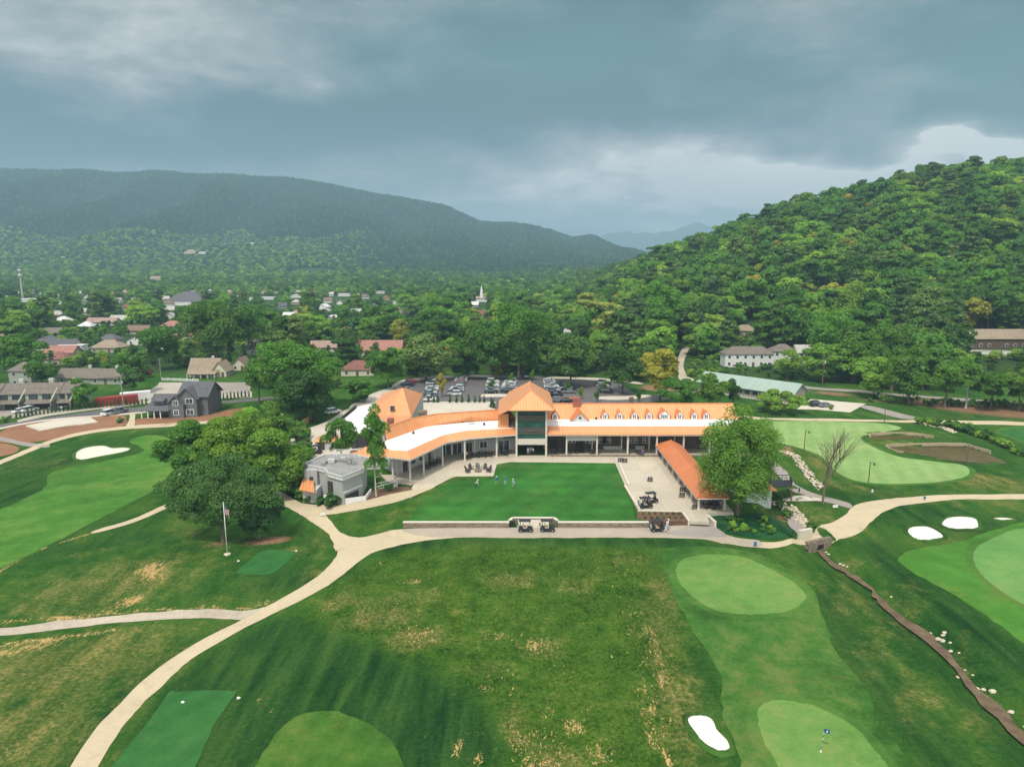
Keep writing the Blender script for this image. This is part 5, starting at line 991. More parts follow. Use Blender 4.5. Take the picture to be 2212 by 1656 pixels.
# crude occlusion for the rear of hill: sample the ray
vis = np.ones(len(pts), bool)
for f_ in (.35, .5, .62, .72, .8, .87, .93):
    q = H(pts[:, 0] * f_, pts[:, 1] * f_); line = CAMH + (hz + 16 - CAMH) * f_; vis &= q < line + 2
pts, hz, PX, PY, PZc, sfac = pts[vis], hz[vis], PX[vis], PY[vis], PZc[vis], sfac[vis]
order = np.argsort(pts[:, 1] / sfac + 0.0); pts, hz, PX, PY, sfac = pts[order], hz[order], PX[order], PY[order], sfac[order]
print('trees', len(pts))
onhill = (pts[:, 0] > 60) & (PX > 1340)
near_i = np.where((PX > -30) & (PX < 2240))[0][:262]; far_i = np.setdiff1d(np.arange(len(pts)), near_i)
used = [False] * len(protos); rr = random.Random(9)
LM = [(2150, 735, 'the tan roofed lodge'), (1990, 690, 'the spreading dark pine'), (1930, 765, 'the tiny orange roof'), (1795, 740, 'the rounded hillside tree'), (1738, 765, 'the two storey white house'), (1640, 765, 'the long white house'), (1612, 715, 'the small tan hip roof'), (1515, 710, 'the pointed spruce'), (1428, 680, 'the tall bright hill foot tree'), (1322, 715, 'the pale olive pines'), (1232, 780, 'the very dark rounded tree'), (1120, 740, 'the tower roof'), (1040, 640, 'the church steeple'), (888, 730, 'the right clipped round tree'), (745, 740, 'the left clipped round tree'), (818, 750, 'the wide coral roof'), (640, 800, 'the thin crowned drive tree'), (440, 795, 'the cream cottage'), (345, 760, 'the fence utility pole'), (288, 810, 'the black green conifer'), (228, 750, 'the tan hip roofed house'), (118, 750, 'the grey roofed bungalow'), (130, 775, 'the coral and red roofs'), (48, 770, 'the left edge tree'), (398, 650, 'the broad grey hall roof'), (1463, 790, 'the climbing lane'), (1650, 850, 'the pale green roof'), (2086, 800, 'the tall pale trunk'), (1830, 660, 'the pale green crown')]
def lab(i, kind_):
    px_, py_ = PX[i], proj([pts[i][0], pts[i][1], hz[i] + 9 * sfac[i]])[1]; q = min(LM, key=lambda c: (c[0] - px_) ** 2 + (2 * (c[1] - py_)) ** 2); dx_, dy_ = px_ - q[0], py_ - q[1]; D_ = math.hypot(dx_, dy_)
    far_ = 'just' if D_ < 45 else ('a little' if D_ < 90 else ('well' if D_ < 150 else 'far')); a_ = (math.degrees(math.atan2(-dy_, dx_)) + 382.5) % 360
    return '%s %s %s %s' % (kind_, far_, ['right of', 'above and right of', 'above', 'above and left of', 'left of', 'below and left of', 'below', 'below and right of'][int(a_ // 45)], q[2])
def lab_old(i, kind_):
    z = 'on the hillside at the right' if onhill[i] else ('behind the houses on the left' if PX[i] < 560 else ('in the band of trees between drive and town' if PX[i] < 860 else ('in the belt of trees behind the car park' if PX[i] < 1340 else 'at the foot of the hill behind the white houses')))
    return kind_ + ' ' + z
KN = {'dark': 'dark green broadleaf tree', 'mid': 'mid green broadleaf tree', 'light': 'pale green broadleaf tree', 'pine': 'dark layered pine', 'spruce': 'narrow pointed spruce', 'yellow': 'yellow green tree', 'old': 'wide spreading dark tree'}
KIND = ['dark', 'mid', 'mid', 'light', 'old', 'pine', 'spruce', 'yellow'] + ['dark', 'dark', 'mid', 'pine', 'light']
plan = []
for c_, i in enumerate(near_i):
    u = rr.random(); pi_ = rr.choice(ROUND) if u < .78 else (rr.choice(PINES) if u < .93 else LIGHTS[0])
    if c_ >= len(near_i) - len(FARS): pi_ = FARS[c_ - (len(near_i) - len(FARS))]
    plan.append((c_, i, pi_, lab(i, KN[KIND[pi_]])))
from collections import defaultdict
byl = defaultdict(list)
for q in plan: byl[q[3]].append(q)
LBL = {}
for k_, qs in byl.items():
    qs.sort(key=lambda q: pts[q[1]][1])
    for j, q in enumerate(qs): LBL[q[0]] = (k_, None) if len(qs) == 1 else ((('nearer ', 'further ')[j] + k_, None) if len(qs) == 2 else ((('nearest ', 'middle ', 'furthest ')[j] + k_, None) if len(qs) == 3 else (k_, k_)))
for c_, i, pi_, _l in plan:
    t, w, h = protos[pi_]; s = rr.uniform(.62, 1.28) * (1.08 if onhill[i] else .95) * sfac[i]; s3 = (s * rr.uniform(.85, 1.1), s * rr.uniform(.85, 1.1), s * rr.uniform(.85, 1.15))
    loc = (pts[i][0], pts[i][1], hz[i] - .4); L_, gp = LBL[c_]; gp = gp or lab_old(i, 'trees')
    if not used[pi_]: put(t, *loc, rr.uniform(0, 6.28), s3); tag(t, L_, None, gp); used[pi_] = True
    else: dup(t, loc, rr.uniform(0, 6.28), s3, L_, gp)
for k_, (t, w, h) in enumerate(protos):
    if not used[k_]:
        i = far_i[k_]; put(t, pts[i][0], pts[i][1], hz[i] - .4); L_ = lab(i, KN[KIND[k_]]); tag(t, L_, None, L_)
def forest(name, label, ii, plist, sel, scl):
    me = bpy.data.meshes.new(name); me.vertices.add(len(ii)); v = np.stack([pts[ii, 0], pts[ii, 1], hz[ii] - .5], 1).astype(np.float32); me.vertices.foreach_set('co', v.ravel())
    for an, typ, arr in (('sc', 'FLOAT', scl), ('ry', 'FLOAT', rt.uniform(0, 6.28, len(ii))), ('id_', 'INT', sel)):
        a = me.attributes.new(an, typ, 'POINT'); a.data.foreach_set('value', arr.astype(np.int32 if typ == 'INT' else np.float32))
    ob = bpy.data.objects.new(name, me); COL.objects.link(ob)
    g = bpy.data.node_groups.new(name, 'GeometryNodeTree'); g.interface.new_socket('Geometry', in_out='INPUT', socket_type='NodeSocketGeometry'); g.interface.new_socket('Geometry', in_out='OUTPUT', socket_type='NodeSocketGeometry')
    n = g.nodes; l = g.links; gi = n.new('NodeGroupInput'); go = n.new('NodeGroupOutput'); iop = n.new('GeometryNodeInstanceOnPoints'); iop.inputs['Pick Instance'].default_value = True
    l.new(gi.outputs[0], iop.inputs['Points']); jn = n.new('GeometryNodeJoinGeometry')
    for p in reversed(plist):
        oi = n.new('GeometryNodeObjectInfo'); oi.inputs['Object'].default_value = [c for c in protos[p][0].children if c.name.startswith('crown')][0]; oi.inputs['As Instance'].default_value = True; l.new(oi.outputs['Geometry'], jn.inputs[0])
    l.new(jn.outputs[0], iop.inputs['Instance'])
    def na(nm, dt): a = n.new('GeometryNodeInputNamedAttribute'); a.data_type = dt; a.inputs['Name'].default_value = nm; return a.outputs[0]
    l.new(na('id_', 'INT'), iop.inputs['Instance Index'])
    cx_ = n.new('ShaderNodeCombineXYZ'); l.new(na('ry', 'FLOAT'), cx_.inputs[2]); l.new(cx_.outputs[0], iop.inputs['Rotation'])
    l.new(na('sc', 'FLOAT'), iop.inputs['Scale']); l.new(iop.outputs[0], go.inputs[0])
    md = ob.modifiers.new('forest', 'NODES'); md.node_group = g
    return tag(ob, label, 'woods', None, 'stuff')
yy = pts[far_i, 1]; a_ = far_i[yy < 620]; b2 = far_i[(yy >= 620)]
def sel_for(ii, w): return rt.choice(len(w), len(ii), p=np.array(w) / sum(w))
forest('woods', 'continuous broadleaf woods over the hill and the valley', a_, ROUND + PINES + LIGHTS, sel_for(a_, [3, 6, 5, 6.5, 2.4, 2.2, 1.2, 1.4]), rt.uniform(.60, 1.32, len(a_)) * np.where(onhill[a_], 1.08, .90) * sfac[a_])
selb = sel_for(b2, [6, 3, 4, 1.6, 2.2]); fh = (PX[b2] < 760 + rt.uniform(-90, 90, len(b2))) & (PY[b2] > 500 + .02 * PX[b2] + 22 * waves(pts[b2, 0], pts[b2, 1], 500, 1)) & (pts[b2, 1] > 1250) & (rt.uniform(0, 1, len(b2)) < .62); selb = np.where(fh, np.where(rt.uniform(0, 1, len(b2)) < .4, 4, 2), selb); mt_ = (pts[b2, 1] > 1500) & ~fh; um = rt.uniform(0, 1, len(b2)); selb = np.where(mt_, np.where(um < .14, 3, 0), selb); selb = np.where((pts[b2, 1] < 1400) & (selb == 0), 2, selb)  # paler trees paint sunlight on the foothills, darker ones cloud shadow higher up
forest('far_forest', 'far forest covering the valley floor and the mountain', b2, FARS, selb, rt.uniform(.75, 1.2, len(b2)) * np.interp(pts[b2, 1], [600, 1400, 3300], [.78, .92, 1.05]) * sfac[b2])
# ------------------------------------------------------------------ the clubhouse
CH = thing('clubhouse', 'long clubhouse with copper orange roofs, white flat roof strips and a central tower', 'clubhouse', (4, 155, 1))
def P3(a, z): return [PZ(x, y, z) for x, y in a]
def quads(mb, A, B, th=.15, mi=0):
    for i in range(len(A) - 1): mb.slab([A[i], A[i + 1], B[i + 1], B[i]], th, mi)
TX0, TX1, TY0 = 1.0, 7.6, 149.3
RX1 = 53.0
# right wing
m = MB(); m.slab([(TX1, 149.2, 6.2), (RX1, 149.2, 6.2), (RX1, 152.6, 7.25), (TX1, 152.6, 7.25)], .2); m.slab([(RX1, 149.2, 6.2), (RX1 + 2.6, 149.2, 6.2), (RX1 + .01, 152.6, 7.25)], .2); m.build('porch_roof', COPPER, CH)
m = MB(); m.box(((TX1 + RX1) / 2, 155.9, 7.14), (RX1 - TX1, 6.7, .2)); m.build('flat_roof', WHITEROOF, CH)
m = MB(); m.slab([(TX1 - 1, 159.2, 7.15), (RX1 + .6, 159.2, 7.15), (RX1 + .6, 164.3, 10.0), (TX1 - 1, 164.3, 10.0)], .2); m.slab([(RX1 + .6, 170, 6.8), (TX1 - 1, 170, 6.8), (TX1 - 1, 164.302, 10.0), (RX1 + .6, 164.302, 10.0)], .2)
mr = m.build('roof', COPPER, CH); m = MB(); m.beam((TX1, 164.3, 10.06), (RX1 + .7, 164.3, 10.06), .3, .12); m.build('ridge_cap', COPPER, mr)
m = MB(); m.box(((TX1 + RX1) / 2, 155.9, 3.95), (RX1 - TX1, .4, 6.1)); m.box((RX1 - .3, 162.8, 4), (.4, 13.4, 6.2)); m.box(((TX1 + RX1) / 2, 169.4, 3.8), (RX1 - TX1, .4, 6)); m.add([(RX1 + .15, 159.3, 7), (RX1 + .15, 169.5, 7), (RX1 + .15, 164.3, 9.8)], [(0, 1, 2)]); m.build('wall', STONED, CH)
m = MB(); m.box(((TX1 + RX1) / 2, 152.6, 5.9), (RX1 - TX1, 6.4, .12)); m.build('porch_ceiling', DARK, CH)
m = MB(); m.box(((TX1 + RX1) / 2, 149.28, 6.0), (RX1 - TX1, .12, .32)); m.build('fascia', CREAM, CH)
colx = [PZ(x, 985, 1).x for x in (1223.6, 1289, 1355.4, 1418, 1475.6, 1532, 1585)]
for i, x in enumerate(colx):
    m = MB(); m.box((x, 149.9, 3.45), (.34, .34, 4.9)); m.box((x, 149.9, 1.2), (.5, .5, .4)); m.box((x, 149.9, 5.75), (.46, .46, .2)); m.build('column', CREAM, CH)
for x in [PZ(q, 985, 1).x for q in (1285, 1350, 1411, 1467)]:
    m = MB(); m.box((x - .2, 153.8, 3.4), (.26, .26, 4.9)); m.build('column', CREAM, CH)
m = MB(); m.box((38 / 2 + 21.5, 153.8, 4.75), (32, .22, .22)); m.box((11.5, 153.8, 4.75), (7.4, .22, .22)); m.build('tie_beam', CREAM, CH)
m = MB(); m.box(((colx[0] + colx[1]) / 2, 150.0, 5.2), (colx[1] - colx[0] - .5, .10, 1.35)); m.build('sun_screen', uvstripe('pale_screen', (.47, .47, .42), (.38, .38, .34), .3, .1, 1, .8), CH)
def window(x, y, z, w, h, par, mull=2, fr=WHITE, gm=GLASS):
    m = MB(); m.box((x, y, z), (w, .12, h)); f = m.build('window', fr, par); g = MB(); k = w / mull
    for i in range(mull):
        for j in (0, 1): g.box((x - w / 2 + k * (i + .5), y - .05, z - h / 4 * .96 + h / 2 * .96 * j), (k * .78, .08, h * .40))
    g.build('pane', gm, f); return f
for q, w in ((1237, 1.7), (1276, 1.9), (1304.5, 2.2), (1312, 2.2), (1362, 1.3), (1376, 1.1), (1397, 1.4)): window(PZ(q, 960, 2.6).x, 155.66, 3.1, w, 1.35, CH, 2)
for q in (1253, 1197): m = MB(); m.box((PZ(q, 965, 2).x, 155.64, 2.1), (1.7, .14, 2.2)); m.build('door', DARK, CH)
for q, w in ((1328, 4.5), (1387, 2.2)): m = MB(); m.box((PZ(q, 970, 2).x, 155.0, 1.75), (w, .7, .35)); m.box((PZ(q, 970, 2).x, 155.2, 1.4), (w - .4, .4, .7)); m.build('counter', CREAM, CH)
def dormer(xc, w, yf, zb, wallh, apex, over=.28, gable=False):
    sl = (10.0 - 7.15) / 5.1; m = MB(); yb = 164.0
    m.add([(xc - w / 2, yf, zb), (xc + w / 2, yf, zb), (xc + w / 2, yf, zb + wallh), (xc, yf, apex - .1), (xc - w / 2, yf, zb + wallh)], [(0, 1, 2, 3, 4)])
    m.add([(xc - w / 2, yf, zb), (xc - w / 2, yf, zb + wallh), (xc - w / 2, yb, zb + wallh), (xc - w / 2, yb, zb)], [(0, 1, 2, 3)]); m.add([(xc + w / 2, yf, zb), (xc + w / 2, yb, zb), (xc + w / 2, yb, zb + wallh), (xc + w / 2, yf, zb + wallh)], [(0, 1, 2, 3)])
    d = m.build('dormer', WHITE if not gable else STUCCO, CH); q = MB(); k = (apex - zb - wallh) / (w / 2); e = over; ye = 159.2 + (apex - 7.15) / sl + .3
    q.slab([(xc - w / 2 - e, ye, zb + wallh - k * e + .05), (xc - w / 2 - e, yf - .25, zb + wallh - k * e + .05), (xc, yf - .25, apex + .05), (xc, ye, apex + .05)], .1)
    q.slab([(xc + w / 2 + e, yf - .25, zb + wallh - k * e + .05), (xc + w / 2 + e, ye, zb + wallh - k * e + .05), (xc + .002, ye, apex + .05), (xc + .002, yf - .25, apex + .05)], .1)
    q.build('roof', TERRA, d)
    if gable: g = MB(); g.tube((xc, yf - .06, zb + wallh + .75), (xc, yf - .01, zb + wallh + .75), .3, n=12); g.build('vent', DARKM, d)
    else:
        n = 2 if w < 2 else 4; g = MB()
        for i in range(n):
            x = xc + (i - (n - 1) / 2) * .42 * (1.0 if n == 2 else 1.0)
            for j in (0, 1): g.box((x, yf - .03, zb + .52 + .42 * j), (.30, .06, .34))
        g.build('pane', GLASS, d)
for q in (1199.8, 1307.6, 1339.8, 1371.8, 1403.7, 1469.8, 1502, 1528): dormer(PZ(q, 900, 8).x, 1.35, 159.5, 7.15, 1.18, 9.2, .34)
dormer(PZ(1437, 900, 8).x, 2.5, 159.5, 7.15, 1.18, 9.45, .36); dormer(PZ(1254, 905, 8).x, 4.3, 157.0, 7.1, .25, 9.3, .4, True)
def chimney(px, py, z, w, h, mat, y=None):
    p = PZ(px, py, z); m = MB(); m.box((p.x, p.y, z - h / 2 + .6), (w, w * .7, h + 1.2)); m.box((p.x, p.y, z + .65), (w * 1.15, w * .85, .14)); c = m.build('chimney', mat, CH)
    g = MB(); g.box((p.x, p.y, z + .8), (w * .5, w * .3, .25)); g.build('chimney_pot', DARK, c)
chimney(1245.8, 868, 10.5, 1.8, 2.5, SIDING['brick']); chimney(1363.6, 868, 10.2, 1.0, 2, STONED); chimney(913, 897, 9.6, 1.8, 2, STONE); chimney(844, 914, 8.8, 1.3, 2, SIDING['brick'])
# left wing, bent in three
E = P3([(1117, 937.6), (1016.8, 945.7), (967.8, 953.8), (886.2, 992.3)], 6.2); T = P3([(1117, 924.0), (1009.8, 929.3), (956, 939.8), (879, 973.7)], 7.2)
B_ = P3([(1117, 906), (986.5, 911.8), (916.5, 922.3), (834.8, 951.5)], 7.2); Rg = P3([(1100, 883), (939.8, 894.3), (883.8, 904.8), (830.2, 923.5)], 9.7)
BK = [r + (r - b_).normalized() * 5.5 + Vector((0, 0, -2.9)) for r, b_ in zip(Rg, B_)]
for bk in BK: bk.z = 7.0
m = MB(); quads(m, E, T, .2); Wc = PZ(834.8, 985.3, 6.2); Wt = PZ(841.8, 971.3, 7.2); Wn = PZ(825.5, 960.8, 7.2); We = PZ(806, 968, 6.2)
m.slab([E[3], T[3], Wt, Wc], .2); m.slab([Wc, Wt, Wn, We], .2); m.build('porch_roof', COPPER, CH)
m = MB(); up = lambda v, z=.0: Vector((v.x, v.y, v.z + z)); quads(m, [up(p, .02) for p in T], [up(p, .02) for p in B_], .2); m.slab([up(T[3], .02), up(B_[3], .02), up(Wn, .02), up(Wt, .02)], .2); m.build('flat_roof', WHITEROOF, CH)
m = MB(); quads(m, [up(p, .03) for p in B_], Rg, .2); quads(m, [up(p, .002) for p in Rg], BK, .2); mr = m.build('roof', COPPER, CH)
m = MB()
for i in range(3): m.beam(up(Rg[i], .06), up(Rg[i + 1], .06), .3, .12)
m.build('ridge_cap', COPPER, mr)
WL = [T[i].lerp(B_[i], .50) for i in range(4)]; m = MB()
for i in range(3): m.wall(WL[i], WL[i + 1], .6, 7.0, .3)
m.wall(WL[3], BK[3], -.6, 7.0, .3)
for i in range(3): m.wall(BK[i], BK[i + 1], .2, 6.8, .3)
m.wall(BK[3], Rg[3], -.6, 9.3, .3); m.build('wall', STUCCO, CH)
m = MB()
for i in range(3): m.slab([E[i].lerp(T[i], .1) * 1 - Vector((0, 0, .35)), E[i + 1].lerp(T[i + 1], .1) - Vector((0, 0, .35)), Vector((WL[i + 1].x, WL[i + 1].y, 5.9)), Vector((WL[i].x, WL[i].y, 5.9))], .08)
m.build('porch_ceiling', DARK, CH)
m = MB()
for i in range(3): m.beam(up(E[i], -.18), up(E[i + 1], -.18), .12, .3)
m.beam(up(E[3], -.18), up(Wc, -.18), .12, .3); m.build('fascia', CREAM, CH)
for q in ((1072.8, 988.8), (1004, 998), (956, 1007.5), (915.3, 1026), (886, 1040), (848.4, 1036)):
    p = PZ(q[0], q[1], 1); m = MB(); m.box((p.x, p.y + .3, 3.3), (.34, .34, 5.2)); m.box((p.x, p.y + .3, 1.1), (.5, .5, .5)); m.build('column', CREAM, CH)
for q in ((1026, 985), (940, 1000), (884, 1016)):
    p = PZ(q[0], q[1], 1); m = MB(); m.box((p.x, p.y, 3.3), (.26, .26, 5.2)); m.build('column', CREAM, CH)
# stone base of the left terrace and its floor
fl = [Vector((e.x, e.y, 1.12)) for e in E]; m = MB(); wlf = [Vector((w.x, w.y, 1.12)) for w in WL]; quads(m, fl, wlf, .3); Wf = Vector((Wc.x, Wc.y, 1.12)); m.slab([fl[3], wlf[3], Wf + Vector((-2, 4, 0)), Wf], .3); m.build('terrace_floor', CONC, CH)
m = MB(); m.wall(fl[2].lerp(fl[3], .3), fl[3], -1.0, 1.0, .35); m.wall(fl[3], Wf, -1.2, 1.0, .35); m.wall(Wf, Wf + Vector((-2.5, 6, 0)), -1.2, 1.0, .35); m.build('stone_base', STONE, CH)
m = MB(); m.box((31, 153.2, 1.03), (46, 7.4, .12)); m.build('terrace_floor', CONC, CH)
m = MB(); m.box((31, 149.45, 1.15), (45, .35, .45)); m.build('low_wall', STONE, CH)
for t_, seg, w, h, mat in ((.25, 0, 2.6, 2.3, GLASS), (.62, 0, 1.6, 1.4, GLASS), (.88, 0, 1.4, 2.2, DARK), (.2, 1, 2.4, 2.3, DARK), (.6, 1, 2.8, 2.4, GLASS), (.15, 2, 1.3, 2.2, BROWNW), (.38, 2, 1.6, 1.4, GLASS), (.6, 2, 1.6, 1.4, GLASS), (.82, 2, 1.8, 2.2, DARK)):
    p = WL[seg].lerp(WL[seg + 1], t_); d = (WL[seg + 1] - WL[seg]).normalized(); nrm = Vector((-d.y, d.x, 0)); nrm = nrm if nrm.y < 0 else -nrm; p = p + nrm * .2; a = math.atan2(d.y, d.x); z = 1.15 + h / 2 if h > 2 else 2.7
    m = MB(); m.box((p.x, p.y, z), (w + .3, .1, h + .25), a); f = m.build('window' if mat is GLASS else 'door', WHITE, CH); g = MB(); q = p + nrm * .05
    for s_ in (-1, 1): g.box((q.x + d.x * w * .25 * s_, q.y + d.y * w * .25 * s_, z), (w * .44, .08, h), a)
    g.build('pane', mat, f)
for t_, seg in ((.15, 0), (.5, 0), (.8, 0), (.4, 1), (.5, 2)):      # dark hung screens below the porch ceiling
    p = WL[seg].lerp(WL[seg + 1], t_); d = (WL[seg + 1] - WL[seg]).normalized(); m = MB(); m.box((p.x + .3, p.y - 2.2, 5.0), (2.9, .3, .9), math.atan2(d.y, d.x)); m.build('heater_box', DARKM, CH)
for q in (1197, 1330, 1395, 1440): p = PZ(q, 943, 5.2); m = MB(); m.box((p.x, 153.2, 5.25), (3.6, .3, .8)); m.build('heater_box', DARKM, CH)
for px, py in ((1078, 921), (999, 911), (893, 936), (1046, 917), (1288, 905), (1378, 904), (1425, 904), (1495, 903)):
    p = PZ(px, py, 7.3); m = MB(); m.lathe((p.x, p.y, 7.2), [(.28, 0), (.28, .45), (.12, .5), (.12, .7), (0, .72)], 10); m.build('roof_vent', DARKM, CH, True)
p = PZ(1018, 914, 7.4); m = MB(); m.box((p.x, p.y, 7.55), (1.6, .9, .5)); m.build('roof_unit', CHROME, CH)
# the tower
TW = MB()
for x in (TX0, TX1):
    for y in (TY0, 156): TW.box((x, y, 6.4), (.42, .42, 11))
TW.box(((TX0 + TX1) / 2, TY0, 4.5), (TX1 - TX0, .3, 1.35)); tw = TW.build('tower', CREAM, CH)
m = MB()
for z in (5.68, 8.42, 11.2): m.box(((TX0 + TX1) / 2, TY0 + .05, z), (TX1 - TX0 - .4, .12, {5.68: 1.0, 8.42: 1.5, 11.2: 1.25}[z])); 
m.build('pane', TGLASS, tw)
m = MB()
for z, h in ((6.95, 1.5), (9.85, 1.35)): m.box(((TX0 + TX1) / 2, TY0 - .02, z), (TX1 - TX0 - .2, .28, h))
for x in (TX0 + 1.2, TX1 - 1.2):
    for z, h in ((8.42, 1.45), (11.2, 1.25)): m.box((x, TY0 - .06, z), (.14, .12, h))
m.build('spandrel', TEALB, tw)
m = MB(); m.box(((TX0 + TX1) / 2, TY0 - .22, 9.95), (2.2, .12, .3)); m.box(((TX0 + TX1) / 2, TY0 - .22, 7.1), (2.6, .12, .3)); m.build('sign_board', BROWNW, tw)
m = MB(); m.box((TX0 + .12, 155.5, 9), (.25, 12.4, 5.8)); m.box((TX1 - .12, 155.5, 9), (.25, 12.4, 5.8)); m.box(((TX0 + TX1) / 2, 165, 7), (TX1 - TX0, .25, 9.6)); m.build('side_wall', COPPER, tw)
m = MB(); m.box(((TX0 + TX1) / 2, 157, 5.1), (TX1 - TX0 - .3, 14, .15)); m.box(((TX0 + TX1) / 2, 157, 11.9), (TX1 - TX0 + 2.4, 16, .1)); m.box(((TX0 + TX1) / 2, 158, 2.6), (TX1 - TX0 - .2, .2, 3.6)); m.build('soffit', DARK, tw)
ex0, ex1, ey0, ey1, ez, rz_ = -.95, 9.35, 147.6, 168.5, 12.0, 15.5
ry0, ry1 = 152.9, 164.0; xm = 4.2
m = MB(); m.slab([(ex0, ey0, ez), (ex1, ey0, ez), (xm, ry0, rz_)], .15); m.slab([(ex1, ey0, ez), (ex1, ey1, ez), (xm, ry1, rz_), (xm, ry0, rz_)], .15); m.slab([(ex1, ey1, ez), (ex0, ey1, ez), (xm, ry1, rz_)], .15); m.slab([(ex0, ey1, ez), (ex0, ey0, ez), (xm, ry0, rz_), (xm, ry1, rz_)], .15)
m.slab([(ex0, 167.0, 11.75), (ex0 - 2.2, 166, 10.5), (ex0 - 2.2, 149.6, 10.5), (ex0, 148.6, 11.75)], .15); tr = m.build('roof', COPPER, tw)
m = MB(); m.beam((ex0, ey0, ez + .05), (xm, ry0, rz_ + .06), .22, .1); m.beam((ex1, ey0, ez + .05), (xm, ry0, rz_ + .06), .22, .1); m.beam((xm, ry0, rz_ + .06), (xm, ry1, rz_ + .06), .22, .1); m.build('ridge_cap', COPPER, tr)
m = MB(); m.box((ex0 - 1, 158, 8.6), (2.3, 14, 3.6)); m.build('side_wing', COPPER, tw)
m = MB()
for i in range(7): m.tube((TX1 + .5 + i * .55, 153.0, 7.2), (TX1 + .5 + i * .55, 153.0, 8.1), .03, n=5)
m.beam((TX1 + .3, 153, 8.1), (TX1 + 4, 153, 8.1), .06, .06); m.build('railing', CHROME, CH)
# big gable block at the left rear, white roofs and annexes
A = PZ(870, 837, 12.5); C_ = PZ(828, 905, 7.6); L1 = PZ(825.5, 851, 10.0); L2 = PZ(793, 895.5, 7.6); R1 = PZ(914, 850, 9.0); R2 = PZ(888.5, 901, 7.6)
m = MB(); m.slab([A, L1, L2, C_], .2); m.slab([A, C_, R2, R1], .2); bl = m.build('gable_roof', COPPER, CH)
m = MB(); pg_ = [L1, L2, C_, R2, R1]
for i in range(4): 
    a, c = pg_[i], pg_[i + 1]; m.add([(a.x, a.y, 0), (c.x, c.y, 0), (c.x, c.y, c.z - .15), (a.x, a.y, a.z - .15)], [(0, 1, 2, 3)])
m.add([(R1.x, R1.y, 0), (A.x, A.y + 4, 0), (A.x, A.y + .3, A.z - .2), (R1.x, R1.y, R1.z - .15)], [(0, 1, 2, 3)]); m.add([(A.x, A.y + 4, 0), (L1.x, L1.y, 0), (L1.x, L1.y, L1.z - .15), (A.x, A.y + .3, A.z - .2)], [(0, 1, 2, 3)]); m.build('wall', STUCCO, CH)
k = PZ(848, 880, 9.6); m = MB(); m.box((k.x, k.y, 9.3), (1.0, .8, 1.3)); m.build('roof_hatch', GLASS, bl)
W1 = P3([(734.5, 912), (776.5, 877), (812, 872), (800, 895.5), (826, 925), (822, 950), (793, 940), (772, 933)], 5.0); m = MB(); m.slab(W1, .3); m.build('flat_roof', WHITEROOF, CH)
m = MB()
for i in range(len(W1)): m.wall(W1[i].lerp(W1[(i + 1) % len(W1)], .02), W1[(i + 1) % len(W1)].lerp(W1[i], .02), -.3, 4.75, .3)
m.build('wall', DARKM, CH)
m = MB(); q = P3([(828, 902), (888, 903), (880, 914), (830, 926)], 7.6); m.slab([up(q[0], .6), up(q[1], .6), q[2], q[3]], .15); m.build('low_roof', COPPER, CH)
def hipped(par, x0, x1, y0, y1, zb, ze, za, wallm, roofm, over=.5, ridge='y', nm='roof'):
    m = MB(); m.box(((x0 + x1) / 2, (y0 + y1) / 2, (zb + ze) / 2), (x1 - x0, y1 - y0, ze - zb)); m.build('wall', wallm, par)
    a, b__, c, d = x0 - over, x1 + over, y0 - over, y1 + over; m = MB(); w, l = b__ - a, d - c; z = ze - .15
    if ridge == 'y': i = min(w / 2, l / 2 - .05); r0, r1 = ((a + b__) / 2, c + i, za), ((a + b__) / 2, d - i, za)
    else: i = min(l / 2, w / 2 - .05); r0, r1 = (a + i, (c + d) / 2, za), (b__ - i, (c + d) / 2, za)
    if ridge == 'y': fs = [(0, 1, 4), (1, 2, 5, 4), (2, 3, 5), (3, 0, 4, 5)]
    else: fs = [(0, 1, 5, 4), (1, 2, 5), (2, 3, 4, 5), (3, 0, 4)]
    m.add([(a, c, z), (b__, c, z), (b__, d, z), (a, d, z), r0, r1], fs + [(3, 2, 1, 0)]); return m.build(nm, roofm, par)
p = PZ(775, 985, 3.6); an = thing('annex', 'low annex with orange hip roof behind the flat roofed grey building', 'annex', (p.x, p.y, 0)); hipped(an, p.x - 2.2, p.x + 4.5, p.y, p.y + 5, -.4, 3.6, 5.0, STUCCO, COPPER)
window(p.x, p.y - .03, 2.2, 1.2, 1.0, an)
p = G(698, 972); sh = thing('cart_shed', 'small shed with orange roof in the cart yard', 'shed', (p.x, p.y, 0)); hipped(sh, p.x - 1.8, p.x + 2.4, p.y, p.y + 5, -.3, 2.3, 3.4, STUCCO, COPPER, .4, 'y'); m = MB(); m.box((p.x - .4, p.y - .05, 1.0), (1.6, .1, 1.8)); m.build('door', DARK, sh)
# steps down from the terrace
p = PZ(884, 1046, 1.1); st = thing('stairs', 'outdoor steps with white rails at the left corner of the terrace', 'stairs', (p.x - 1, p.y, 0)); m = MB()
for i in range(8): m.box((p.x - 6.4 + i * .55, p.y - .6, -.25 + i * .17 / 2 * 1.0), (.6, 2.2, .5 + i * .17))
m.build('steps', CONC, st)
for dy in (-1.7, .5):
    m = MB(); m.beam((p.x - 6.6, p.y + dy, 1.1), (p.x - 2.0, p.y + dy, 2.2), .07, .07); m.beam((p.x - 6.6, p.y + dy, .6), (p.x - 2.0, p.y + dy, 1.7), .05, .05)
    for i in range(6): x = p.x - 6.5 + i * .9; m.tube((x, p.y + dy, -.1), (x, p.y + dy, 1.1 + (x - p.x + 6.6) * .24), .035, n=5)
    m.build('handrail', WHITE, st)
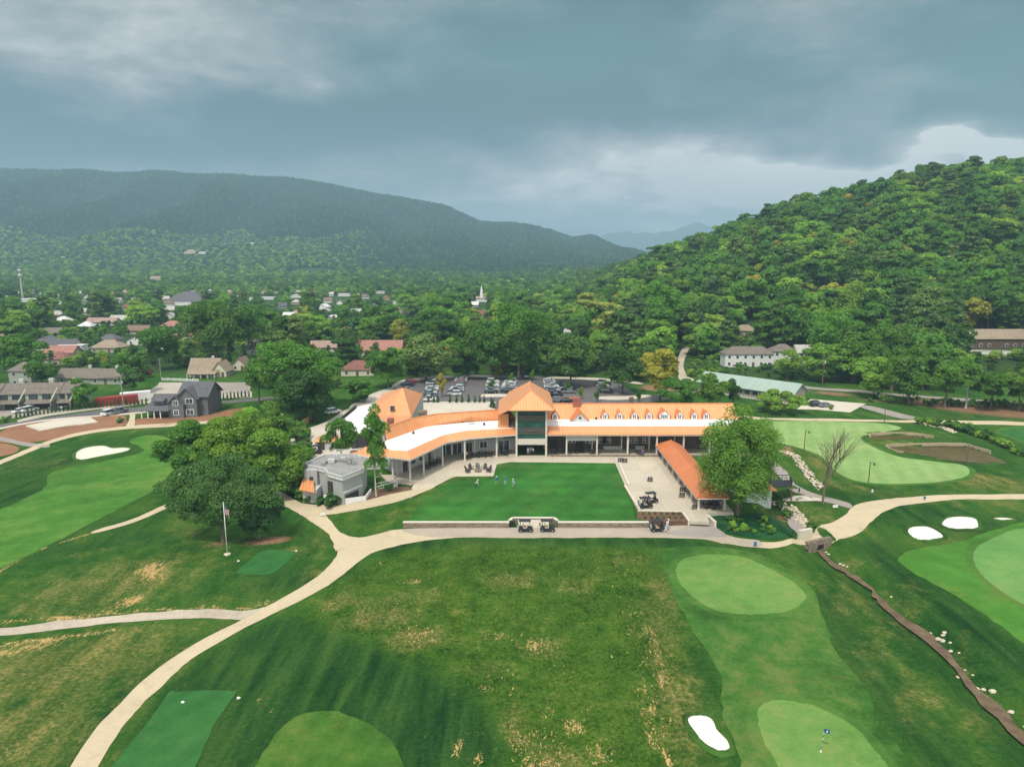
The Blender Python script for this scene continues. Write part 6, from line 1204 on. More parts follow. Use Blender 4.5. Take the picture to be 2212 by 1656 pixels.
# ------------------------------------------------------------------ flat roofed grey building
fp = P3([(656, 1003), (702, 983), (760, 981), (796, 990), (785, 1013), (740, 1031), (708, 1022), (701, 1013)], 6.0)
gb = thing('grey_building', 'angular two storey grey building with flat roof at the left end of the clubhouse', 'building', (fp[5].x, fp[5].y, 0)); cen = sum(fp, Vector()) / len(fp)
m = MB(); m.slab(fp, .12); rf = m.build('roof', GREYROOF, gb); m = MB(); m.slab([v - Vector((0, 0, .125)) for v in fp], .5); m.build('fascia', WHITE, gb); m = MB(); n = len(fp)
for i in range(n): m.beam(up(fp[i], .08), up(fp[(i + 1) % n], .08), .25, .3)
m.build('parapet', STUCCO, rf)
ins = [cen + (v - cen) * .90 for v in fp]; m = MB()
for i in range(n): m.wall(ins[i], ins[(i + 1) % n], -.6, 5.5, .25)
m.build('wall', BATTEN, gb)
q0, q1 = ins[6], ins[0]; m = MB(); m.box((ins[0].x + 1.3, ins[0].y - 1.2, 2.5), (2.4, 2.6, 6.2)); m.build('stair_tower', BATTEN, gb)
m = MB(); m.box((ins[0].x + 1.4, ins[0].y - 2.53, 3.2), (.7, .1, 2.4)); m.build('window', DARK, gb)
a, c = ins[6], ins[5]; d = (c - a).normalized(); m = MB(); mm = a.lerp(c, .2); m.box((mm.x - .3, mm.y - .15, 3.0), (1.1, .3, 3.0), math.atan2(d.y, d.x)); m.build('window', DARK, gb)  # dark slab paints the shade inside a recessed opening
a, c = ins[5], ins[4]; d = (c - a).normalized(); mm = a.lerp(c, .45); m = MB(); m.box((mm.x, mm.y - .12, 1.2), (3.6, .3, 2.2), math.atan2(d.y, d.x)); m.build('window', DARK, gb); m = MB(); mm = a.lerp(c, .5); m.beam(up(a, -3.1), up(c, -3.1), .5, .25); m.build('balcony_edge', WHITE, gb); m = MB(); m.box((c.x - .4, c.y - .3, 4.4), (.6, .1, .9)); m.build('window', DARK, gb)  # wide dark slab paints the shade of the recess below the balcony
q = P3([(646, 1057), (679, 1063)], 2.9) + P3([(676, 1016), (658, 1024)], 4.4); m = MB(); m.slab(q, .15); m.build('side_roof', COPPER, gb); m = MB(); m.box(((q[0].x + q[1].x) / 2 + .2, q[0].y + 2.6, .9), (q[1].x - q[0].x - .6, 4.2, 3.6)); m.build('side_wing', STUCCO, gb)
m = MB(); w0, w1, w2 = G(700, 1083), G(748, 1089), G(790, 1081); m.wall(w0, w1, -.6, 1.7, .2); m.wall(w1, w2, -.6, 1.7, .2); m.wall(w2, w2 + Vector((.2, 4, 0)), -.6, 1.7, .2); m.build('yard_fence', WHITE, gb)
for i, (ox, oy, s) in enumerate(((-1.6, 1.2, .9), (1.8, 1.5, .8), (.2, 3.0, .7), (2.9, .3, .6))):
    m = MB(); m.box((cen.x + ox, cen.y + oy, 6.1 + s * .4), (s * 1.4, s, s * .8)); m.build('roof_unit', CHROME if i % 2 else STUCCO, rf)
m = MB()
for i in range(15):
    a0 = R(200 - i * 14); m.box((cen.x - .5 + 2.4 * math.cos(a0), cen.y + .3 + 1.9 * math.sin(a0), 6.25), (.7, .5, .45), a0)
m.build('planter_ring', GREYROOF, rf)
m = MB()
for x in (-1.2, 1.2, 3.4): m.tube((cen.x + x, cen.y + 3.2, 6), (cen.x + x, cen.y + 3.2, 8.1), .05, n=5)
m.beam((cen.x - 1.4, cen.y + 3.2, 8.1), (cen.x + 3.6, cen.y + 3.2, 8.1), .1, .1); m.beam((cen.x - 1.4, cen.y + 2.2, 7.8), (cen.x + 3.6, cen.y + 4.2, 8.15), .08, .08); m.build('roof_frame', WHITE, rf)
# ------------------------------------------------------------------ open shelter on the right
PV = thing('open_shelter', 'long open sided shelter with rust orange roof on the right of the patio', 'shelter', (35, 132, 1)); x0, x1, y0, y1 = 32.2, 38.0, 115.4, 151
ze, zr, xr = 3.45, 5.1, 35.1
m = MB(); m.slab([(x0, y0, ze), (x1, y0, ze), (xr, y0 + 3.0, zr)], .14); m.slab([(x1, y0, ze), (x1, y1, ze), (xr, y1 - 2.5, zr), (xr, y0 + 3.0, zr)], .14); m.slab([(x0, y1, ze), (x0, y0, ze), (xr, y0 + 3.0, zr), (xr, y1 - 2.5, zr)], .14); m.slab([(x1, y1, ze), (x0, y1, ze), (xr, y1 - 2.5, zr)], .14); pr_ = m.build('roof', TERRA, PV)
m = MB(); m.beam((xr, y0 + 3, zr + .05), (xr, y1 - 2.5, zr + .05), .25, .1); m.beam((x0, y0, ze + .05), (xr, y0 + 3, zr + .05), .2, .1); m.beam((x1, y0, ze + .05), (xr, y0 + 3, zr + .05), .2, .1); m.build('ridge_cap', TERRA, pr_)
m = MB(); m.box((x0 + .08, (y0 + y1) / 2, ze - .2), (.16, y1 - y0 - .3, .22)); m.box((x1 - .08, (y0 + y1) / 2, ze - .2), (.16, y1 - y0 - .3, .22)); m.box((xr, y0 + .1, ze - .2), (x1 - x0 - .4, .16, .22)); m.build('gutter', WHITE, pr_)
for i in range(8):
    for x in (x0 + .6, x1 - .6): y = y0 + .7 + i * 4.9; m = MB(); m.box((x, y, 2.15), (.32, .32, 2.5)); m.box((x, y, 1.05), (.46, .46, .5)); m.build('column', CREAM, PV)
S_('patio', [(31.8, 114.6), (38.6, 114.6), (38.6, 152), (31.8, 152)], CONC, .07, 'concrete floor of the open shelter', world=True, sm=0, flat=1.0, skirt=.7)
# hut with deck
HT_ = thing('small_hut', 'small white hut with orange roof and timber deck half hidden by the feathery tree', 'hut', (46, 122, 0)); hipped(HT_, 41.5, 47.2, 120.2, 126.5, -.3, 3.5, 5.8, WHITE, TERRA, .8, 'y')
m = MB(); dk = P3([(1656, 1036), (1706, 1036), (1711, 1049), (1664, 1051)], 2.9); m.slab(dk, .2); de = m.build('deck', DARKM, HT_)
m = MB()
for i in range(4):
    a, c = up(dk[i], .95), up(dk[(i + 1) % 4], .95); m.beam(a, c, .1, .1); m.beam(up(dk[i], .45), up(dk[(i + 1) % 4], .45), .06, .06)
    for t_ in range(6): q = dk[i].lerp(dk[(i + 1) % 4], t_ / 6); m.tube(q, up(q, .95), .045, n=4)
m.build('railing', DARKM, de); m = MB()
for v in dk: m.tube((v.x, v.y, -.8), (v.x, v.y, 2.8), .11, n=6)
m.build('post', BROWNW, HT_)
# ------------------------------------------------------------------ walls
def free_wall(nm, label, pts_, z0, z1, th, mat, cap=CAPST, cat='wall', capw=.12, group=None):
    t = thing(nm, label, cat, (pts_[0][0], pts_[0][1], z0), group=group); m = MB(); c = MB()
    for a, b__ in zip(pts_[:-1], pts_[1:]): m.wall(a, b__, z0, z1 - .1, th); c.wall(a, b__, z1 - .097, z1 + .03, th + capw)
    m.build('wall', mat, t)
    if cap: c.build('coping', cap, t)
    return t
yw = 110.15
xw = lambda q: PZ(q, 1127.7, 1).x
free_wall('stone_wall', 'long fieldstone retaining wall along the front of the lawn, left part', [(xw(871), yw), (xw(1100), yw)], -.4, 1.12, .5, STONE)
free_wall('stone_wall', 'fieldstone retaining wall along the front of the lawn, right of the steps', [(xw(1205), yw), (xw(1401), yw)], -.4, 1.12, .5, STONE)
free_wall('stone_wall', 'short set back stone wall around the lawn steps', [(xw(1100), yw + .5), (xw(1108), yw + 1.8), (xw(1197), yw + 1.8), (xw(1205), yw + .5)], -.4, 1.2, .4, STONE)
free_wall('kerb_wall', 'low pale wall between lawn and patio, upper half', [PZ(1338, 1001, 1.2), PZ(1358, 1047, 1.2)], .6, 1.35, .3, CAPST)
free_wall('kerb_wall', 'low pale wall between lawn and patio, lower half', [PZ(1350, 1049, 1.2), PZ(1381, 1100, 1.2)], .6, 1.35, .3, CAPST)
free_wall('planter_wall', 'pale low wall around the mulched bed', [PZ(1378, 1103, 1.1), PZ(1474, 1105.5, 1.1), PZ(1488, 1126, 1.0)], .1, 1.2, .25, CAPST)
free_wall('kerb_wall', 'short pale wall beside the asphalt ramp', [PZ(1527, 1112, 1.0), PZ(1545, 1132, .7)], -.2, 1.15, .4, CAPST)
m = MB(); 
for i in range(6): m.box(((xw(1108) + xw(1197)) / 2, yw + 1.4 - i * .3 + .15, .45 - i * .15), (5.2, .3, .9 - i * .15 * 0))
tag(m.build('steps', CAPST), 'pale stone steps from the road up to the lawn', 'steps')
free_wall('retaining_wall', 'white retaining wall below the hillside lodge', [G(2075, 764), G(2150, 766), G(2240, 770)], Hs(*G(2150, 764)[:2]) - 2, Hs(*G(2150, 764)[:2]) + 1.6, .4, WHITE)
def fence(label, pts_, h, mat, cat='fence', nm='fence', gap=2.4, pick=False):
    t = thing(nm, label, cat, pts_[0]); m = MB(); q = MB()
    for a, b__ in zip(pts_[:-1], pts_[1:]):
        n = max(1, int((b__ - a).length / gap))
        for i in range(n):
            c, d = a.lerp(b__, i / n), a.lerp(b__, (i + 1) / n); zc_ = Hs(c.x, c.y); q.box((c.x, c.y, zc_ + h / 2), (.14, .14, h + .15))
            if pick:
                for k in range(8): e = c.lerp(d, (k + .5) / 8); m.box((e.x, e.y, zc_ + h / 2), (.16, .04, h * .9))
                m.beam((c.x, c.y, zc_ + h * .7), (d.x, d.y, zc_ + h * .7), .05, .1)
            else: m.wall(c, d, zc_ + .05, zc_ + h, .06)
    m.build('panel', mat, t); q.build('post', mat, t); return t
fence('yellow board fence at the left of the cart yard', [G(652, 926), G(666, 915), G(672, 905)], 2.0, YELLOW)
fence('white picket fence in front of the cream cottage', [G(350, 822), G(430, 824)], 1.1, WHITE, pick=True)
fence('dark fence along the clubhouse drive', [G(695, 962), G(735, 915), G(770, 884)], 1.6, DARKM)
# pond edging
for nm_, pl, lb in (('stone_edging', pond1w, 'stone edging around the small pond'), ('stone_edging', pond2w, 'stone edging around the long pond')):
    m = MB(); n = len(pl); r = random.Random(4)
    for i in range(n):
        a, c = pl[i], pl[(i + 1) % n]; L_ = math.hypot(c[0] - a[0], c[1] - a[1]); k = max(1, int(L_ / .8))
        for j in range(k):
            t_ = (j + .5) / k; x, y = a[0] + (c[0] - a[0]) * t_, a[1] + (c[1] - a[1]) * t_
            nr_ = y < sum(q[1] for q in pl) / n - .5
            if nr_: continue
            m.box((x, y, -.22 + r.uniform(-.05, .05)), (L_ / k + .1, .32, .75 + r.uniform(-.06, .1)), math.atan2(c[1] - a[1], c[0] - a[0]) + r.uniform(-.1, .1), 0, .9)
    tag(m.build(nm_, simple('tan_stone', (.40, .31, .20), .9, 0, .25, 1.2)), lb, 'edging')
# bridge
p = G(1768, 1180); p = Vector((p.x, p.y, 0)); hb = Hs(*W0(1768, 1168)); BR = thing('stone_bridge', 'small stone culvert bridge carrying the path over the stream', 'bridge', p)
a_, c_ = Vector(W0(1744, 1178) + (0,)), Vector(W0(1795, 1167) + (0,)); d = (c_ - a_).normalized(); mid = (a_ + c_) / 2; m = MB()
for i in range(12):
    for j in range(5):
        q = a_.lerp(c_, (i + .5 * (j % 2)) / 12); z = -1.5 + j * .42; off = abs((q - mid).length)
        if off < .75 and z < -.55: continue
        m.box((q.x, q.y, z + .3), (.42, .7, .40), math.atan2(d.y, d.x) + random.Random(i * 7 + j).uniform(-.12, .12), 0, .93)
m.build('head_wall', STONE, BR); m = MB(); m.box((mid.x, mid.y + .25, -1.0), (1.5, .3, 1.3), math.atan2(d.y, d.x)); m.build('culvert', DARK, BR)
a2, c2_ = Vector(W0(1726, 1152) + (0,)), Vector(W0(1752, 1147) + (0,)); m = MB(); m.wall(a2, c2_, -1.4, .55, .6); m.build('parapet', CAPST, BR)
# rocks along the water
def rock(m, c, s, r):
    vs = []; n = 7
    for k, (zz_, q) in enumerate(((-.3, .8), (.15, 1), (.5, .62))):
        for i in range(n): a = 6.283 * i / n + k * .3; e = s * q * r.uniform(.75, 1.15); vs.append((c[0] + e * math.cos(a), c[1] + e * .75 * math.sin(a), c[2] + s * zz_))
    vs.append((c[0], c[1], c[2] + s * .62)); fs = [(j * n + i, j * n + (i + 1) % n, (j + 1) * n + (i + 1) % n, (j + 1) * n + i) for j in (0, 1) for i in range(n)] + [(2 * n + i, 2 * n + (i + 1) % n, 3 * n) for i in range(n)]; m.add(vs, fs)
PALEROCK = simple('pale_rock', (.55, .47, .36), .9, 0, .22, 2)
r = random.Random(21)
for i, (px, py, s) in enumerate([(1784, 1193, .5), (1790, 1197, .45), (1815, 1218, .5), (1822, 1221, .5), (1830, 1224, .4), (1887, 1288, .35), (1893, 1289, .35), (1925, 1289, .4), (2026, 1381, .75), (2036, 1384, .7), (2040, 1366, .55), (2038, 1372, .5), (2053, 1388, .4), (2054, 1406, .5), (2072, 1410, .35), (2085, 1447, .3), (2102, 1458, .35), (2110, 1487, .5), (2125, 1489, .5), (2145, 1494, .75), (2185, 1538, .6), (2070, 1463, .3), (2068, 1461, .3), (2010, 1367, .35), (2216, 1570, .5)]):
    p = G(px, py); m = MB(); rock(m, (p.x, p.y, p.z), s * .62, r); tag(m.build('rock', PALEROCK), 'pale rock on the bank of the lower stream', 'rock', 'pale rock on the bank of the lower stream')
def rubble(nm, label, line, wid, n, smin, smax, seed):
    smin *= .75; smax *= .75; n = int(n * 1.3)
    r = random.Random(seed); m = MB(); w = [G(*q) for q in line]
    for _ in range(n):
        i = r.randrange(len(w) - 1); q = w[i].lerp(w[i + 1], r.random()); x, y = q.x + r.uniform(-wid, wid), q.y + r.uniform(-wid, wid); s = r.uniform(smin, smax); rock(m, (x, y, Hs(x, y) + s * .1 + r.uniform(0, .25)), s, r)
    tag(m.build(nm, PALEROCK), label, 'rocks', None, 'stuff')
rubble('rubble', 'long heap of pale rubble beside the stream above the bridge', [(1702, 1098), (1722, 1120), (1742, 1142)], .9, 260, .2, .42, 1)
rubble('rubble', 'rocky dry gully descending to the grey path', [(1692, 976), (1718, 985), (1735, 1010), (1752, 1032), (1772, 1055)], 1.0, 220, .2, .42, 2)
rubble('rubble', 'scattered stones in the ditch behind the practice green', [(1990, 915), (2040, 925), (2062, 935)], .9, 90, .2, .5, 3)
rubble('rubble', 'loose stones under the hut deck', [(1665, 1085), (1690, 1092)], .9, 60, .15, .35, 4)
# ------------------------------------------------------------------ long green roofed building, lodges and the grey house
g0, g1 = G(1536, 846), G(1738, 878); d = (g1 - g0); L_ = d.length; a = math.atan2(d.y, d.x); GB = thing('long_building', 'long building with pale green metal roof behind the clubhouse', 'building', (g0 + g1) / 2 + Vector((0, 5, -.3)), a)
m = MB(); m.box((0, 0, 1.9), (L_, 9, 3.8)); m.build('wall', SIDING['tan'], GB, local=True); w = 5.6; m = MB(); m.slab([(-L_ / 2 - 1, -w, 3.6), (L_ / 2 + 1, -w, 3.6), (L_ / 2 + 1, 0, 6.6), (-L_ / 2 - 1, 0, 6.6)], .2); m.slab([(L_ / 2 + 1, w, 3.5), (-L_ / 2 - 1, w, 3.5), (-L_ / 2 - 1, .002, 6.6), (L_ / 2 + 1, .002, 6.6)], .2); m.build('roof', SAGE, GB, local=True)
m = MB(); m.add([(L_ / 2 + .02, -4.5, 3.7), (L_ / 2 + .02, 4.5, 3.7), (L_ / 2 + .02, 0, 6.3)], [(0, 1, 2)]); m.build('gable', SIDING['grey'], GB, local=True)
for i in range(12):
    m = MB(); x = -L_ / 2 + L_ * (i + .5) / 12; m.box((x, -4.55, 2.3), (L_ / 12 * .72, .14, 1.5)); f = m.build('window', WHITE, GB, local=True); q = MB()
    for s_ in (-1, 1): q.box((x + s_ * L_ / 12 * .17, -4.6, 2.3), (L_ / 12 * .3, .12, 1.3))
    q.build('pane', DARKM, f, local=True)
m = MB(); m.box((0, -5.4, .9), (L_, .1, .12)); m.box((0, -5.4, .5), (L_, .06, .06))
for i in range(30): m.box((-L_ / 2 + L_ * i / 29, -5.4, .5), (.08, .08, 1.0))
m.build('railing', WHITE, GB, local=True)
# grey gabled house
hb_ = G(352, 900); z0 = hb_.z - .3; k = proj(hb_)[2] / F; GH = thing('grey_house', 'dark grey gabled house with porch beside the asphalt road', 'house', (hb_.x, hb_.y, z0)); SL = SIDING['slate']; GR = SHINGLE['grey']
def lx(px): return (px - 352) * k
def gable_box(par, x0, x1, y0, y1, zb, ze, za, wallm, roofm, axis='y', over=.5, nm='roof'):
    m = MB(); m.box(((x0 + x1) / 2, (y0 + y1) / 2, (zb + ze) / 2), (x1 - x0, y1 - y0, ze - zb))
    if axis == 'y':
        xm_ = (x0 + x1) / 2
        for y in (y0, y1): m.add([(x0, y, ze), (x1, y, ze), (xm_, y, za - .12)], [(0, 1, 2)])
        s_ = (za - ze) / ((x1 - x0) / 2); q = MB(); c, d_ = y0 - over, y1 + over
        q.slab([(x0 - over, d_, ze - s_ * over), (x0 - over, c, ze - s_ * over), (xm_, c, za), (xm_, d_, za)], .18); q.slab([(x1 + over, c, ze - s_ * over), (x1 + over, d_, ze - s_ * over), (xm_ + .002, d_, za), (xm_ + .002, c, za)], .18)
    else:
        ym = (y0 + y1) / 2
        for x in (x0, x1): m.add([(x, y0, ze), (x, y1, ze), (x, ym, za - .12)], [(0, 1, 2)])
        s_ = (za - ze) / ((y1 - y0) / 2); q = MB(); c, d_ = x0 - over, x1 + over
        q.slab([(c, y0 - over, ze - s_ * over), (d_, y0 - over, ze - s_ * over), (d_, ym, za), (c, ym, za)], .18); q.slab([(d_, y1 + over, ze - s_ * over), (c, y1 + over, ze - s_ * over), (c, ym + .002, za), (d_, ym + .002, za)], .18)
    m.build('wall', wallm, par, local=True); return q.build(nm, roofm, par, local=True)
gable_box(GH, lx(384), lx(446), 1.5, 11, -.5, 6.4, 9.6, SL, GR, 'x', .6)
gable_box(GH, lx(386), lx(428), -.4, 6, -.5, 6.1, 8.8, SL, GR, 'y')
gable_box(GH, lx(370), lx(402), -1.2, 5, -.5, 4.6, 6.8, SL, GR, 'y', .5); gable_box(GH, lx(322), lx(385), 1.5, 8, -.5, 3.3, 6.2, SL, GR, 'x', .5)
m = MB(); m.slab([(lx(314), -2.6, 2.6), (lx(374), -2.6, 2.6), (lx(374), 1.6, 3.6), (lx(314), 1.6, 3.6)], .15); m.build('porch_roof', GR, GH, local=True)
for i in range(4): m = MB(); m.box((lx(316) + (lx(356) - lx(316)) * i / 3, -2.3, 1.2), (.25, .25, 2.7)); m.build('post', WHITE, GH, local=True)
m = MB(); m.box((lx(342), 1.6, 4.4), (3.2, 1.6, 1.0)); m.slab([(lx(332), .5, 4.7), (lx(352), .5, 4.7), (lx(352), 3, 5.6), (lx(332), 3, 5.6)], .12); m.build('dormer', GR, GH, local=True)
for x, y, z, w in ((386, -1.25, 1.8, 1.3), (386, -1.25, 4.6, 1.3), (413, -.45, 1.8, 2.0), (413, -.45, 5.0, 2.0)):
    m = MB(); m.box((lx(x), y, z), (w + .25, .1, 1.6)); f = m.build('window', WHITE, GH, local=True); q = MB()
    for s_ in (-1, 1): q.box((lx(x) + s_ * w / 4, y - .04, z), (w / 2 - .1, .08, 1.35))
    q.build('pane', GLASS, f, local=True)
# front row townhouses
for i, (xa, xb) in enumerate(((-62, -4), (-2, 58), (60, 126), (128, 168))):
    b0 = G((xa + xb) / 2, 886 - i * 1.5); k2 = proj(b0)[2] / F; w = (xb - xa) * k2; t = thing('townhouse', ['partly visible townhouse cut by the left edge', 'sage grey townhouse, leftmost whole one of the front row', 'middle sage grey townhouse with twin balconies in the front row', 'right end townhouse of the front row behind the bushy tree'][i], 'townhouse', (b0.x, b0.y, b0.z - .3), R(8), 'townhouses beside the asphalt road')
    gable_box(t, -w / 2 + .1, w / 2 - .1, 0, 9, -.3, 5.2, 7.6, SIDING['sage'], SHINGLE['taupe'], 'x', .3)
    m = MB(); m.slab([(w / 2 - .9, -3.4, 3.2), (w / 2 - .5, -3.4, 3.2), (w / 2 - .5, 1.5, 6.4), (w / 2 - .9, 1.5, 6.4)], 3.4); m.box((w / 2 - .7, -1.6, 1.5), (.4, 3.6, 3.4)); m.build('fin_wall', SIDING['sage'], t, local=True)
    m = MB(); m.slab([(-w / 2 + .5, -2.4, 2.5), (w / 2 - 1, -2.4, 2.5), (w / 2 - 1, 0, 3.3), (-w / 2 + .5, 0, 3.3)], .15); m.build('porch_roof', SHINGLE['taupe'], t, local=True)
    for j, x in enumerate((-w * .25, w * .15)):
        m = MB(); m.box((x, -.05, 4.1), (w * .26, .12, 1.6)); f = m.build('window', DARKM, t, local=True); q = MB(); q.box((x, -.1, 4.1), (w * .2, .1, 1.3)); q.build('pane', GLASS, f, local=True)
    m = MB(); m.box((0, -.05, 1.2), (w * .5, .12, 2.2)); m.build('door', DARK, t, local=True); m = MB(); m.box((w * .1, 5, 8), (1.3, 1.0, 1.6)); m.build('chimney', STUCCO, t, local=True)
# containers
for px, py, col_, lb, ln in ((262, 876, RED, 'long red shipping container by the stony yard', 11.5), (302, 866, WHITE, 'white box trailer behind the red container', 8.5)):
    b0 = G(px, py); t = thing('container', lb, 'container', (b0.x - 2, b0.y + 1.5, b0.z), R(32)); m = MB(); m.box((0, 0, 1.45), (ln, 2.5, 2.6))
    for i in range(int(ln / .4)): m.box((-ln / 2 + .3 + i * .4, -1.27, 1.45), (.16, .06, 2.4))
    m.build('body', col_, t, local=True); m = MB(); m.box((-ln / 2 - .03, 0, 1.45), (.05, 2.3, 2.4)); m.box((-ln / 2 - .08, 0, 1.45), (.05, .06, 2.3)); m.build('door', col_, t, local=True)
# ------------------------------------------------------------------ vehicles
def car_parts(kind):
    t = thing('parked_car', '', 'car'); Lh, Wd, Ht = {'sedan': (4.6, 1.8, 1.42), 'suv': (4.7, 1.9, 1.75), 'pickup': (5.4, 1.95, 1.8)}[kind]
    a = Lh / 2; w = Wd / 2; zb = .32; zm = {'sedan': .86, 'suv': 1.0, 'pickup': 1.02}[kind]
    m = MB(); prof = [(-a, zb + .1), (-a, zm - .1), (-a + .12, zm), (a - 1.2, zm), (a - .25, zm - .14), (a, zm - .32), (a, zb + .08), (a - .1, zb), (-a + .1, zb)]
    if kind == 'pickup': prof = [(-a, zb + .2), (-a, zm), (a - 1.3, zm), (a - .2, zm - .08), (a, zm - .3), (a, zb + .1), (a - .1, zb), (-a + .1, zb)]
    n = len(prof); vs = []
    for y, s in ((-w, 1), (w, 1)): vs += [(x, y, z) for x, z in prof]
    m.add(vs, [tuple(range(n)), tuple(range(2 * n - 1, n - 1, -1))] + [(i, i + n, (i + 1) % n + n, (i + 1) % n) for i in range(n)])
    cab = {'sedan': (-1.75, -1.05, .35, 1.15), 'suv': (-2.15, -1.9, .35, 1.1), 'pickup': (-.5, -.35, .75, 1.35)}[kind]
    def roofv(g, z0, z1): return [(cab[0] - g, -w + .06, z0), (cab[3] + g, -w + .06, z0), (cab[3] + g, w - .06, z0), (cab[0] - g, w - .06, z0), (cab[1], -w + .24, z1), (cab[2], -w + .24, z1), (cab[2], w - .24, z1), (cab[1], w - .24, z1)]
    q = MB(); q.add(roofv(0, zm - .02, Ht - .05), [(0, 1, 5, 4), (1, 2, 6, 5), (2, 3, 7, 6), (3, 0, 4, 7), (4, 5, 6, 7)])
    m.box(((cab[1] + cab[2]) / 2, 0, Ht - .02), (cab[2] - cab[1] + .1, Wd - .5, .07))
    if kind == 'pickup': m.box((-1.7, 0, zm - .02), (1.9, 1.5, .02))
    m.build('body', PAINT, t, local=True); q.build('windows', GLASS, t, local=True)
    if kind == 'pickup': q = MB(); q.box((-1.65, 0, zm + .01), (1.8, 1.45, .03)); q.build('load_bed', DARKM, t, local=True)
    for x in (-a + .9, a - .95):
        for y in (-w + .06, w - .06): q = MB(); q.tube((x, y - .11, .34), (x, y + .11, .34), .34, n=14); o = q.build('wheel', RUBBER, t, local=True); c = MB(); c.tube((x, y - .125, .34), (x, y + .125, .34), .18, n=8); c.build('rim', CHROME, o, local=True)
    for y in (-w + .3, w - .3): q = MB(); q.box((a - .02, y, zm - .24), (.08, .36, .13)); q.build('headlight', CHROME, t, local=True)
    return t
CARS = {k: car_parts(k) for k in ('sedan', 'suv', 'pickup')}; usedc = {k: False for k in CARS}
CC = dict(white=(.80, .80, .80), silver=(.50, .52, .54), grey=(.22, .23, .25), black=(.02, .02, .025), blue=(.05, .10, .22), red=(.40, .03, .03))
cc = dict(white=(.78, .78, .77, 1), silver=(.46, .48, .50, 1), grey=(.20, .21, .23, 1), black=(.018, .018, .022, 1), blue=(.06, .11, .2, 1), red=(.36, .03, .03, 1), teal=(.08, .2, .22, 1))
def car(kind, color, x, y, z, rz, label, group):
    if not usedc[kind]: t = put(CARS[kind], x, y, z, rz); tag(t, label, None, group); usedc[kind] = True
    else: t = dup(CARS[kind], (x, y, z), rz, 1, label, group)
    for c in t.children:
        if c.name.startswith('body'): c.color = cc[color]
    return t
r = random.Random(5); ORD = ['nearest', 'second', 'third', 'fourth', 'fifth', 'sixth', 'seventh', 'eighth', 'ninth', 'tenth', 'eleventh', 'twelfth']
def carcol(xa, ya, xb, yb, n, cname, cols, face=0):
    a, b__ = G(xa, ya), G(xb, yb)
    for i in range(n):
        p = a.lerp(b__, i / max(1, n - 1)); k = r.choice(['sedan', 'suv', 'suv', 'sedan', 'pickup']); c = cols[i % len(cols)]
        car(k, c, p.x + r.uniform(-.2, .2), p.y, Hs(p.x, p.y) + .06, face + r.uniform(-.04, .04), '%s %s, %s from the near end of the %s' % (c, k, ORD[min(i, 11)], cname), 'cars parked in the car park')
carcol(925, 866, 938, 826, 10, 'leftmost column of parked cars', ['white', 'grey', 'blue', 'white', 'grey', 'white', 'silver', 'black', 'white', 'silver'])
carcol(980, 854, 998, 818, 10, 'second column of parked cars', ['white', 'black', 'silver', 'white', 'teal', 'grey', 'red', 'silver', 'white', 'white'], math.pi)
carcol(1061, 849, 1066, 827, 6, 'column left of the tower', ['black', 'silver', 'grey', 'white', 'silver', 'white'])
carcol(1096, 848, 1102, 827, 6, 'column beside the tower roof', ['black', 'grey', 'silver', 'white', 'white', 'silver'], math.pi)
carcol(1199, 856, 1186, 824, 8, 'column just right of the tower roof', ['black', 'black', 'silver', 'blue', 'white', 'silver', 'white', 'white'])
carcol(1229, 849, 1218, 832, 5, 'short column behind the brick chimney', ['grey', 'black', 'silver', 'black', 'grey'], math.pi)
carcol(1309, 849, 1300, 828, 6, 'rightmost column of parked cars', ['black', 'black', 'grey', 'silver', 'black', 'grey'])
def one(kind, color, px, py, rz, label, group=None): p = G(px, py); return car(kind, color, p.x, p.y, p.z + .06, rz, label, group)
one('suv', 'grey', 1208, 868, 0, 'grey suv parked behind the ridge left of the brick chimney'); one('sedan', 'black', 1225, 869, 0, 'black sedan parked behind the ridge nearest the brick chimney')
one('pickup', 'black', 1135, 820, 0, 'black pickup parked at the far edge above the tower'); one('sedan', 'blue', 879, 832, .4, 'pale blue car left of the copper gable tip'); one('suv', 'red', 890, 827, .4, 'red suv at the top left corner of the car park')
one('suv', 'white', 720, 893, .9, 'white suv on the drive behind the clubhouse'); one('sedan', 'white', 46, 891, R(70), 'white sedan before the townhouses, leftmost of four'); one('suv', 'white', 65, 889, R(70), 'white suv before the townhouses, second from the left')
one('sedan', 'grey', 125, 883, R(70), 'dark grey sedan before the townhouses'); one('suv', 'white', 145, 881, R(70), 'white suv before the right end townhouse')
one('suv', 'white', 237, 896, R(75), 'white suv on the asphalt road'); one('pickup', 'grey', 257, 893, R(75), 'grey pickup on the asphalt road right of the white suv')
one('suv', 'black', 1763, 877, R(20), 'black suv on the pale pad by the green roofed building'); one('sedan', 'grey', 1784, 879, R(15), 'dark grey sedan right of the black suv on the pale pad'); one('suv', 'white', 790, 783, 0, 'white van glimpsed below the coral roofed house')
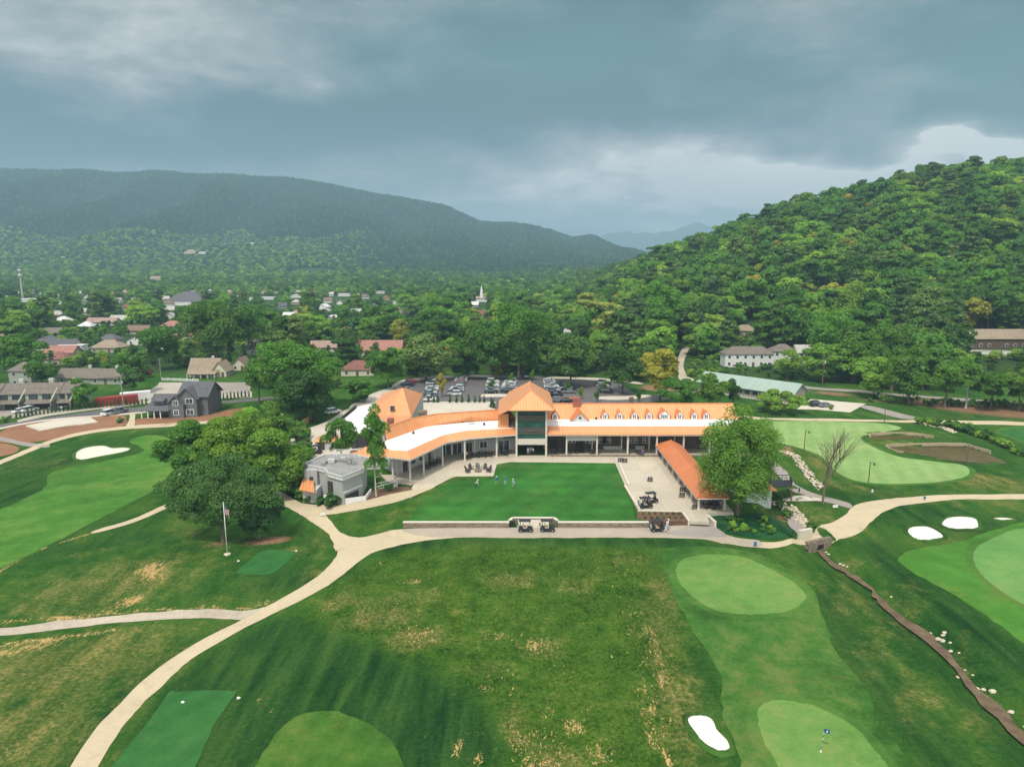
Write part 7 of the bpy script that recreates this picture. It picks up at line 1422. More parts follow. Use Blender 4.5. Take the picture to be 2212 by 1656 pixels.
# golf carts
def golf_cart():
    t = thing('golf_cart', '', 'golf cart'); m = MB(); m.box((.75, 0, .50), (.95, 1.15, .42), 0, 0, .88); m.box((0, 0, .30), (2.35, 1.15, .12)); m.box((-.75, 0, .50), (.8, 1.15, .42)); m.build('body', DARKM, t, local=True)
    m = MB(); m.box((-.1, 0, .70), (.55, 1.05, .16)); m.box((-.36, 0, 1.0), (.12, 1.05, .48)); m.build('seat', simple('tan_seat', (.42, .34, .24), .8) if 'tan_seat' not in MATS else MATS['tan_seat'], t, local=True)
    m = MB(); m.box((-.1, 0, 1.86), (1.95, 1.22, .09), 0, 0, .94); m.build('canopy', DARKM, t, local=True)
    for x, x2 in ((.80, .62), (-.85, -.78)):
        for y in (-.53, .53): m = MB(); m.beam((x, y, .7), (x2, y, 1.84), .05, .05); m.build('canopy_post', DARKM, t, local=True)
    m = MB(); m.add([(.80, -.5, .74), (.80, .5, .74), (.64, .5, 1.78), (.64, -.5, 1.78)], [(0, 1, 2, 3)]); m.add([(.77, -.5, .74), (.77, .5, .74), (.61, .5, 1.78), (.61, -.5, 1.78)], [(3, 2, 1, 0)]); m.build('windscreen', GLASS, t, local=True)
    for x in (.82, -.78):
        for y in (-.5, .5): m = MB(); m.tube((x, y - .1, .23), (x, y + .1, .23), .23, n=12); w_ = m.build('wheel', RUBBER, t, local=True); c = MB(); c.tube((x, y - .115, .23), (x, y + .115, .23), .12, n=8); c.build('rim', CHROME, w_, local=True)
    m = MB(); m.tube((.55, -.25, .8), (.42, -.25, 1.05), .02, n=5); m.lathe((.42, -.25, 1.05), [(.16, 0), (.18, .02), (.16, .04)], 10); m.build('steering_wheel', RUBBER, t, local=True)
    for y, c_ in ((-.25, 0), (.25, 1)):
        m = MB(); m.tube((-1.05, y, .45), (-1.25, y, 1.2), .14, .16, 10); bgm = m.build('golf_bag', [CLOTH, CLOTH][c_], t, local=True); bgm.color = [(.35, .36, .38, 1), (.03, .05, .12, 1)][c_]
        q = MB(); [q.tube((-1.24 + k * .03, y + k * .05 - .08, 1.15), (-1.32 + k * .05, y + k * .07 - .1, 1.42), .02, n=4) for k in range(4)]; q.build('clubs', CHROME, bgm, local=True)
    return t
GC = golf_cart(); first = True
for px, py, rz, lb in ((1135, 1148, 0, 'black golf cart on the road, leftmost of the pair by the lawn steps'), (1182, 1147.5, 0, 'black golf cart on the road, right one of the pair by the lawn steps'), (1420, 1147.5, R(4), 'black golf cart on the road with two people behind it'), (1394, 1096, R(10), 'nearer black golf cart on the patio'), (1406, 1085, R(15), 'further black golf cart on the patio'),
                       (661, 939, R(60), 'golf cart nearest the yellow fence in the yard'), (661, 966, R(20), 'golf cart at the left edge of the cart yard'), (684, 980, R(-10), 'black golf cart in front of the cart shed'), (1514, 1066, R(85), 'golf cart parked along the near side of the open shelter')):
    p = G(px, py); z = 1.06 if px > 1330 and py < 1110 else p.z + .12
    if px > 1330 and py < 1110: p = PZ(px, py, 1.05)
    if first: put(GC, p.x, p.y, z, rz); tag(GC, lb, None, 'golf carts'); first = False
    else: dup(GC, (p.x, p.y, z), rz, 1, lb, 'golf carts')
# ------------------------------------------------------------------ people
def person(px, py, label, shirt, pants, pose='stand', rz=0, z=None, hat=None, h=1.76):
    p = PZ(px, py, z) if z is not None else G(px, py, .1); t = thing('person', label, 'person', p, rz)
    bend = pose == 'putt'; st = .16 if pose != 'walk' else .0
    hip = Vector((0, 0, .93)); ch = Vector((0, -.10 if not bend else -.38, 1.38 if not bend else 1.26)); nk = ch + Vector((0, -.02 if not bend else -.1, .14)); hd = nk + Vector((0, -.02 if not bend else -.08, .17))
    V = [hip, hip.lerp(ch, .5), ch, nk, hd, hd + Vector((0, 0, .10))]; Rr = [(.15, .12), (.14, .11), (.18, .12), (.06, .06), (.10, .11), (.07, .08)]; Ed = [(0, 1), (1, 2), (2, 3), (3, 4), (4, 5)]
    def chain(root, pts_, rad):
        prev = root
        for q, rd in zip(pts_, rad): V.append(Vector(q)); Rr.append((rd, rd)); Ed.append((prev, len(V) - 1)); prev = len(V) - 1
    for s in (-1, 1):
        fy = (s * .28 if pose == 'walk' else 0)
        chain(0, [(s * .11, 0, .86), (s * (.12 + st * .3), fy * .5 - .03, .48), (s * (.13 + st * .4), fy, .09), (s * (.14 + st * .4), fy - .15, .035)], [.10, .068, .045, .04])
        sh = ch + Vector((s * .19, 0, .04))
        if bend: arm = [sh, sh + Vector((s * .02, -.10, -.28)), Vector((s * .05, ch.y - .22, .78)), Vector((s * .03, ch.y - .24, .70))]
        elif pose == 'walk': arm = [sh, sh + Vector((s * .06, s * .12, -.28)), sh + Vector((s * .07, -s * .02, -.52)), sh + Vector((s * .06, -s * .06, -.62))]
        elif pose == 'talk': arm = [sh, sh + Vector((s * .10, .02, -.27)), sh + Vector((s * .02, -.22, -.30)), sh + Vector((s * -.02, -.30, -.26))]
        else: arm = [sh, sh + Vector((s * .07, .03, -.28)), sh + Vector((s * .08, -.03, -.52)), sh + Vector((s * .07, -.05, -.62))]
        chain(2, arm, [.065, .048, .034, .035]); hi = len(V) - 1; hv = V[hi]; dn = Vector((0, -.01, -.06)) if pose != 'talk' else Vector((-s * .02, -.06, .0))
        for k in range(4): chain(hi, [hv + dn * .8 + Vector((s * .004, (k - 1.5) * .018, 0)), hv + dn * (1.5 + .2 * math.sin(k)) + Vector((0, (k - 1.5) * .02, 0))], [.010, .008])
        chain(hi, [hv + dn * .4 + Vector((0, -.035, 0)), hv + dn * .9 + Vector((0, -.05, 0))], [.010, .009])
    me = bpy.data.meshes.new('body'); me.from_pydata([tuple(v) for v in V], Ed, []); ob = bpy.data.objects.new('body', me); COL.objects.link(ob)
    sk = ob.modifiers.new('skin', 'SKIN')
    for i, d in enumerate(me.skin_vertices[0].data): d.radius = Rr[i]; d.use_root = (i == 0)
    sb = ob.modifiers.new('sub', 'SUBSURF'); sb.levels = sb.render_levels = 1
    dg = bpy.context.evaluated_depsgraph_get(); nm_ = bpy.data.meshes.new_from_object(ob.evaluated_get(dg)); bpy.data.objects.remove(ob)
    ob = bpy.data.objects.new('body', nm_); COL.objects.link(ob); ob.parent = t; nm_.materials.clear()
    key = lambda c: c if isinstance(c, bpy.types.Material) else None
    for c in (SKIN, shirt, pants, RUBBER): nm_.materials.append(c)
    shz = nk.z - .03
    for f in nm_.polygons:
        c = f.center; f.use_smooth = True
        if c.z < .09: f.material_index = 3
        elif c.z < .96 and abs(c.x) < .30 and (c.y > -.3 or c.z < .5) and not (abs(c.x) > .2 and c.z > .6): f.material_index = 2
        elif c.z < shz and c.z > .94 and abs(c.x) < .30: f.material_index = 1
    m = MB(); m.lathe((hd.x, hd.y + .01, hd.z - .01), [(.112, .02), (.118, .08), (.09, .145), (.0, .165)], 12, sy=1.1)
    if hat: m.box((hd.x, hd.y - .13, hd.z + .05), (.17, .13, .02)); m.build('cap', hat, t, True, local=True)
    else: m.build('hair', HAIR, t, True, local=True)
    m = MB(); m.box((hd.x, hd.y - .115, hd.z - .005), (.03, .035, .05)); m.box((hd.x - .035, hd.y - .10, hd.z + .02), (.02, .01, .012)); m.box((hd.x + .035, hd.y - .10, hd.z + .02), (.02, .01, .012)); m.build('face', SKIN, t, local=True)
    if bend: m = MB(); m.tube((0, ch.y - .25, .80), (.05, ch.y - .42, .04), .012, n=5); m.box((.05, ch.y - .43, .03), (.12, .03, .03)); tag(m.build('putter', CHROME, None, local=True), 'thin putter held by the bending player', 'golf club'); o = bpy.data.objects['putter'] if 'putter' in bpy.data.objects else None; o.location = t.location; o.rotation_euler = t.rotation_euler
    t.scale = (h / 1.76,) * 3; return t
mc = {k: simple('cloth_' + k, c, .9, 0, .06, 6) for k, c in dict(white=(.7, .7, .7), black=(.03, .03, .035), grey=(.3, .31, .33), blue=(.05, .16, .32), teal=(.06, .22, .25), lblue=(.35, .45, .6), purple=(.25, .10, .35), khaki=(.35, .3, .2), navy=(.03, .05, .12)).items()}
person(1027, 1053, 'player in white shirt bending over a putt at the left of the lawn', mc['white'], mc['black'], 'putt', R(70), 1.06, mc['white'])
person(1072, 1047, 'player in blue shirt and grey trousers near the chairs on the lawn', mc['blue'], mc['grey'], 'walk', R(20), 1.06, mc['white'])
person(1091.5, 1047, 'player in blue shirt, middle one on the lawn', mc['blue'], mc['lblue'], 'stand', R(-30), 1.06, mc['blue'])
person(1110, 1053, 'player in pale blue clothes, rightmost on the lawn', mc['lblue'], mc['grey'], 'walk', R(-60), 1.06, mc['white'])
person(1140.5, 981, 'person in white, leftmost of three under the tower', mc['white'], mc['white'], 'stand', R(10), 1.1)
person(1146, 980, 'person in white shirt in the middle of the three under the tower', mc['white'], mc['grey'], 'talk', R(40), 1.1)
person(1152, 982, 'person in white shirt and dark trousers, rightmost under the tower', mc['white'], mc['black'], 'talk', R(-40), 1.1)
person(1388, 986, 'person in purple sitting area of the porch beside white chairs', mc['purple'], mc['navy'], 'stand', 0, 1.1)
person(1438, 1151.5, 'person in pale blue shirt and white shorts behind the golf cart', mc['lblue'], mc['white'], 'walk', R(90), None, mc['white'], 1.85)
person(1441.5, 1145, 'person in white shirt by the verge behind the golf cart', mc['white'], mc['khaki'], 'stand', R(80), None, mc['white'], 1.85)
person(1008, 990, 'person in pale shirt on the left terrace by the tables', mc['white'], mc['khaki'], 'stand', 0, 1.15)
# ------------------------------------------------------------------ furniture
def adirondack():
    t = thing('garden_chair', '', 'chair'); m = MB(); m.slab([(-.3, -.35, .40), (.3, -.35, .40), (.28, .25, .26), (-.28, .25, .26)], .05); m.build('seat', DARKM, t, local=True)
    m = MB()
    for i in range(5): x = -.26 + i * .13; m.beam((x, .22, .28), (x * 1.15, .55, 1.0 - abs(i - 2) * .05), .11, .03)
    m.build('backrest', DARKM, t, local=True)
    for s in (-1, 1):
        m = MB(); m.box((s * .36, -.05, .58), (.13, .75, .03)); m.build('armrest', DARKM, t, local=True); m = MB(); m.box((s * .33, -.32, .29), (.04, .10, .58)); m.build('leg', DARKM, t, local=True); m = MB(); m.box((s * .31, .3, .2), (.04, .10, .42)); m.build('leg', DARKM, t, local=True)
    return t
AC = adirondack(); cx_, cy_ = PZ(1033, 1018, 1.05)[:2]; first = True
for i in range(7):
    a = R(200 - i * 36.5 + 5); x, y = cx_ + 2.3 * math.cos(a), cy_ + 2.0 * math.sin(a); rz = a - math.pi / 2
    lb = 'dark garden chair at the fire pit, %s from the left' % ['first', 'second', 'third', 'fourth', 'fifth', 'sixth', 'last'][i]
    if first: put(AC, x, y, 1.05, rz, 1.15); tag(AC, lb, None, 'chairs around the fire pit'); first = False
    else: dup(AC, (x, y, 1.05), rz, 1.15, lb, 'chairs around the fire pit')
m = MB(); m.lathe((cx_, cy_, 1.05), [(.75, 0), (.75, .42), (.55, .45), (.5, .3), (0, .28)], 16); tag(m.build('fire_pit', STONE), 'round stone fire pit ringed by dark garden chairs', 'fire pit')
def patio_set():
    t = thing('patio_table', '', 'table'); m = MB(); m.lathe((0, 0, .70), [(0, 0), (.55, 0), (.55, .04), (0, .04)], 14); m.build('tabletop', DARKM, t, local=True); m = MB(); m.tube((0, 0, 0), (0, 0, .7), .05, n=7); m.lathe((0, 0, 0), [(.3, 0), (.3, .03), (0, .06)], 10); m.build('leg', DARKM, t, local=True)
    c = thing('patio_chair', '', 'chair'); m = MB(); m.box((0, 0, .44), (.46, .46, .06)); m.build('seat', DARKM, c, local=True); m = MB(); m.box((0, .23, .70), (.46, .04, .45)); m.build('backrest', DARKM, c, local=True)
    for x in (-.2, .2):
        for y in (-.2, .2): m = MB(); m.box((x, y, .21), (.03, .03, .42)); m.build('leg', DARKM, c, local=True)
    return t, c
PT, PC = patio_set(); first = True; tn = 0
spots = [(1010, 990, 'on the left terrace, nearest the second column'), (1027, 987, 'on the left terrace between two columns'), (1042, 986, 'on the left terrace before the dark door'), (1056, 985, 'on the left terrace beside the column by the tower'), (1090, 983, 'on the left terrace next to the tower'), (922, 1012, 'on the left terrace near its outer corner'), (936, 1006, 'second from the outer corner of the left terrace'), (948, 1000, 'third from the outer corner of the left terrace'),
         (1196, 980, 'on the right terrace next to the tower'), (1212, 979, 'on the right terrace left of its first column'), (1238, 978, 'under the pale sun screen, left one'), (1254, 977, 'under the pale sun screen, right one'), (1280, 979, 'beside the second column of the right wing'), (1383, 981, 'near the person in purple'),
         (1530, 1096, 'under the near end of the open shelter, left one'), (1545, 1098, 'under the near end of the open shelter, right one'), (1538, 1084, 'under the open shelter behind the front pair'), (1552, 1088, 'under the open shelter by its right columns')]
for px, py, lb in spots:
    p = PZ(px, py, 1.15); 
    if first: put(PT, p.x, p.y, 1.1); tag(PT, 'round dark table ' + lb, None, 'dark patio tables')
    else: dup(PT, (p.x, p.y, 1.1), 0, 1, 'round dark table ' + lb, 'dark patio tables')
    for k in range(4):
        a = R(45 + 90 * k); x, y = p.x + .85 * math.cos(a), p.y + .85 * math.sin(a); l2 = 'dark chair at the table ' + lb + ', %s side' % ['far right', 'far left', 'near left', 'near right'][k]
        if len(l2.split()) > 16: l2 = 'dark chair, %s side of the table %s' % (['far right', 'far left', 'near left', 'near right'][k], ' '.join(lb.split()[:8]).rstrip(','))
        if first: put(PC, x, y, 1.1, a - math.pi / 2); tag(PC, l2, None, 'dark patio chairs'); first = False
        else: dup(PC, (x, y, 1.1), a - math.pi / 2, 1, l2, 'dark patio chairs')
# bag stands, bins and small pieces on the patio
for px, py, z, lb in ((1106, 1137, .1, 'black golf bag rack beside the lawn steps'), (1404, 1040, 1.05, 'thin dark golf bag stand alone on the patio'), (1474, 1062, 1.05, 'group of golf bags along the shelter, further one'), (1473, 1074, 1.05, 'group of golf bags along the shelter, nearer one'), (1501, 1100, 1.05, 'small dark bag stand at the shelter corner'), (1340, 998, 1.05, 'dark bag rack at the patio corner by the lawn, left'), (1350, 999, 1.05, 'dark bag rack at the patio corner by the lawn, right')):
    p = PZ(px, py, z) if z > .5 else G(px, py, .1); t = thing('golf_bag_stand', lb, 'golf bags', p); m = MB()
    for i in range(3): m.tube((i * .35 - .35, .1, 0), (i * .35 - .35, -.12, .95), .12, .15, 8)
    m.build('bag', mc['black'], t, local=True); q = MB(); [q.tube((i * .35 - .35 + j * .04 - .04, -.1, .9), (i * .35 - .35 + j * .06 - .06, -.18, 1.2), .02, n=4) for i in range(3) for j in range(3)]; q.build('clubs', CHROME, t, local=True); q = MB(); q.beam((-.6, .15, .5), (.6, .15, .5), .05, .05); q.tube((-.6, .15, 0), (-.6, .15, .5), .03, n=4); q.tube((.6, .15, 0), (.6, .15, .5), .03, n=4); q.build('rack', DARKM, t, local=True)
# ------------------------------------------------------------------ flags and poles
b_ = G(491, 1197); FP = thing('flagpole', 'tall white flagpole on the slope in front of the shade tree', 'flagpole', b_); hgt = CAMH + b_.y * tanrow(1086) - b_.z; m = MB(); m.tube((0, 0, 0), (0, 0, hgt), .075, .045, 10); m.lathe((0, 0, hgt), [(.03, 0), (.09, .06), (.09, .12), (0, .17)], 8); m.build('pole', WHITE, FP, True, local=True); m = MB(); m.lathe((0, 0, 0), [(.5, -.1), (.5, .12), (.12, .2), (.12, .3)], 12); m.build('base', CAPST, FP, local=True)
fl = MB(); nx_, ny_ = 14, 13; vs = []
for j in range(ny_ + 1):
    for i in range(nx_ + 1):
        u, v = i / nx_, j / ny_; vs.append((.08 + u * .75 + .05 * math.sin(u * 9 + v * 2), .20 * math.sin(u * 11 + v * 1.5) * (.3 + u), hgt - .35 - v * 1.15 - u * 1.05 - .12 * u * math.sin(v * 4)))
for j in range(ny_):
    for i in range(nx_):
        canton = i < 6 and j < 7; a = j * (nx_ + 1) + i; mi = 2 if canton else j % 2; fl.add([vs[a], vs[a + 1], vs[a + nx_ + 2], vs[a + nx_ + 1]], [(0, 1, 2, 3)], mi)
        if canton and (i + j) % 2 == 0:
            c = (Vector(vs[a]) + Vector(vs[a + nx_ + 2])) / 2
            for s in (-.02, .02): fl.add([(c.x - .025, c.y + s, c.z), (c.x, c.y + s, c.z - .025), (c.x + .025, c.y + s, c.z), (c.x, c.y + s, c.z + .025)], [(0, 1, 2, 3)], 1)
fo = fl.build('flag', [simple('flag_red', (.50, .03, .05), .8), simple('flag_white', (.75, .75, .75), .8), simple('flag_blue', (.02, .04, .20), .8)], None, local=True); fo.location = FP.location; tag(fo, 'red, white and blue striped flag hanging limp from the tall white pole', 'flag')
b_ = G(1773, 1624, .08); GP = thing('golf_flag', 'blue golf flag on a striped pin in the bottom right green', 'golf flag', b_); m = MB()
for i in range(8): m.tube((.02 * i, 0, i * .29), (.02 * (i + 1), 0, (i + 1) * .29), .022, n=6, mi=i % 2)
m.build('pin', [WHITE, DARKM], GP, local=True); m = MB(); vs = []
for i in range(6):
    for j in (0, 1): vs.append((.17 + i * .1, .06 * math.sin(i * 1.3), 2.32 - j * .42 - i * .02))
m.add(vs, [(2 * i, 2 * i + 1, 2 * i + 3, 2 * i + 2) for i in range(5)], 0); m.add([(v[0], v[1] - .012, v[2]) for v in vs], [(2 * i + 2, 2 * i + 3, 2 * i + 1, 2 * i) for i in range(5)], 0); m.box((.42, -.03, 2.05), (.16, .02, .18), 0, 1); m.build('flag', [simple('flag_navy', (.05, .10, .30), .8), WHITE], GP, local=True); m = MB(); m.tube((0, 0, -.02), (0, 0, .012), .09, n=12); m.build('cup', WHITE, GP, local=True)
def lamp(px, py, top, lb):
    b_ = G(px, py); h = max(3, CAMH + b_.y * tanrow(top) - b_.z); t = thing('light_pole', lb, 'light pole', b_, 0, 'timber light poles around the practice green'); m = MB(); m.tube((0, 0, -.2), (0, 0, h), .11, .085, 8); m.build('pole', BROWNW, t, local=True)
    m = MB(); m.beam((0, 0, h - .25), (.75, -.2, h - .15), .06, .06); m.build('arm', DARKM, t, local=True); m = MB(); m.lathe((.75, -.2, h - .65), [(.0, 0), (.2, .03), (.22, .15), (.08, .45), (0, .5)], 10); m.build('lamp_head', DARKM, t, local=True)
lamp(1737, 972, 929, 'light pole left of the leafless tree'); lamp(1876, 1042, 997, 'light pole at the near edge of the practice green'); lamp(2088, 1003, 963, 'light pole in the long pond bank'); lamp(1910, 911, 879, 'light pole at the far edge of the practice green')
POLES = []
def upole(px, py, top, lb):
    b_ = G(px, py); h = CAMH + b_.y * tanrow(top) - b_.z; t = thing('utility_pole', lb, 'utility pole', b_, 0, 'utility poles'); m = MB(); m.tube((0, 0, -.3), (0, 0, h), .19, .13, 8); m.build('pole', BROWNW if px > 400 else GREYROOF, t, local=True)
    m = MB(); m.beam((-1.2, 0, h - .5), (1.2, 0, h - .5), .12, .12); m.build('crossarm', BROWNW, t, local=True)
    for s in (-1.1, -.4, .4, 1.1): m = MB(); m.lathe((s, 0, h - .44), [(.05, 0), (.07, .08), (.04, .18), (0, .2)], 6); m.build('insulator', CHROME, t, local=True)
    if h > 8: m = MB(); m.lathe((.32, -.1, h - 2.3), [(.22, 0), (.24, .1), (.24, .7), (.1, .8), (0, .8)], 10); m.build('transformer', STUCCO, t, local=True)
    POLES.append(Vector((b_.x, b_.y, b_.z + h - .3))); return t
upole(267, 880, 812, 'weathered utility pole beside the red container'); upole(348, 818, 775, 'pale utility pole by the picket fence'); upole(461, 852, 820, 'short utility pole at the gravel lot'); upole(1776, 835, 770, 'utility pole above the green roofed building'); upole(2158, 800, 750, 'utility pole below the tan roofed lodge'); upole(1700, 800, 758, 'utility pole between the white houses'); upole(202, 712, 690, 'distant utility pole among the left trees')
def wire(a, c, sag, lb, off=0):
    m = MB(); pv = None
    for i in range(13):
        t = i / 12; q = a.lerp(c, t) + Vector((off, 0, -sag * 4 * t * (1 - t)))
        if pv is not None: m.tube(pv, q, .035, n=4, cap=False)
        pv = q
    tag(m.build('power_line', DARKM), lb, 'power line', 'power lines')
for k, o in enumerate((-1.0, 0, 1.0)):
    wire(POLES[0], POLES[0] + Vector((-70, -6, 1)), 1.6, 'power line from the container pole to the left edge, strand %s' % ['one', 'two', 'three'][k], o); wire(POLES[0], POLES[1], 1.2, 'power line from the container pole to the fence pole, strand %s' % ['one', 'two', 'three'][k], o)
    wire(POLES[3], POLES[4], 2.2, 'power line along the hillside road, strand %s' % ['one', 'two', 'three'][k], o)
# radio mast
b_ = G(50, 650); h = CAMH + b_.y * tanrow(580) - b_.z; t = thing('radio_mast', 'tall pale radio mast above the white warehouse', 'mast', b_); m = MB(); m.tube((0, 0, 0), (0, 0, h * .97), .75, .5, 8); m.tube((0, 0, h * .97), (0, 0, h * 1.08), .25, .1, 6); m.build('mast', STUCCO, t, local=True); m = MB(); m.lathe((0, 0, h * .78), [(1.9, 0), (1.9, 1.6), (0, 1.8)], 12); m.lathe((0, 0, h * .93), [(1.6, 0), (1.6, 1.4), (0, 1.6)], 12); m.build('antenna', WHITE, t, local=True)
# signs and small markers
for px, py, w, h, lb, mt in ((1804, 1099, .9, .5, 'small pale sign board on the grass island', WHITE), (697, 1116, .8, .45, 'white sign on the slope beside the shade tree', WHITE), (1997, 1080, .45, .5, 'small blue tee marker box by the right path', mc['blue']), (1631, 1181, .5, .6, 'small blue marker on the road edge above the oval green', mc['blue']), (1884, 1066, .3, .6, 'white marker post in the grass by the right path', WHITE), (1726, 1064, .25, .7, 'dark marker post beside the grey path', DARKM)):
    b_ = G(px, py, .02); t = thing('sign', lb, 'sign', b_); m = MB(); m.box((0, 0, h / 2 + .25), (w, .07, h)); m.build('board', mt, t, local=True); m = MB(); m.box((-w * .3, 0, .15), (.05, .05, .4)); m.box((w * .3, 0, .15), (.05, .05, .4)); m.build('post', DARKM, t, local=True)
# tee markers and golf balls are tiny, laid as small stones in pairs
for px, py in ((395, 1517), (515, 1508), (515, 1212), (640, 1190)):
    b_ = G(px, py, .05); m = MB(); rock(m, b_, .22, random.Random(px)); tag(m.build('tee_marker', WHITE), 'small white tee marker', 'tee marker', 'small white tee marker')
# ------------------------------------------------------------------ shrubs
SP = []
def shrub_proto(nm, seed, w, h, lf, kind='round', nl=10, per=90, leaf=.16): t = make_tree(nm, '', 'shrub', seed, w, h, LEAF[lf], kind=kind, nl=nl, per=per, leaf=leaf, z0=.05, trunk=True, core=.6, tr=.05); return [t, False, w, h]
ARB = shrub_proto('conical_shrub', 201, 1.1, 2.4, 'shrub', 'cone', 14, 70, .17); BUSH = shrub_proto('bush', 202, 1.8, 1.3, 'mid', nl=10, per=110, leaf=.13); BUSHD = shrub_proto('bush', 203, 2.0, 1.5, 'shrub', nl=10, per=110, leaf=.13); PURP = shrub_proto('purple_bush', 204, 3.2, 3.0, 'purple', nl=12, per=120, leaf=.2); LB = shrub_proto('bush', 205, 1.6, 1.4, 'light', nl=10, per=110, leaf=.13)
def shrub(pr_, px, py, s, lb, gp=None, z=None, rz=0):
    p = G(px, py) if z is None else PZ(px, py, z)
    if not pr_[1]: put(pr_[0], p.x, p.y, p.z, rz, s); tag(pr_[0], lb, None, gp); pr_[1] = True
    else: dup(pr_[0], (p.x, p.y, p.z), rz, s, lb, gp)
r = random.Random(8)
for i in range(34): t = i / 33; shrub(ARB, 36 + 280 * t, 903 - 30 * t - 4 * math.sin(t * 3.1), r.uniform(.75, 1.05), 'small conical evergreen in the row along the asphalt road', 'small conical evergreen in the row along the asphalt road', None, r.uniform(0, 6))
for i in range(12): t = i / 11; shrub(ARB, 452 + 86 * t, 866 - 9 * t, r.uniform(.85, 1.05), 'small conical evergreen in front of the gravel lot', 'small conical evergreen in front of the gravel lot', None, r.uniform(0, 6))
for i, x in enumerate((925, 937, 946, 972, 986, 998, 1012, 1026, 1036, 1046)): shrub(ARB, x, 870, r.uniform(1.0, 1.2), 'dark cone shaped evergreen lining the forecourt, %s from the left' % ['first', 'second', 'third', 'fourth', 'fifth', 'sixth', 'seventh', 'eighth', 'ninth', 'tenth'][i], 'cone evergreens lining the forecourt')
for x, y, s in ((1061, 880, 1.3), (1066, 882, 1.2)): shrub(ARB, x, y, s, 'dark columnar evergreen by the tower side wing', 'dark columnar evergreen by the tower side wing')
for i in range(14): shrub(BUSHD, 1389 + (i % 7) * 13 + (i // 7) * 5, 1110 + (i // 7) * 9, .28, 'tiny dark shrub in the mulched bed', 'tiny dark shrub in the mulched bed', .98)
for x, y, s, p_, lb in ((716, 1094, 1.7, BUSHD, 'large dark bush at the foot of the grey building'), (692, 1090, 1.1, BUSHD, 'smaller dark bush left of the large one at the grey building'), (665, 1086, 1.0, BUSH, 'green bush at the left corner of the grey building'), (843, 1060, 1.1, BUSH, 'green bush below the terrace steps'), (260, 913, 1.1, BUSHD, 'single dark shrub on the brown soil by the road'), (98, 882, 1.0, PURP, 'purple leaved bush between the townhouse cars'), (10, 912, 1.2, LB, 'bright bush at the left edge by the road'), (22, 905, .9, BUSH, 'green bush beside the road at left'), (40, 876, 1.2, BUSH, 'dark green bush at the townhouse wall'),
                        (1795, 884, .9, LB, 'bright green bush at the corner of the green roofed building'), (1700, 1118, 1.2, BUSHD, 'dark bush on the bank above the stream'), (1752, 1146, 1.1, BUSHD, 'dark bush beside the stone bridge'), (1672, 1080, 1.1, BUSHD, 'dark bush below the hut deck'), (1684, 1098, 1.0, BUSHD, 'dark bush near the loose stones'), (615, 832, 2.6, PURP, 'dark red bush by the drive trees'), (318, 815, 1.4, PURP, 'dark red hedge plant before the cream cottage')): shrub(p_, x, y, s, lb)
r = random.Random(31)
for i in range(26):
    t = r.random(); shrub(r.choice([BUSH, BUSHD, LB]), 1560 + 120 * r.random(), 1120 + 34 * r.random(), r.uniform(.4, .8), 'small plant on the dark bank below the feathery tree', 'small plant on the dark bank below the feathery tree', None, r.uniform(0, 6))
for i in range(40):
    t = i / 40; shrub(r.choice([BUSH, BUSHD, LB]), 1985 + 230 * t + r.uniform(-4, 4), 914 + 62 * t * t + 14 * t + r.uniform(-4, 4), r.uniform(.8, 1.6), 'green bush in the overgrown ditch behind the ponds', 'green bush in the overgrown ditch behind the ponds', None, r.uniform(0, 6))
for i in range(24):
    t = i / 24; shrub(r.choice([BUSH, BUSHD, LB]), 1880 + 350 * t, 868 + 16 * t + r.uniform(-8, 4), r.uniform(.9, 1.8), 'undergrowth bush on the brown bank below the hill road', 'undergrowth bush on the brown bank below the hill road', None, r.uniform(0, 6))
for i in range(30): shrub(r.choice([BUSH, LB, BUSHD]), r.uniform(1490, 1560), r.uniform(760, 820), r.uniform(1.5, 2.6), 'large bush on the slope by the lane', 'large bush on the slope by the lane', None, r.uniform(0, 6))
for i in range(26): shrub(r.choice([BUSH, BUSHD]), r.uniform(1560, 1740), r.uniform(796, 818), r.uniform(1.4, 2.2), 'bush on the slope below the long white house', 'bush on the slope below the long white house', None, r.uniform(0, 6))
for i in range(30): shrub(r.choice([BUSH, BUSHD]), r.uniform(640, 668) - i * .2, 930 + i * 5.0, r.uniform(1.5, 2.3), 'bush in the thicket along the left side of the cart yard', 'bush in the thicket along the left side of the cart yard', None, r.uniform(0, 6))
for i in range(22): shrub(r.choice([BUSH, BUSHD, BUSH]), 560 + 8 * i, 838 - r.uniform(-6, 6), r.uniform(1.5, 2.5), 'bush in the thicket behind the drive', 'bush in the thicket behind the drive', None, r.uniform(0, 6))
for x, y in ((1062, 844), (1105, 829), (1150, 822), (1228, 848), (1306, 846), (1255, 862), (1290, 868), (1380, 868)):
    shrub(BUSH, x, y, (1.2, 1.2, 3.2), 'slim young tree standing in the car park', 'slim young trees in the car park')
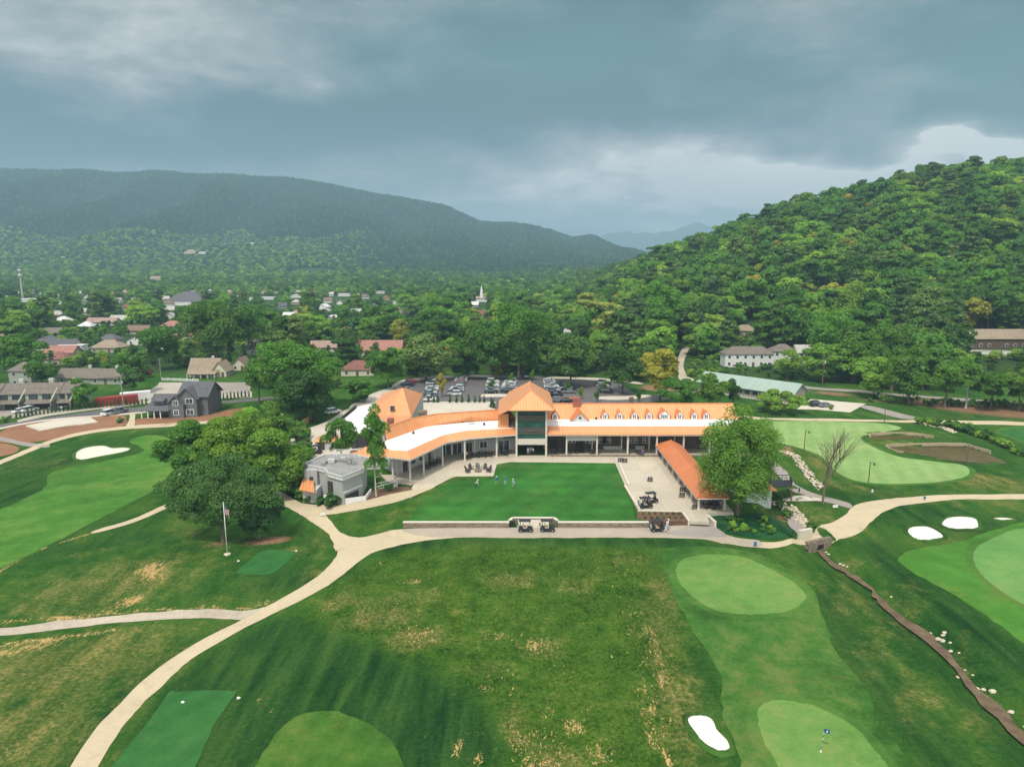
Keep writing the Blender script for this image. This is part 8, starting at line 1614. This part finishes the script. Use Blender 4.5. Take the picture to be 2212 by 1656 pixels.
# ------------------------------------------------------------------ long grass on the unmown field
rg = np.random.RandomState(12); fw = [W0(*p) for p in FIELD]; n = 90000
gx = rg.uniform(-30, 35, n); gy = rg.uniform(52, 108, n); k = inpoly(gx, gy, fw)
dn = .5 + .5 * waves(gx, gy, 9, 1) + .35 * waves(gx, gy, 3.2, 2); k &= rg.uniform(0, 1, n) < np.clip(dn, .12, 1) * .75
gx, gy = gx[k], gy[k]
s_, o_ = cover(gx, gy); dry = np.clip(s_[0] * .85 + .12 * waves(gx, gy, 8, 2) + .16 * rg.normal(size=len(gx)), 0, 1)
gz = H(gx, gy); a = rg.uniform(0, 3.14, len(gx)); hh = rg.uniform(.06, .20, len(gx)) * (1 + .9 * dry); ww = rg.uniform(.05, .13, len(gx)); lx_ = rg.normal(size=len(gx)) * .14; ly_ = rg.normal(size=len(gx)) * .14
V = np.stack([np.stack([gx - np.cos(a) * ww, gy - np.sin(a) * ww, gz], 1), np.stack([gx + np.cos(a) * ww, gy + np.sin(a) * ww, gz], 1), np.stack([gx + lx_, gy + ly_, gz + hh], 1)], 1).reshape(-1, 3)
for nm_, sel, lf, lb in (('long_grass', dry < .5, ((.030, .095, .012), (.10, .155, .022)), 'unmown green grass on the field in front'), ('dry_grass', dry >= .5, ((.24, .19, .06), (.50, .37, .16)), 'dry straw coloured grass on the field in front')):
    m, nb = newmat(nm_ + '_mat'); finish(nb, nb.ramp(nb.noise(geo(nb), 1.5, 3, .6), [(.3, lf[0]), (.7, lf[1])]), .9, spec=.1)
    i3 = np.repeat(sel, 3); VV = V[i3]; me = link_np(nm_, VV, np.arange(len(VV)).reshape(-1, 3), m); ob = bpy.data.objects.new(nm_, me); COL.objects.link(ob); tag(ob, lb, 'grass', None, 'stuff')
# ------------------------------------------------------------------ haze
m = bpy.data.materials.new('air'); m.use_nodes = True; t = m.node_tree; t.nodes.clear(); v = t.nodes.new('ShaderNodeVolumePrincipled'); v.inputs['Color'].default_value = (.50, .76, .94, 1); v.inputs['Density'].default_value = HAZE; v.inputs['Anisotropy'].default_value = 0
o = t.nodes.new('ShaderNodeOutputMaterial'); t.links.new(v.outputs[0], o.inputs['Volume'])
if HAZE > 0:
    q = MB(); q.box((0, 4800, 298.5), (22000, 10800, 603)); ob = q.build('haze', m, None, local=True); tag(ob, 'thin blue haze filling the valley', 'haze', None, 'stuff')
